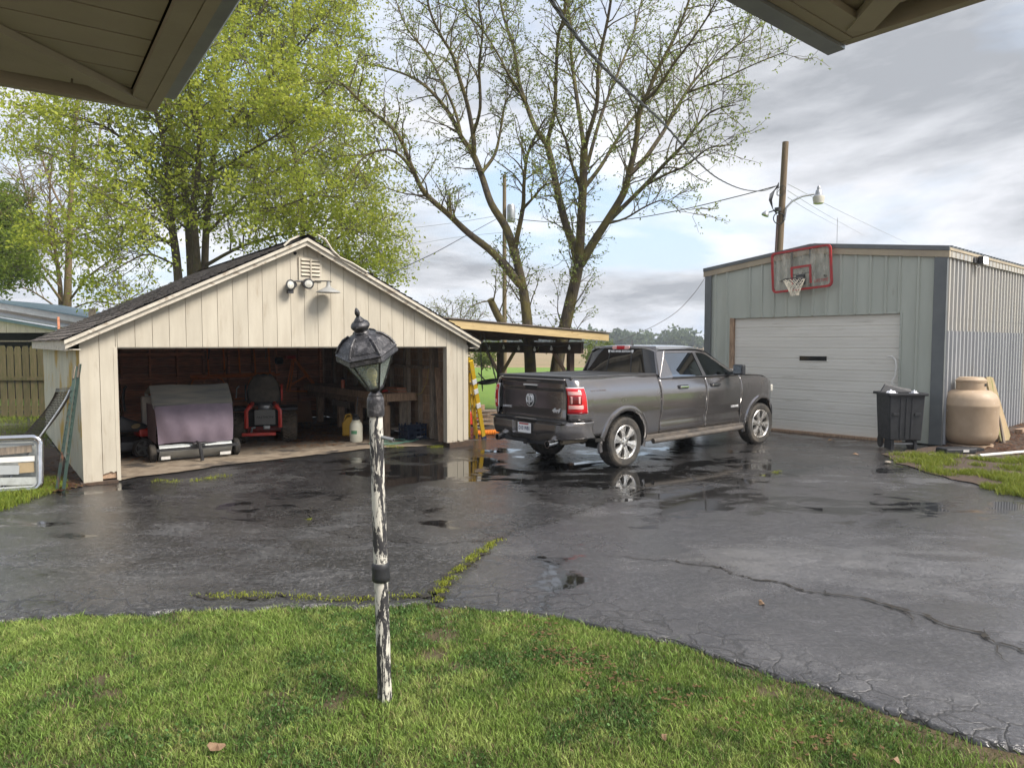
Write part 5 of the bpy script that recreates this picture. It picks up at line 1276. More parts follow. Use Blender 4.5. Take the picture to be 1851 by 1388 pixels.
Box('red_panel', (.18, .42, -.02, .3, .36, .50), M_red, lt, .03); Box('red_panel', (-.62, -.40, -.03, .2, .34, .42), M_red, lt, .02); Box('reflector', (-.60, -.42, -.034, -.031, .27, .30), M_whitetrim, lt)
MB().lathe([(0, 0), (.07, 0), (.075, .01), (.07, .02), (0, .02)], 14, frame((.12, -.01, .56), (1, 0, .2), (-.2, 0, 1), (0, -1, 0)) @ Matrix.Diagonal((1, .55, 1, 1))).build('badge', pm('dull_gold', (.28, .22, .12), None, 5, .5, .4), lt)
for xx in (-.16, .06): MB().tube([(xx, .3, .80), (xx - .01, .35, 1.02), (xx + .02, .36, 1.20), (xx + .05, .36, 1.24)], .022, 6).build('handle', M_blackmetal, lt, smooth=60)
jg = gthing('white_jug', 'tall white plastic jug standing between tractor and sweeper', 'jug', 1.25, 2.5, .55)
bevel(MB().bx(-.09, .09, -.07, .07, 0, .52).build('body', M_whitetrim, jg), .03, 3); MB().lathe([(.03, .5), (.03, .56), (0, .56)], 10).build('cap', M_whitetrim, jg)
Box('stand', (-.12, .12, -.1, .1, -.53, -.002), M_dark, jg)

rk = gthing('orange_rack', 'orange tubular steel rack with uprights against the garage back wall', 'rack', 0, 0)
yb = 6.78; MB().tube([(2.95, yb, 1.16), (5.12, yb, 1.19)], .024, 8).build('rail', M_orange, rk); MB().tube([(2.95, yb + .05, 1.20), (5.0, yb + .05, 1.23)], .02, 8).build('rail', M_orange, rk)
for xx in (3.34, 3.72, 4.09, 4.47, 4.84): MB().tube([(xx + .03, yb, 1.2), (xx, yb + .02, 2.1)], .022, 8).build('upright', M_orange, rk)
for a, b in ((2.95, 3.72), (4.32, 4.98)): MB().tube([(a, yb - .06, .55), (a, yb - .06, 1.02), (a + .05, yb - .06, 1.11), (a + .14, yb - .06, 1.14), (b - .14, yb - .06, 1.15), (b - .05, yb - .06, 1.10), (b, yb - .06, 1.0), (b + .05, yb - .06, .55)], .021, 8).build('hoop', M_orange, rk, smooth=60)
MB().tube([(3.9, yb - .25, .62), (4.3, yb - .25, .63)], .02, 6).build('pin', M_orange, rk)
Box('clamp', (4.22, 4.40, yb - .30, yb - .2, .54, .72), M_orange, rk, .02)
hk = []
for i, (a, z) in enumerate(((3.42, 1.95), (4.80, 1.95), (4.05, .95))):
    h_ = gthing('rope_hook', ['white rope end hanging by the leftmost orange upright', 'white rope end hanging by the rightmost orange upright', 'white rope end hanging above the orange clamp'][i], 'rope', a, 6.65, z, group='rope ends hung on the orange rack'); MB().tube([(0, 0, 0), (-.06, 0, -.06), (-.07, 0, -.22), (-.08, 0, -.32)], .016, 6).build('rope', M_greywood if i < 2 else M_whitetrim, h_)
tf = gthing('three_point_hitch', 'orange triangular steel hitch frame hung on the garage back wall', 'frame', 0, 0)
for dy in (0, .10):
    p1_, p2_, p3_ = (5.27 + dy * .5, 6.72 - dy, .76), (5.45, 6.72 - dy, 1.62), (6.14, 6.72 - dy, .70 + dy * .2)
    for n_, (a, b) in zip(('post', 'strut', 'base_bar'), ((p1_, p2_), (p2_, p3_), (p1_, p3_))): MB().bar(a, b, .035, .035).build(n_, M_orange, tf)
MB().bar((5.36, 6.66, .88), (5.80, 6.66, 1.18), .03, .03).build('brace', M_orange, tf); MB().bar((5.36, 6.62, .94), (5.82, 6.62, 1.14), .03, .03).build('brace', M_orange, tf)
bevel(MB().bx(5.25, 5.48, 6.58, 6.74, 1.60, 1.68).build('clevis', M_red, tf), .01); MB().lathe([(.0, 0), (.09, 0), (.09, .16), (0, .16)], 14, frame((5.15, 6.66, 1.55), (0, 1, 0), (0, 0, 1), (-1, 0, 0))).build('roller', M_blackplastic, tf)
pw = gthing('plywood_sheet', 'brown plywood offcut propped against the back wall behind the mower', 'plywood', 5.35, 5.9, .02, R(6)); MB().prism([(-.32, 0, 0), (.32, 0, 0), (.32, .14, .52), (-.32, .14, .52)], (0, .018, .004)).build('sheet', pm('plywood', (.20, .10, .05), (.15, .075, .04), 3, .8, stretch=(1, 1, 6)), pw)
bn = gthing('workbench', 'heavy rough timber workbench along the right garage wall', 'workbench', 0, 0)
for k, (a, b) in enumerate(((5.62, 5.86), (5.87, 6.10), (6.11, 6.32))): Box('top_plank', (a, b, 1.75 + .1 * (k == 1), 6.3, .90, .945), M_oldwood, bn)
Box('front_beam', (5.575, 5.615, 1.75, 6.3, .80, .95), M_oldwood, bn); Box('end_beam', (5.62, 6.32, 1.70, 1.74, .78, .94), M_oldwood, bn); Box('lower_beam', (5.63, 5.67, 1.78, 6.2, .68, .78), M_oldwood, bn)
for yy in (1.95, 3.3, 4.3, 5.6):
    Box('leg', (5.68, 5.82, yy, yy + .12, .0, .68 if yy < 6 else .8), M_oldwood, bn); Box('leg', (6.18, 6.30, yy, yy + .12, .0, .89), M_greywood, bn)
Box('brace_board', (5.60, 5.63, 2.1, 2.9, .58, .68), M_oldwood, bn); Box('brace_board', (5.60, 5.63, 3.6, 4.5, .52, .66), M_greywood, bn); Box('shelf_board', (5.85, 6.15, 1.9, 6.2, .16, .2), M_greywood, bn); Box('upright_board', (6.0, 6.26, 1.86, 1.89, .02, .76), M_greywood, bn)
cn = gthing('spray_can', 'orange-red can with dark cap standing on the workbench', 'can', 5.72, 4.15, .946)
MB().lathe([(0, 0), (.045, 0), (.047, .02), (.047, .20), (.04, .21)], 16).build('body', pm('can_orange', (.55, .12, .06), (.7, .25, .15), 9, .4), cn, smooth=40); MB().lathe([(.041, .21), (.041, .25), (.02, .265), (0, .27)], 16).build('cap', M_blackplastic, cn, smooth=40)
bt = gthing('battery_box', 'dark box with a white arrow mark on the workbench', 'box', 5.86, 2.75, .946, R(-25)); bevel(MB().bx(-.12, .12, -.09, .09, 0, .24).build('case', M_grey, bt), .012, 2)
MB().prism([(-.03, -.0915, .10), (.07, -.0915, .155), (-.03, -.0915, .20)], (0, -.001, 0)).build('arrow_mark', M_sticker, bt); MB().tube([(-.08, 0, .24), (-.06, 0, .30), (.06, 0, .30), (.08, 0, .24)], .008, 6).build('handle', M_blackplastic, bt)
pb = gthing('plank_pile', 'pile of short reddish boards on the near end of the workbench', 'boards', 6.1, 2.15, .946)
for k in range(4): Box('plank', (-.16 + .01 * k, .16 - .02 * k, -.35 + .04 * k, .4 - .03 * k, .03 * k + .001, .03 * k + .028), M_barnwood if k % 2 else M_oldwood, pb)
rdv = gthing('red_grip_tool', 'small red-handled tool lying on the boards of the workbench', 'tool', 5.82, 2.2, .946); MB().tube([(-.06, 0, .03), (-.02, -.02, .05), (.03, -.02, .055), (.08, 0, .035)], [.014, .026, .026, .014], 8).build('grip', M_red, rdv, smooth=60); MB().bar((.07, 0, .035), (.2, .02, .03), .02, .02).build('shank', M_steel, rdv)
jr = gthing('white_cup', 'small white cup beside the red tool on the workbench', 'cup', 5.72, 2.45, .946); MB().lathe([(0, 0), (.03, 0), (.038, .06), (.034, .06), (.028, .01)], 12).build('cup_body', M_whitetrim, jr, smooth=40)
spy = G(644, 800); sy_ = thing('pump_sprayer', 'white pump sprayer with green label on the garage floor', 'sprayer', (spy.x, spy.y, .02))
M_milk = pm('milky_plastic', (0.72, 0.70, 0.58), (.62, .60, .48), 5, .4)
MB().lathe([(0, 0), (.115, 0), (.128, .02), (.130, .30), (.122, .36), (.10, .40), (.085, .41), (.085, .44), (.06, .45)], 24).build('tank', M_milk, sy_, smooth=40)
MB().lathe([(.07, .44), (.075, .46), (.075, .50), (.05, .52), (.02, .53)], 16).build('cap', M_blackplastic, sy_); MB().tube([(-.05, 0, .55), (.05, 0, .55)], .016, 6).build('pump_handle', M_blackplastic, sy_); MB().tube([(.0, 0, .52), (.0, 0, .55)], .02, 6).build('pump_rod', M_blackplastic, sy_)
MB().grid(lambda u, v: (.1305 * math.cos(R(-125 + 55 * u)), .1305 * math.sin(R(-125 + 55 * u)), .17 + .07 * v), 8, 1).build('label', pm('label_green', (.10, .28, .14), None, 5, .5), sy_)
MB().tube([(-.02, .03, .50), (-.0, .05, .62), (.02, .06, .78), (.03, .07, .92)], .009, 6).build('wand', M_blackmetal, sy_)
yj = G(630, 789); yc = thing('yellow_jug', 'yellow plastic jug half hidden behind the white pump sprayer', 'jug', (yj.x, yj.y, .02), R(10))
M_yel = pm('yellow_plastic', (0.62, 0.36, 0.02), (.55, .30, .02), 5, .45)
bevel(MB().prism([(-.13, -.1, 0), (.13, -.1, 0), (.13, -.1, .34), (.08, -.1, .42), (-.02, -.1, .42), (-.13, -.1, .28)], (0, .2, 0)).build('body', M_yel, yc), .035, 3); MB().tube([(-.08, 0, .33), (-.05, 0, .45), (.04, 0, .47), (.07, 0, .40)], .022, 8).build('handle', M_yel, yc, smooth=60)
mc = gthing('milk_crate', 'dark blue plastic crate on the floor at the end of the workbench', 'crate', 6.08, 1.45)
M_crate = pm('crate_blue', (0.018, 0.028, 0.05), (.025, .035, .06), 6, .5); b_ = MB()
for k in range(3): b_.bx(-.22, .22, -.20, -.185, .02 + k * .10, .075 + k * .10); b_.bx(-.22, .22, .185, .20, .02 + k * .10, .075 + k * .10); b_.bx(-.22, -.205, -.185, .185, .02 + k * .10, .075 + k * .10); b_.bx(.205, .22, -.185, .185, .02 + k * .10, .075 + k * .10)
for q in (-.22, -.08, .06, .19): b_.bx(q, q + .03, -.206, -.19, 0, .32); b_.bx(q, q + .03, .19, .206, 0, .32); b_.bx(-.226, -.21, q * .85, q * .85 + .03, 0, .32); b_.bx(.21, .226, q * .85, q * .85 + .03, 0, .32)
b_.build('lattice', M_crate, mc); Box('base', (-.2, .2, -.18, .18, .005, .02), M_crate, mc); Box('rim', (-.23, .23, -.21, -.184, .30, .325), M_crate, mc)
text_obj('lettering', 'DAIRY', .05, M_whitetrim, mc, frame((.05, -.208, .055), (1, 0, 0), (0, 0, 1), (0, -1, 0)), .001)
hs_ = gthing('garden_hose', 'loose green garden hose coiled on the garage floor near the crate', 'hose', 5.55, 1.15); hp = []; rr = random.Random(4)
for k in range(90):
    t = k / 14; rad = .26 + .10 * math.sin(k * .37) + .05 * math.sin(k * .11); hp.append((rad * 1.5 * math.cos(t * 6.283 * .32), rad * .8 * math.sin(t * 6.283 * .32), .014 + .012 * (k % 14) / 14))
MB().tube(hp, .010, 6).build('coil', pm('hose_green', (.07, .17, .12), (.12, .24, .18), 8, .5), hs_, smooth=60)
lp = gthing('leaning_plank', 'weathered plank leaning in the right corner of the garage opening', 'plank', 6.24, .55); MB().bar((0, 0, .02), (.06, .25, 1.5), .12, .03, (0, 1, 0)).build('board', M_oldwood, lp)
yw = gthing('wall_cord', 'thin yellow cord hanging in a curve on the right garage wall', 'cord', 6.31, 0); MB().tube([(0, 1.05, 1.62), (-.01, 1.15, 1.45), (-.01, 1.22, 1.2), (-.01, 1.45, .95), (0, 1.7, .90)], .009, 6).build('strand', pm('cord_yellow', (.45, .34, .12), None, 4, .7), yw)
# ================================================================ beside and beyond the garage
M_ladder = pm('ladder_yellow', (0.66, 0.43, 0.02), (.56, .36, .02), 5, .45, dirt=(.5, .42, .25), dscale=6, dlo=.62, dhi=.75)
fA, fB = G(875, 793), G(861, 790); gxw = Vector((math.cos(GA), math.sin(GA), 0)); tpA = onplane(851, 652, gw(GW + .06, 0), gxw); tpB = onplane(846, 648, gw(GW + .06, .3), gxw)
lad = thing('step_ladder', 'yellow fibreglass stepladder leaning on the garage right corner', 'ladder')
for f_, t_ in ((fA, tpA), (fB, tpB)):
    o = MB().bar(f_, t_, .04, .085, gxw).build('rail', M_ladder, lad); MB().bar(f_ - (t_ - f_) * .004, f_.lerp(t_, .04), .05, .095, gxw).build('foot', pm('blue_rubber', (.03, .04, .09), None, 5, .7), o); Box('sticker', (0, 0, 0, 0, 0, 0), M_sticker, o) if False else None
for k in range(1, 7): MB().bar(fA.lerp(tpA, k / 7), fB.lerp(tpB, k / 7), .07, .025).build('step', M_steel, lad)
for k in (.42, .60, .72): MB().bar(fA.lerp(tpA, k) + Vector((.0, -.004, 0)), fA.lerp(tpA, k + .06) + Vector((0, -.004, 0)), .043, .087, gxw).build('label', M_sticker, lad)
offb = gxw * .16
for f_, t_ in ((fA, tpA), (fB, tpB)): MB().bar(f_ - offb + Vector((-.03, .12, .0)), t_ + Vector((0, .1, -.02)), .03, .05, gxw).build('rear_rail', M_ladder, lad)
rbx = G(852, 769); rd_ = thing('red_toolbox', 'red metal box standing behind the yellow stepladder', 'box', (rbx.x - .05, rbx.y, 0), R(20)); bevel(MB().bx(-.2, .2, -.15, .15, .03, .34).build('case', M_red, rd_), .02); Box('base', (-.21, .21, -.16, .16, 0, .03), M_dark, rd_); MB().tube([(-.12, 0, .34), (-.1, 0, .44), (.1, 0, .44), (.12, 0, .34)], .018, 6).build('handle', M_blackplastic, rd_)
oc = G(889, 786); och = thing('orange_hose', 'thick ribbed orange hose lying at the ladder foot', 'hose', (oc.x, oc.y, .0), R(25)); hp = [(-.42 + .02 * k, .03 * math.sin(k * .12), .055 + (.0 if k else 0)) for k in range(40)]; MB().tube(hp, [.052 if k % 2 else .07 for k in range(40)], 12).build('ribbed_tube', pm('hose_orange', (.70, .24, .03), (.6, .19, .03), 6, .5), och, smooth=30)
wp = G(889, 768); wpl = thing('scrap_wood_pile', 'pile of scrap boards behind the orange hose under the carport', 'wood pile', (wp.x, wp.y, 0), R(8)); rr = random.Random(2)
for k in range(11): Box('board', (-.5 + rr.uniform(0, .2), .5 - rr.uniform(0, .2), -.2, .2 - .25 * (k % 2), .034 * k, .034 * k + .03), (M_greywood, M_oldwood)[k % 2], wpl, T=Matrix.Rotation(R(rr.uniform(-9, 9)), 4, 'Z'))
Box('block', (-.32, -.18, -.05, .1, .375, .50), M_oldwood, wpl)
swg = A(884, 690, 19.0); sg_ = thing('saucer_swing', 'black saucer swing hanging on ropes under the carport', 'swing', swg); 
MB().lathe([(0, -.05), (.2, -.045), (.28, -.02), (.30, .03), (.27, .04), (.0, .0)], 24).build('seat', M_blackplastic, sg_, smooth=40); sg_.rotation_euler = (R(5), R(-8), 0)
for k in range(4):
    a = R(45 + 90 * k); MB().tube([(.28 * math.cos(a), .28 * math.sin(a), -.2), (.28 * math.cos(a), .28 * math.sin(a), .0), (.04 * math.cos(a), .04 * math.sin(a), 1.42)], .010, 5).build('rope', M_blackmetal, sg_)
MB().bar((-.55, 0, .02), (-.2, 0, .02), .04, .04).build('bar', M_blackmetal, sg_); MB().bar((-.30, 0, .0), (-.48, -.05, -.22), .04, .04).build('strap', M_red, sg_); MB().bar((-.1, 0, .05), (-.25, -.05, .28), .03, .03).build('lever', M_blackplastic, sg_)
# metal posts, wire mesh and chrome frame at the garage's left side
M_tp = pm('green_post', (0.030, 0.055, 0.045), (.045, .075, .06), 6, .5, dirt=(.20, .07, .03), dscale=3, dlo=.56, dhi=.66, dstretch=(3, 3, .6)); M_rust = pm('rust', (.20, .055, .025), (.11, .04, .02), 14, .85, bmp=.4)
for i, (u0, v0, u1, v1) in enumerate(((104, 888, 139, 662), (116, 889, 146, 658))):
    f_ = G(u0, v0); t_ = onplane(u1, v1, gw(-.05, 0), gxw); d_ = t_ - f_
    tp = thing('metal_fence_post', ['left green steel fence post with rusty foot leaning on the garage side', 'right green steel fence post with rusty foot leaning on the garage corner'][i], 'fence post', f_, group='steel posts leaning on the garage')
    MB().bar(d_ * .0, d_ * .28, .048, .012, (1, .4, 0)).build('rusty_foot', M_rust, tp); MB().bar(d_ * .28, d_ * 1.0, .048, .012, (1, .4, 0)).build('flange', M_tp, tp); MB().bar(d_ * .0 + Vector((0, -.02, 0)), d_ * 1.0 + Vector((0, -.02, 0)), .012, .04, (1, .4, 0)).build('web', M_tp, tp); MB().bar(d_ * .9 + Vector((0, -.03, 0)), d_ * 1.0 + Vector((0, -.03, 0)), .05, .012, (1, .4, 0)).build('tip', M_greywood, tp)
    for k in range(12): MB().bar(d_ * (.25 + k * .05) + Vector((0, -.04, 0)), d_ * (.262 + k * .05) + Vector((0, -.04, 0)), .016, .02, (1, .4, 0)).build('stud', M_tp, tp)
wm = thing('wire_mesh_roll', 'dark sheet of chain-link wire mesh slumped against the garage side', 'wire mesh', (g0.x, g0.y, 0), GA)
def wms(a, b): 
    y = lerp(.25, 2.6, a); z = 1.30 * b + .05; return Vector((-.06 - .85 * (1 - b) ** 1.3 - .06 * math.sin(a * 7 + b * 3) - .05, y - .25 * (1 - b), z * (1 - .12 * a)))
b_ = MB(); n = 30
for k in range(-n, n + 1):
    for sg in (-1, 1):
        pts = []
        for j in range(17):
            b = j / 16; a = (k / n + sg * b * .55) if sg > 0 else (k / n + .55 + sg * b * .55)
            if 0 <= a <= 1: pts.append(wms(a, b))
        if len(pts) > 1: b_.tube(pts, .0042, 3)
b_.build('wires', pm('old_wire', (.085, .078, .07), (.12, .10, .08), 8, .6, .5), wm)
MB().tube([wms(t, 1) for t in np.linspace(0, 1, 20)], .006, 5).build('edge_wire', M_steel, wm); MB().tube([wms(0, t) for t in np.linspace(0, 1, 12)], .012, 5).build('end_rod', M_steel, wm)
b_ = MB()
for k in range(46):
    p = wms(k / 45, 1); b_.tube([p, p + Vector((0.01, -.012, .05))], .004, 3)
b_.build('barbs', M_steel, wm)
cg = G(8, 893); cgt = thing('chrome_frame', 'rounded chrome frame with broken pale panels at the left edge of the driveway', 'chrome frame', (cg.x, cg.y, .02), R(-6), rot=(R(-6), 0, R(20)))
fr = rrect(.42, .355, .10, 6); fr = fr + [fr[0]]
MB().tube([(a, 0, b + .37) for a, b in fr], .036, 10).build('surround', M_chrome, cgt, smooth=60); MB().tube([(a * .9, .02, (b) * .88 + .37) for a, b in fr], .015, 8).build('inner_trim', M_drum, cgt, smooth=60)
rr = random.Random(6); M_pl2 = pm('clear_plastic', (.42, .44, .42), (.30, .31, .29), 9, .2, bmp=.3, bscale=20)
for k, (a0, a1, z0, z1, m_) in enumerate(((-.38, .36, .10, .20, M_pl2), (-.38, .15, .24, .36, M_drum), (-.38, .34, .40, .47, M_whitetrim), (.16, .34, .24, .38, pm('tan_card', (.35, .27, .16), None, 5, .8)), (-.1, .34, .50, .60, M_greywood), (-.38, -.14, .50, .66, M_pl2), (.0, .2, .27, .32, M_dark), (-.30, .30, .62, .66, M_drum))):
    MB().bx(a0, a1, -.012, .0, z0, z1, T=Matrix.Translation((0, .02 + .012 * k, 0)) @ Matrix.Rotation(R(rr.uniform(-4, 4)), 4, 'Y')).build('panel', m_, cgt)
MB().bx(-.4, .4, .16, .175, .06, .68).build('back_panel', M_pl2, cgt)

# ================================================================ poles and wires
M_pole = pm('pole_wood', (0.20, 0.145, 0.085), (0.12, 0.085, 0.05), 3, .85, bmp=.4, stretch=(8, 8, .5))
b0 = A(1408, 470, 25.0); t0 = A(1420, 257, 25.0); dv = (t0 - b0).normalized(); foot = b0 - dv * (b0.z / dv.z)
pole = thing('utility_pole', 'tall wooden utility pole with a lamp arm rising behind the workshop', 'utility pole', foot); hgt = (t0 - foot).length; UP = dv
PL = lambda f, dx=0, dy=0: (UP * (hgt * f) + Vector((dx, dy, 0)))
MB().tube([PL(0), PL(.5), PL(1)], [.135, .12, .105], 14).build('shaft', M_pole, pole, smooth=50)
MB().tube([PL(0, -.15, -.05), PL(.72, -.15, -.05)], .035, 8).build('conduit', pm('conduit', (.10, .06, .05), None, 5, .6), pole)
L = lambda u, v: A(u, v, 24.85) - foot
MB().tube([L(1418, 398), L(1421, 376), L(1432, 364), L(1450, 355), L(1472, 351)], .035, 8).build('lamp_arm', M_steel, pole, smooth=60)
lh = MB().lathe([(.13, -.38), (.17, -.36), (.20, -.16), (.19, -.12), (.10, -.10)], 20, Matrix.Translation(L(1480, 349))).build('lamp_lens', pm('frosted', (.62, .60, .52), (.5, .47, .4), 5, .4), pole, smooth=40)
MB().lathe([(.19, -.12), (.12, -.06), (.10, .08), (.06, .12), (.06, .20), (.03, .24), (0, .24)], 18, Matrix.Translation(L(1480, 349))).build('ballast', M_steel, lh, smooth=40)
MB().tube([L(1410, 381), L(1402, 380), L(1390, 384)], .025, 6).build('flood_arm', M_blackmetal, pole); MB().lathe([(.05, .1), (.12, 0), (.13, -.06), (0, -.07)], 14, Matrix.Translation(L(1384, 387)) @ Matrix.Rotation(R(25), 4, 'Y')).build('flood_head', M_steel, pole); MB().lathe([(0, -.06), (.11, -.06), (.11, .06), (0, .06)], 14, Matrix.Translation(L(1406, 379))).build('junction', M_blackmetal, pole)
rr = random.Random(9); cb = MB()
for k in range(5):
    q = k * 4; cb.tube([L(1408, 330 + k * 2), L(1400 - k * 2, 345 + q * .4), L(1395 - q * .3, 362), L(1397, 378), L(1404, 388 - k)], .012, 4)
cb.tube([L(1408 + 10 * math.cos(t), 395 + 10 * math.sin(t)) for t in np.linspace(0, 12, 30)], .018, 4); cb.tube([L(1412 + 8 * math.cos(t * 1.1), 345 + 9 * math.sin(t)) for t in np.linspace(0, 10, 26)], .010, 4)
cb.build('cable_loops', M_blackmetal, pole)
def wire(name, label, uvd, r, n=10, mat=None, twist=False):
    P = [A(u, v, d) for u, v, d in uvd]
    pts = []
    for i in range(len(P) - 1):                          # Catmull-Rom through the points
        p0_, p1_, p2_, p3_ = P[max(i - 1, 0)], P[i], P[i + 1], P[min(i + 2, len(P) - 1)]
        for k in range(n):
            t = k / n; pts.append(.5 * ((2 * p1_) + (p2_ - p0_) * t + (2 * p0_ - 5 * p1_ + 4 * p2_ - p3_) * t * t + (3 * p1_ - p0_ - 3 * p2_ + p3_) * t ** 3))
    pts.append(P[-1]); m = MB()
    if twist:
        for ph in (0, 2.1, 4.2): m.tube([p + Vector((r * .9 * math.cos(i * .9 + ph), 0, r * .9 * math.sin(i * .9 + ph))) for i, p in enumerate(pts)], r * .75, 5)
    else: m.tube(pts, r, 5)
    return tag(m.build(name, mat or M_blackmetal, None, smooth=60), label, 'wire')
def dl(s, a, b): return 1 / lerp(1 / a, 1 / b, s)
uv = [(985, -15), (1060, 88), (1130, 160), (1200, 224), (1255, 286), (1300, 324), (1345, 343), (1380, 345), (1405, 336)]; S = [math.hypot(u - 985, v + 15) for u, v in uv]
wire('service_cable', 'thick twisted black service cable running from the house to the utility pole', [(u, v, dl(s / S[-1], 4.2, 24.8)) for (u, v), s in zip(uv, S)], .0095, 14, None, True)
wire('overhead_wire', 'thin black wire from the utility pole across the bare tree', [(1405, 336, 24.8), (1330, 356, 26), (1220, 382, 28), (1120, 398, 31), (1020, 403, 35), (918, 395, 38)], .018)
wire('overhead_wire', 'black wire dropping from the far pole to the garage roof', [(905, 392, 37.9), (850, 422, 31), (790, 455, 26), (740, 479, 23), (700, 498, 21)], .016)
for i, (a, b, c, d_) in enumerate(((1424, 333, 1640, 440), (1424, 345, 1560, 425), (1424, 357, 1520, 412))): wire('overhead_wire', ['highest faint wire leaving the utility pole to the right', 'middle faint wire leaving the utility pole to the right', 'lowest faint wire leaving the utility pole to the right'][i], [(a, b, 25), ((a + c) / 2, (b + d_) / 2 + 2, 40), (c, d_, 70)], .010, 6, M_steel)
wire('overhead_wire', 'upper faint wire left of the bare tree', [(912, 388, 38), (820, 403, 42), (725, 414, 48), (620, 422, 56)], .012, 6, M_steel); wire('overhead_wire', 'lower faint wire left of the bare tree', [(912, 420, 38), (820, 430, 42), (725, 445, 48), (620, 452, 56)], .010, 6, M_steel)
wire('drop_wire', 'loose wire sagging from the workshop eave towards the truck roof', [(1274, 503, 17.9), (1255, 530, 18.3), (1225, 562, 18.8), (1190, 585, 19.2), (1150, 604, 19.6), (1118, 617, 19.9)], .006, 8, M_greywood)
p2b, p2t = A(912, 640, 38), A(911, 316, 38)
pole2 = thing('far_utility_pole', 'distant wooden pole with a grey transformer behind the bare tree', 'utility pole', (p2b.x, 38, 0)); MB().tube([(0, 0, 0), (0, 0, p2t.z)], [.13, .10], 10).build('shaft', M_pole, pole2, smooth=50)
q = A(924, 386, 37.8); MB().lathe([(0, -.45), (.2, -.45), (.22, -.40), (.22, .35), (.18, .45), (0, .48)], 16, Matrix.Translation((q.x - p2b.x, -.2, q.z))).build('transformer', M_steel, pole2, smooth=40)
# ================================================================ trees
def bark(name, c1, c2, moss, mlo=.5, mhi=.62):
    m, nt, b = base_mat(name); b.inputs['Roughness'].default_value = .9
    n1 = noise(nt, 7, 6, .65, (3, 3, .8)); n2 = noise(nt, 2.2, 5, .65, off=(4, 1, 2))
    c = ramp(nt, n1.outputs['Fac'], [(.35, c1), (.65, c2)]).outputs[0]
    f = ramp(nt, n2.outputs['Fac'], [(mlo, (0, 0, 0)), (mhi, (.8,) * 3)]).outputs[0]
    nt.links.new(mixc(nt, f, c, moss), b.inputs['Base Color']); bump(nt, b, n1.outputs['Fac'], .9, .05); return m
M_bark1 = bark('mossy_bark', (.11, .085, .055), (.05, .04, .03), (.15, .125, .03), .42, .60)
M_bark2 = bark('grey_bark', (.14, .11, .075), (.07, .055, .04), (.12, .10, .05))
def leaf_mat(name, trans=.35):
    m, nt, b = base_mat(name); at = nd(nt, 'ShaderNodeAttribute', attribute_name='tint')
    nt.links.new(at.outputs['Color'], b.inputs['Base Color']); b.inputs['Roughness'].default_value = .55
    b.inputs['Specular IOR Level'].default_value = .25
    tl = nd(nt, 'ShaderNodeBsdfTranslucent'); nt.links.new(at.outputs['Color'], tl.inputs[0])
    mx = nd(nt, 'ShaderNodeMixShader'); mx.inputs[0].default_value = trans; out = nt.nodes['Material Output']
    nt.links.new(b.outputs[0], mx.inputs[1]); nt.links.new(tl.outputs[0], mx.inputs[2]); nt.links.new(mx.outputs[0], out.inputs[0]); return m
M_leaf = leaf_mat('leaf', .5); M_blade = leaf_mat('grass_blade', .3)
def leaf_cloud(name, pts, sizes, cols, parent, rng, aspect=.55, mat=None):
    n = len(pts); V = np.zeros((n, 4, 3))
    d = rng.normal(size=(n, 3)); d /= np.linalg.norm(d, axis=1)[:, None]
    e = rng.normal(size=(n, 3)); e = np.cross(d, e); e /= np.linalg.norm(e, axis=1)[:, None]
    s = sizes[:, None]
    V[:, 0] = pts; V[:, 1] = pts + d * s * .5 + e * s * aspect * .5; V[:, 2] = pts + d * s; V[:, 3] = pts + d * s * .5 - e * s * aspect * .5
    Q = np.arange(n * 4).reshape(n, 4)
    return big_mesh(name, V.reshape(-1, 3), Q, mat or M_leaf, parent, np.repeat(cols, 4, 0))
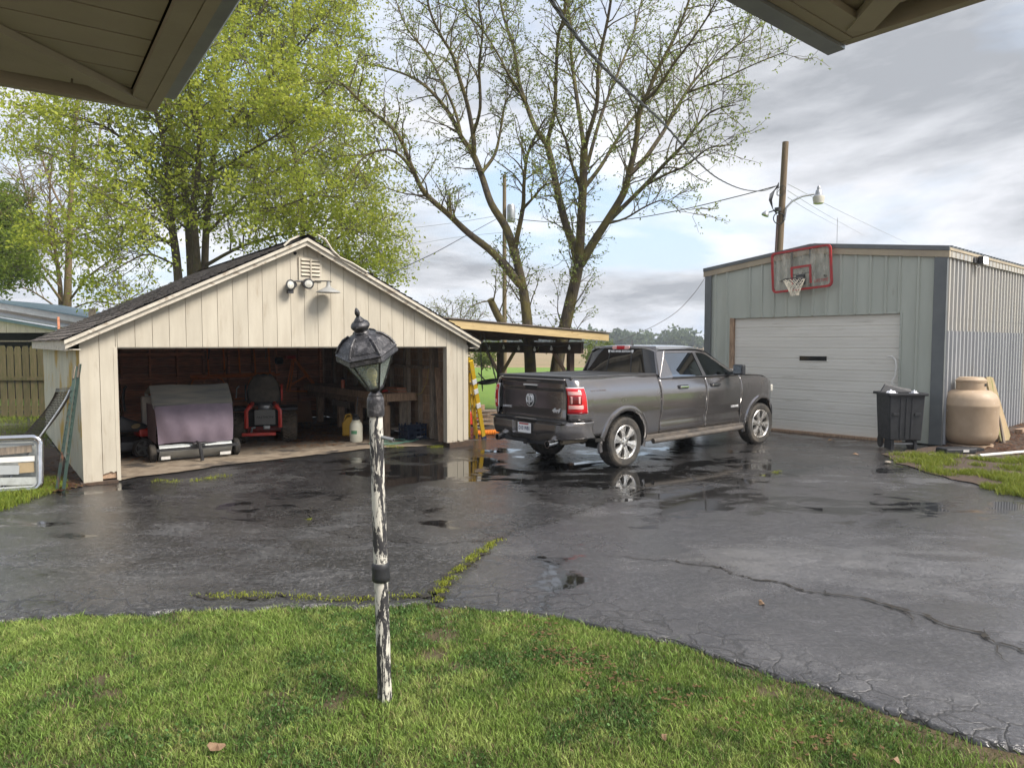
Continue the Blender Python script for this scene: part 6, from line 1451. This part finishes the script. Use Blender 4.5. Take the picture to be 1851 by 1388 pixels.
def tree(name, label, limbs, bark_m, seed, sec=14, sec_len=(1.0, 2.2), ter=6, ter_len=(.35, .8), leaf=None, start=.25, tw_r=.008, up=.35, group=None, nleaf=5, spread=.10, lsize=(.05, .09), sec_r=.03, droop=0.0):
    """limbs: list of ([(Vector, radius), ...]); twigs and leaves grow along them"""
    rng = np.random.default_rng(seed); rr = random.Random(seed)
    base = limbs[0][0][0]; o = thing(name, label, 'tree', (base.x, base.y, 0), group=group); B = Vector((base.x, base.y, 0))
    wood = MB(); tw = MB(); tips = []
    for li, L in enumerate(limbs):
        P = [p - B for p, r in L]; Rr = [r for p, r in L]; pts = []; rs = []
        for i in range(len(P) - 1):
            p0, p1, p2, p3 = P[max(i - 1, 0)], P[i], P[i + 1], P[min(i + 2, len(P) - 1)]
            for k in range(4):
                t = k / 4; pts.append(.5 * ((2 * p1) + (p2 - p0) * t + (2 * p0 - 5 * p1 + 4 * p2 - p3) * t * t + (3 * p1 - p0 - 3 * p2 + p3) * t ** 3)); rs.append(lerp(Rr[i], Rr[i + 1], t))
        pts.append(P[-1]); rs.append(Rr[-1])
        wood.tube(pts, rs, 9 if rs[0] > .1 else 6)
        n = len(pts); length = sum((b - a).length for a, b in zip(pts, pts[1:])); ns = max(2, int(sec * length / 6))
        if rs[0] > .28 and li < 2: ns = ns // 3
        for s in range(ns):
            t = lerp(start, 1.0, (s + rr.random()) / ns); i = min(int(t * (n - 1)), n - 2); p = pts[i].lerp(pts[i + 1], t * (n - 1) - i)
            d0 = (pts[i + 1] - pts[i]).normalized(); q = Vector((rr.gauss(0, 1), rr.gauss(0, 1), rr.gauss(0, .6))); q = (q - d0 * q.dot(d0)).normalized()
            d = (d0 * .6 + q * .8 + Vector((0, 0, up))).normalized(); l = rr.uniform(*sec_len) * lerp(1, .55, t); m = 6; sp = [p]
            for k in range(m):
                d = (d + Vector((rr.gauss(0, .17), rr.gauss(0, .17), rr.gauss(0, .14) - droop))).normalized(); sp.append(sp[-1] + d * (l / m))
            r0 = min(rs[i] * .55, sec_r); tw.tube(sp, [lerp(r0, tw_r * .8, k / m) for k in range(m + 1)], 4, caps=False); tips.append(sp[-1])
            for j in range(ter):
                k = rr.randint(1, m - 1); p2 = sp[k].lerp(sp[k + 1], rr.random()); d2 = ((sp[k + 1] - sp[k]).normalized() * .7 + Vector((rr.gauss(0, .7), rr.gauss(0, .7), rr.gauss(.1, .5)))).normalized(); l2 = rr.uniform(*ter_len); q_ = [p2]
                for kk in range(3):
                    d2 = (d2 + Vector((rr.gauss(0, .28), rr.gauss(0, .28), rr.gauss(0, .25) - droop))).normalized(); q_.append(q_[-1] + d2 * (l2 / 3)); tips.append(q_[-1]) if kk > 0 else None
                tw.tube(q_, [tw_r, tw_r * .8, tw_r * .65, tw_r * .45], 3, caps=False)
    tk = wood.build('trunk', bark_m, o, smooth=60); kind(tw.build('twigs', bark_m, tk, smooth=60), 'stuff')
    if leaf is not None and tips:
        T = np.array([p[:] for p in tips]); k = nleaf; T = T[rng.random(len(T)) < (.66 if nleaf > 6 else 1.0)]; sp_l = np.repeat(rng.uniform(.5, 1.35, len(T)), k)[:, None]; pts = np.repeat(T, k, 0) + rng.normal(size=(len(T) * k, 3)) * spread * sp_l
        c0, c1 = np.array(leaf[0]), np.array(leaf[1]); f = np.clip(np.repeat(rng.random(len(T)), k) * .7 + rng.random(len(T) * k) * .3, 0, 1)[:, None]
        cols = c0 * (1 - f) + c1 * f
        leaf_cloud('crown', pts, rng.uniform(lsize[0], lsize[1], len(pts)), cols, o, rng)
    return o, len(tips)
def limb(uv, y0, y1, r0, r1):           # picture points, drifting in depth from y0 to y1
    n = len(uv); return [(A(u, v, lerp(y0, y1, i / (n - 1))), lerp(r0, r1, (i / (n - 1)) ** .8)) for i, (u, v) in enumerate(uv)]
Y0 = 21.0
def gl(u, v): return (u, v)
bareA = [
 limb([(962, 742), (958, 650), (951, 560), (942, 505), (930, 455)], Y0, Y0, 0.200, 0.114),
 limb([(940, 515), (893, 459), (846, 421), (810, 387), (767, 348), (744, 301), (717, 241), (667, 198), (618, 150)], Y0, Y0 - 3, 0.126, 0.026),
 limb([(747, 311), (727, 285), (700, 271), (657, 285), (625, 330)], Y0 - 1.8, Y0 - 3, 0.052, 0.015),
 limb([(932, 460), (915, 412), (888, 368), (871, 318), (855, 278), (834, 248), (814, 208), (787, 174), (757, 147), (710, 127), (650, 112)], Y0, Y0 + 2.5, 0.141, 0.022),
 limb([(856, 280), (856, 251), (846, 194), (831, 144), (818, 100), (798, 67), (777, 20), (765, -40), (740, -110)], Y0 + .8, Y0 - 1, 0.081, 0.022),
 limb([(930, 450), (945, 378), (947, 335), (952, 288), (962, 258), (985, 215)], Y0, Y0 - 2, 0.089, 0.022),
 limb([(945, 378), (960, 362), (985, 335), (1010, 330)], Y0 - .4, Y0 - 2.5, 0.052, 0.015),
 limb([(871, 312), (895, 278), (906, 228), (913, 188), (925, 164), (925, 110)], Y0 + .5, Y0 + 3, 0.059, 0.015),
 limb([(834, 248), (822, 200), (795, 140), (770, 95), (735, 50), (715, 0), (690, -50)], Y0 + 1, Y0 + 3.5, 0.059, 0.015),
 limb([(856, 240), (868, 195), (866, 120), (872, 60), (865, 0), (870, -70)], Y0 + .4, Y0 - 3, 0.059, 0.015),
 limb([(815, 390), (812, 350)], Y0 - .9, Y0 - .9, 0.052, 0.040),
 limb([(912, 592), (897, 565), (886, 541)], Y0 - .5, Y0 - .8, 0.126, 0.096),
]
bareB = [
 limb([(1000, 742), (1008, 655), (1028, 560), (1042, 500), (1047, 470)], Y0 + .3, Y0 + .3, 0.222, 0.148),
 limb([(1046, 482), (1036, 440), (1025, 412), (1009, 352), (999, 301), (989, 261)], Y0 + .3, Y0 + 1, 0.141, 0.096),
 limb([(989, 262), (968, 231), (952, 191), (938, 147), (928, 84), (911, 33), (900, -20), (885, -90)], Y0 + 1, Y0 + 3, 0.089, 0.026),
 limb([(989, 258), (1002, 201), (1005, 141), (1009, 67), (1019, 30), (1026, -40), (1030, -110)], Y0 + 1, Y0 - 1.5, 0.081, 0.026),
 limb([(952, 191), (935, 160), (918, 134), (901, 100), (868, 50), (834, 23), (790, 5)], Y0 + 1.6, Y0 + .2, 0.055, 0.015),
 limb([(1047, 475), (1050, 412), (1054, 335), (1056, 268)], Y0 + .3, Y0 - .5, 0.148, 0.111),
 limb([(1056, 270), (1052, 241), (1039, 151), (1032, 94), (1032, 50), (1022, -20), (1018, -90)], Y0 - .5, Y0 + 1.5, 0.081, 0.022),
 limb([(1057, 268), (1062, 248), (1079, 188), (1082, 117), (1099, 33), (1108, -30), (1112, -100)], Y0 - .5, Y0 - 3, 0.081, 0.022),
 limb([(1051, 348), (1035, 301), (1022, 251), (1005, 208), (990, 150)], Y0, Y0 - 2, 0.059, 0.018),
 limb([(1056, 340), (1086, 301), (1112, 258), (1149, 208), (1170, 188), (1200, 150), (1225, 100)], Y0, Y0 + 3, 0.067, 0.018),
 limb([(1060, 305), (1079, 235), (1096, 184), (1122, 120), (1143, 67), (1160, 0), (1175, -70)], Y0 - .2, Y0 + 2.2, 0.067, 0.018),
 limb([(1048, 480), (1075, 435), (1096, 402), (1126, 352), (1136, 318), (1149, 261), (1156, 201), (1166, 181), (1190, 124), (1220, 67), (1246, 0), (1262, -60)], Y0 + .3, Y0 - 1.5, 0.148, 0.022),
 limb([(1136, 318), (1163, 291), (1193, 248), (1207, 225), (1239, 169), (1270, 130), (1316, 95), (1360, 60), (1395, 30)], Y0 - .4, Y0 + 1.5, 0.081, 0.015),
 limb([(1239, 169), (1270, 158), (1305, 144), (1365, 116), (1425, 92)], Y0 + .6, Y0 - 1.2, 0.044, 0.011),
 limb([(1100, 400), (1163, 338), (1203, 295), (1235, 262), (1262, 225), (1290, 200), (1330, 190)], Y0, Y0 - 2.5, 0.074, 0.015),
 limb([(1165, 336), (1205, 315), (1240, 300), (1275, 272), (1300, 262)], Y0 - 1, Y0 - 3, 0.044, 0.011),
 limb([(1166, 181), (1185, 165), (1215, 120), (1260, 60), (1290, 10), (1310, -50)], Y0 - .8, Y0 - 3.5, 0.052, 0.015),
 limb([(1096, 405), (1130, 395), (1170, 372), (1205, 362), (1230, 385)], Y0, Y0 - 2, 0.037, 0.011),
]
BUD = ((.16, .20, .05), (.28, .34, .09))
tree('budding_tree', 'left mossy trunk of the tall tree in early bud behind the carport', bareA, M_bark1, 11, sec=24, sec_len=(.9, 2.0), ter=6, ter_len=(.3, .75), leaf=BUD, start=.28, nleaf=4, spread=.045, lsize=(.05, .10), tw_r=.0085, sec_r=.026)
tree('budding_tree', 'right mossy trunk of the tall tree in early bud behind the pickup truck', bareB, M_bark1, 12, sec=24, sec_len=(.9, 2.0), ter=6, ter_len=(.3, .75), leaf=BUD, start=.25, nleaf=4, spread=.045, lsize=(.05, .10), tw_r=.0085, sec_r=.026)
LG = ((.22, .29, .03), (.52, .55, .08))
Y1 = 25.0
leafy = [
 limb([(330, 690), (322, 500), (310, 400), (304, 320), (290, 230), (265, 170), (235, 110), (220, 40)], Y1, Y1 - 2, 0.177, 0.026),
 limb([(350, 690), (345, 500), (335, 350), (318, 260), (300, 190), (310, 110), (320, 20), (330, -60)], Y1, Y1 + 2, 0.156, 0.026),
 limb([(360, 690), (358, 500), (350, 380), (357, 320), (360, 240), (345, 190), (345, 130), (355, 60), (370, -30)], Y1, Y1 - 3, 0.146, 0.026),
 limb([(372, 690), (370, 500), (375, 380), (385, 290), (395, 200), (402, 120), (420, 60), (432, -10), (440, -80)], Y1, Y1 + 3, 0.156, 0.026),
 limb([(385, 260), (420, 225), (455, 205), (500, 170), (540, 150)], Y1, Y1 - 3, 0.062, 0.016),
 limb([(300, 330), (240, 270), (190, 230), (100, 205), (30, 190)], Y1, Y1 - 3, 0.068, 0.016),
 limb([(315, 420), (260, 345), (170, 312), (60, 268)], Y1, Y1 + 1, 0.062, 0.016),
 limb([(372, 480), (450, 440), (560, 415), (640, 415)], Y1, Y1 - 2, 0.068, 0.016),
 limb([(376, 420), (470, 330), (560, 270), (615, 235)], Y1, Y1 + 2, 0.068, 0.016),
 limb([(395, 250), (480, 150), (535, 85), (585, 40)], Y1 + 1, Y1 - 1, 0.068, 0.016),
 limb([(402, 120), (460, 40), (510, -40), (530, -90)], Y1 + 2, Y1 + 3, 0.057, 0.016),
 limb([(372, 510), (500, 480), (600, 465), (670, 470)], Y1, Y1 - 1, 0.057, 0.016),
 limb([(312, 440), (220, 410), (150, 425), (110, 440)], Y1, Y1 - 2, 0.052, 0.016),
 limb([(318, 480), (270, 460), (230, 475), (190, 500)], Y1, Y1 - 2.5, 0.042, 0.016),
 limb([(350, 400), (420, 380), (500, 375), (570, 350)], Y1, Y1 - 3.5, 0.052, 0.016),
 limb([(290, 230), (220, 160), (150, 130), (60, 120)], Y1 - 1, Y1 + 1, 0.047, 0.016),
 limb([(357, 330), (440, 280), (520, 230), (600, 150)], Y1, Y1 - 4, 0.052, 0.016),
 limb([(335, 350), (260, 380), (200, 360)], Y1, Y1 - 4, 0.047, 0.016),
]
tree('leafy_tree', 'big multi-stemmed tree in bright new leaf behind the garage', leafy, M_bark2, 21, sec=28, sec_len=(1.2, 2.9), ter=6, ter_len=(.4, 1.0), leaf=LG, start=.20, nleaf=16, spread=.17, lsize=(.07, .17), tw_r=.009, up=.15, sec_r=.035, droop=.03)
Y2 = 31.0
leafy2 = [
 limb([(560, 690), (550, 480), (540, 330), (520, 200), (530, 80), (540, -40)], Y2, Y2, 0.176, 0.033),
 limb([(548, 420), (590, 350), (615, 290), (625, 240)], Y2, Y2 - 2, 0.066, 0.017), limb([(545, 460), (610, 430), (650, 420), (690, 430)], Y2, Y2 - 1, 0.061, 0.017), limb([(545, 470), (600, 460), (670, 480), (705, 475)], Y2, Y2 + 2, 0.055, 0.017),
 limb([(535, 300), (575, 220), (605, 140), (618, 60), (622, -30)], Y2, Y2 + 2, 0.077, 0.017), limb([(525, 220), (480, 120), (470, 20), (480, -60)], Y2, Y2 - 2, 0.072, 0.017), limb([(525, 120), (570, 40), (600, -40)], Y2, Y2 - 3, 0.061, 0.017),
 limb([(540, 330), (480, 260), (450, 180)], Y2, Y2 + 2, 0.066, 0.017), limb([(545, 400), (480, 350), (440, 300)], Y2, Y2 + 2, 0.066, 0.017),
 limb([(550, 480), (620, 400), (660, 370), (680, 370)], Y2, Y2 + 1, 0.055, 0.017), limb([(550, 440), (600, 390), (640, 330), (650, 310)], Y2, Y2 - 2, 0.055, 0.017),
]
tree('leafy_tree', 'tall fresh green tree right behind the garage ridge, left of the bare trunks', leafy2, M_bark2, 22, sec=25, sec_len=(1.4, 3.0), ter=6, ter_len=(.5, 1.1), leaf=((.22, .27, .045), (.46, .47, .10)), start=.3, nleaf=12, spread=.20, lsize=(.07, .19), tw_r=.010, up=.15, sec_r=.035, droop=.04)
Y3 = 36.0
thin = [
 limb([(122, 690), (122, 560), (124, 480), (127, 400), (130, 320), (136, 230), (142, 150), (146, 90)], Y3, Y3, 0.238, 0.035),
 limb([(112, 690), (110, 540), (104, 480), (95, 420), (90, 350), (95, 280)], Y3, Y3 + 1, 0.154, 0.028),
 limb([(112, 545), (80, 500), (50, 455), (20, 420)], Y3, Y3 - 2, 0.070, 0.021), limb([(118, 570), (80, 540), (40, 520), (0, 525)], Y3, Y3 - 2, 0.056, 0.021), limb([(128, 540), (160, 500), (200, 470), (230, 440)], Y3, Y3 - 2, 0.063, 0.021),
 limb([(126, 560), (170, 545), (215, 550), (250, 530)], Y3, Y3 - 1, 0.049, 0.021), limb([(126, 430), (160, 380), (175, 300), (180, 220)], Y3, Y3 + 2, 0.070, 0.021), limb([(100, 450), (60, 390), (40, 320), (20, 250)], Y3, Y3 + 1, 0.070, 0.021), limb([(127, 400), (90, 330), (70, 250), (75, 190)], Y3, Y3 - 1, 0.063, 0.021), limb([(110, 520), (70, 470), (55, 400), (60, 340)], Y3, Y3 - 1, 0.056, 0.021),
]
tree('pale_bare_tree', 'thin yellowish tree almost without leaves behind the low shed', thin, bark('pale_bark', (.24, .17, .09), (.14, .10, .06), (.20, .15, .06)), 31, sec=20, sec_len=(1.2, 3.0), ter=6, ter_len=(.5, 1.2), leaf=((.22, .19, .06), (.30, .25, .08)), start=.3, nleaf=1, spread=.1, lsize=(.06, .10), tw_r=.013, sec_r=.04)
Y4 = 33.0
edge_t = [limb([(-30, 690), (-30, 520), (-25, 430), (-20, 350)], Y4, Y4, .3, .06)] + [limb([(-30, 520 - 12 * k), (0, 500 - 22 * k), (25 - 6 * (k % 2), 490 - 24 * k)], Y4, Y4 - 2 + k, .09, .03) for k in range(6)]
tree('leafy_tree', 'dense green tree cut by the left picture edge above the shed', edge_t, M_bark2, 41, sec=40, sec_len=(.8, 1.7), ter=7, ter_len=(.4, .8), leaf=((.10, .16, .02), (.24, .30, .04)), start=.3, nleaf=14, spread=.22, lsize=(.12, .2), tw_r=.01, up=.1)
Y5 = 30.0; rr = random.Random(77)
shr = [limb([(800 + 6 * k, 640), (785 + 9 * k + rr.uniform(-6, 6), 590), (765 + 13 * k + rr.uniform(-8, 8), 548 + abs(k - 4) * 4)], Y5, Y5 - 1 + .3 * k, .05, .012) for k in range(9)]
tree('bare_shrub', 'twiggy half-bare shrub showing above the carport roof', shr, M_bark2, 51, sec=24, sec_len=(.4, .9), ter=5, ter_len=(.2, .4), leaf=((.20, .24, .06), (.28, .30, .10)), start=.3, nleaf=1, spread=.06, lsize=(.06, .1), tw_r=.007, sec_r=.014)
for i, (u, w, s) in enumerate(((872, 20, 7), (1075, 16, 5), (1090, 10, 4))):
    base = A(u, 640, 44); sh = [limb([(u, 668), (u + w * .3 * math.cos(k * 1.3), 652), (u + w * math.cos(k * 1.3), 640 - s * (k % 3))], 44, 44 + math.sin(k * 1.3), .05, .015) for k in range(6)]
    tree('field_bush', ['green bush at the field edge right of the garage corner', 'green bush at the field edge right of the mossy trunks', 'small bush at the field edge just left of the truck cab'][i], sh, M_bark2, 60 + i, sec=26, sec_len=(.5, .9), ter=5, ter_len=(.2, .4), leaf=((.10, .14, .03), (.22, .25, .06)), start=.1, nleaf=8, spread=.15, lsize=(.12, .2), tw_r=.01)
# far wood: one mass
rng = np.random.default_rng(5); N = 60000; cx = rng.uniform(-260, 300, 330); pts = []; cols = []
for c in cx:
    h = rng.uniform(5, 9.5); w = rng.uniform(4, 8); k = int(N / 330); p = rng.normal(size=(k, 3)); p /= np.linalg.norm(p, axis=1)[:, None]; p *= rng.random((k, 1)) ** .35
    pts.append(np.stack([c + p[:, 0] * w, 330 + p[:, 1] * 8 + rng.uniform(-10, 10), np.abs(h * .5 + p[:, 2] * h * .55)], 1)); b = rng.uniform(.8, 1.2); cols.append(np.tile(np.array([.10, .135, .06]) * b, (k, 1)) * rng.uniform(.7, 1.3, (k, 1)))
kind(leaf_cloud('far_wood', np.concatenate(pts), rng.uniform(1.2, 2.4, len(np.concatenate(pts))), np.concatenate(cols), None, rng, .8), 'stuff')

# ================================================================ grass
def blades(name, XY, Z, h, w, cols, rng, lean=.5, segs=1):
    n = len(XY); a = rng.uniform(0, 2 * math.pi, n); dx, dy = np.cos(a), np.sin(a); b = rng.uniform(0, 2 * math.pi, n); L = h * lean * rng.uniform(.2, 1.3, n)
    V = np.zeros((n, 5, 3)); x, y = XY[:, 0], XY[:, 1]
    V[:, 0] = np.stack([x - dx * w / 2, y - dy * w / 2, Z], 1); V[:, 1] = np.stack([x + dx * w / 2, y + dy * w / 2, Z], 1)
    mx, my = x + np.cos(b) * L * .35, y + np.sin(b) * L * .35
    V[:, 2] = np.stack([mx + dx * w * .38, my + dy * w * .38, Z + h * .6], 1); V[:, 3] = np.stack([mx - dx * w * .38, my - dy * w * .38, Z + h * .6], 1)
    V[:, 4] = np.stack([x + np.cos(b) * L, y + np.sin(b) * L, Z + h], 1)
    i = np.arange(n)[:, None] * 5; T = np.concatenate([i + np.array([[0, 1, 2]]), i + np.array([[0, 2, 3]]), i + np.array([[3, 2, 4]])], 0)
    return kind(big_mesh(name, V.reshape(-1, 3), T, M_blade, None, np.repeat(cols, 5, 0)), 'stuff')
def vnoise(x, y, s, seed):              # cheap smooth value noise
    g = np.random.default_rng(seed).random((64, 64)); X, Y = x * s, y * s; i, j = np.floor(X).astype(int), np.floor(Y).astype(int); fx, fy = X - i, Y - j; fx, fy = fx * fx * (3 - 2 * fx), fy * fy * (3 - 2 * fy)
    q = lambda a, b: g[a % 64, b % 64]
    return (q(i, j) * (1 - fx) + q(i + 1, j) * fx) * (1 - fy) + (q(i, j + 1) * (1 - fx) + q(i + 1, j + 1) * fx) * fy
def grass_cols(x, y, rng):
    a = .4 * vnoise(x, y, 1.6, 1) + .35 * vnoise(x, y, 4.5, 2) + .25 * vnoise(x, y, 14, 21); b = .3 * vnoise(x, y, 2.3, 3) + .35 * vnoise(x, y, 7, 4) + .35 * vnoise(x, y, 19, 22)
    dark, mid, yel = np.array([.08, .15, .035]), np.array([.20, .29, .062]), np.array([.32, .385, .11])
    f = np.clip((a - .35) / .3, 0, 1)[:, None]; c = dark * (1 - f) + mid * f; g = np.clip((b - .5) / .3, 0, .8)[:, None]; c = c * (1 - g) + yel * g
    c *= rng.uniform(.55, 1.45, (len(x), 1)); dry = rng.random(len(x)) < .06; c[dry] = np.array([.36, .30, .15]) * rng.uniform(.6, 1.1, (dry.sum(), 1)); return c, a, b
rng = np.random.default_rng(7)
n = 520000; x = rng.uniform(-4.6, 4.6, n); y = 2.1 + 3.6 * rng.random(n) ** .9
ey_ = np.interp(x, np.arange(-5, 5, .05), np.array([edge_y(q) for q in np.arange(-5, 5, .05)]))
inside = (np.abs(x) < y * .80 + .25) & (y < ey_ + .05 - .10 * vnoise(x, y, 9, 6))
bare = vnoise(x, y, 2.0, 8) * .6 + vnoise(x, y, 6, 9) * .4
thin_r = np.clip((x - .2) / 3.0, 0, 1) * np.clip(1 - (ey_ - y) / .55, 0, 1)            # worn strip along the right-hand edge
keep = inside & (rng.random(n) > np.clip((bare - .63) * 5, 0, .95)) & (rng.random(n) > np.clip(thin_r * 1.5, 0, .95))
x, y = x[keep], y[keep]; c, a, b = grass_cols(x, y, rng)
h = rng.uniform(.016, .040, len(x)) * (.75 + .6 * a); h[rng.random(len(x)) < .02] *= 1.6
blades('front_grass', np.stack([x, y], 1), np.full(len(x), -.03), h, rng.uniform(.0035, .007, len(x)), c, rng, .9)
# clover and other broad leaves low in the turf
n = 34000; x = rng.uniform(-4.4, 4.4, n); y = 2.1 + 3.4 * rng.random(n); ey_ = np.interp(x, np.arange(-5, 5, .05), np.array([edge_y(q) for q in np.arange(-5, 5, .05)]))
k = (np.abs(x) < y * .8 + .2) & (y < ey_ - .1) & (vnoise(x, y, 1.6, 1) * .6 + vnoise(x, y, 4.5, 2) * .4 < .46); x, y = x[k], y[k]
c = np.array([.08, .155, .04]) * rng.uniform(.6, 1.6, (len(x), 1))
kind(leaf_cloud('clover', np.stack([x, y, -.03 + rng.uniform(.012, .04, len(x))], 1), rng.uniform(.010, .022, len(x)), c, None, rng, .9, M_blade), 'stuff')
def tufts(name, P, n, sp, seed, hh=(.03, .09), yellow=.5):
    rng = np.random.default_rng(seed); P = np.array(P); i = rng.integers(0, len(P), n); xy = P[i] + rng.normal(size=(n, 2)) * sp
    f = rng.random((n, 1)) * .5 + yellow * .5; c = np.array([.09, .17, .02]) * (1 - f) + np.array([.30, .30, .04]) * f; c *= rng.uniform(.7, 1.3, (n, 1))
    return blades(name, xy, np.full(n, .008), rng.uniform(hh[0], hh[1], n), rng.uniform(.005, .009, n), c, rng, .8)
def along(uv, n, seed, drop=.45):
    rr = random.Random(seed); P = [G(u, v) for u, v in uv]; out = []
    for a, b in zip(P, P[1:]):
        m = max(2, int((b - a).length * n))
        for k in range(m):
            if rr.random() > drop: q = a.lerp(b, rr.random()); out.append((q.x + rr.gauss(0, .02), q.y + rr.gauss(0, .02)))
    return out
tufts('seam_grass', along(SEAM, 60, 1, .5), 1700, .024, 1, (.005, .026), .85); tufts('seam_grass', along(SEAM2, 90, 2, .6) + along([(430, 1075), (560, 1082), (660, 1088)], 60, 3, .5), 900, .03, 2, (.005, .024), .8)
tufts('seam_grass', along([(556, 918), (560, 945)], 12, 4, .6) + along([(1370, 862), (1410, 852)], 20, 5, .6), 260, .02, 3, (.006, .02), .9)
tufts('seam_grass', along([(250, 868), (330, 872), (420, 860)], 5, 6, .4) + along([(700, 808), (760, 812), (842, 803)], 8, 7, .3), 1100, .06, 4, (.01, .04), .9)
rr = random.Random(3); P = []
while len(P) < 420:
    u, v = rr.uniform(1605, 1880), rr.uniform(822, 905)
    if v < 826 + (u - 1605) * .30 + 6 and v > 815 + (u - 1605) * .06: 
        q = G(u, v)
        if vnoise(np.array([q.x]), np.array([q.y]), 2.6, 14)[0] > .38: P.append((q.x, q.y))
tufts('verge_grass', P, 16000, .045, 5, (.03, .10), .55)
P = [];
while len(P) < 420:
    u, v = rr.uniform(-60, 112), rr.uniform(868, 935)
    if v < 921 - .34 * u + 2 and v > 868: q = G(u, v); P.append((q.x, q.y))
tufts('garage_side_grass', P, 15000, .05, 6, (.03, .09), .25)
P = [(rr.uniform(-16, -9), rr.uniform(12, 20)) for _ in range(400)]; tufts('garage_side_grass', P, 12000, .25, 8, (.04, .12), .3)
# leaf litter
def litter(name, P, n, sp, seed, zb=.022, sc=1.0, cols=((.20, .075, .03), (.36, .20, .09))):
    rng = np.random.default_rng(seed); P = np.array(P); xy = P[rng.integers(0, len(P), n)] + rng.normal(size=(n, 2)) * sp; f = rng.random((n, 1)); c = np.array(cols[0]) * (1 - f) + np.array(cols[1]) * f
    m = len(xy); a = rng.uniform(0, 6.283, m); s = rng.uniform(.02, .05, m) * sc; tl = rng.uniform(-.4, .4, (m, 2)); V = np.zeros((m, 4, 3))
    for k, (p, q) in enumerate(((-1, 0), (0, -.55), (1, 0), (0, .55))):
        dx = (p * np.cos(a) - q * np.sin(a)) * s; dy = (p * np.sin(a) + q * np.cos(a)) * s; V[:, k] = np.stack([xy[:, 0] + dx, xy[:, 1] + dy, zb + .012 + np.abs(dx * tl[:, 0] + dy * tl[:, 1])], 1)
    return kind(big_mesh(name, V.reshape(-1, 3), np.arange(m * 4).reshape(m, 4), M_leaf, None, np.repeat(c, 4, 0)), 'stuff')
gl_ = [tuple(gw(rr.uniform(.6, 6.2), rr.uniform(1.5, 6.8))[:2]) for _ in range(260)] + [tuple(gw(rr.uniform(3.8, 5.6), rr.uniform(2.2, 5.5))[:2]) for _ in range(350)]
litter('leaf_litter', gl_, 5200, .12, 11)
litter('leaf_litter', [tuple(sw(rr.uniform(.1, 2.6), rr.uniform(-.6, 6))[:2]) for _ in range(200)], 4200, .2, 12, .018, 1, ((.10, .04, .022), (.24, .13, .07)))
litter('leaf_litter', [tuple(gw(rr.uniform(-.9, -.1), rr.uniform(-.3, 3))[:2]) for _ in range(60)], 1200, .12, 13, .018, 1, ((.08, .035, .02), (.22, .12, .06)))
litter('lawn_litter', [(G(u, v).x, G(u, v).y) for u, v in ((1010, 1180), (1060, 1200), (1120, 1220), (1230, 1260), (1330, 1290), (940, 1130), (1000, 1140), (1480, 1330))], 420, .12, 14, -.02, .45, ((.16, .09, .05), (.30, .19, .10)))
# single fallen leaves and clover heads one can point at
M_fl = pm('fallen_leaf', (.24, .155, .085), (.17, .10, .055), 30, .7, bmp=.3)
def fallen(u, v, s, z, label, seed):
    q = G(u, v, z); rr = random.Random(seed); n = 11
    pts = [(s * (1 + .35 * math.cos(3 * t + seed) * .6) * math.cos(t), s * .7 * (1 + .3 * math.sin(5 * t)) * math.sin(t), .012 * math.sin(t * 2 + seed)) for t in np.linspace(0, 6.283, n + 1)[:-1]]
    m = MB().add([(0, 0, .012)] + pts + [(a, b, c - .002) for a, b, c in pts], [(0, i + 1, (i + 1) % n + 1) for i in range(n)] + [(i + 1, i + 1 + n, (i + 1) % n + 1 + n, (i + 1) % n + 1) for i in range(n)])
    tag(m.build('fallen_leaf', M_fl, None, loc=(q.x, q.y, z + .012), rot=(rr.uniform(-.2, .2), rr.uniform(-.2, .2), rr.uniform(0, 6))), label, 'leaf', 'fallen leaves')
fallen(1377, 1092, .032, .006, 'brown leaf alone on the wet asphalt at right', 1); fallen(392, 1351, .040, .02, 'long tan leaf on the lawn left of the lamp post', 2); fallen(1502, 796, .07, .006, 'brown leaf on asphalt in front of the workshop door', 3); fallen(1547, 822, .06, .006, 'brown leaf on asphalt left of the wheeled bin', 4); fallen(1200, 1334, .02, .015, 'small tan leaf in the lawn right of the lamp post', 5); fallen(1618, 1378, .022, .015, 'tan leaf in the lawn near the bottom right corner', 6)

# ================================================================ damp air: far things fade
mh = bpy.data.materials.new('damp_air'); mh.use_nodes = True; nt = mh.node_tree
for q in list(nt.nodes): nt.nodes.remove(q)
out = nd(nt, 'ShaderNodeOutputMaterial'); pv = nd(nt, 'ShaderNodeVolumePrincipled')
pv.inputs['Color'].default_value = (.80, .86, .95, 1); pv.inputs['Density'].default_value = .0008; pv.inputs['Anisotropy'].default_value = .3
nt.links.new(pv.outputs[0], out.inputs['Volume'])
hz = MB().bx(-420, 420, -62, 362, -1.1, 17).build('haze', mh); kind(hz, 'stuff')
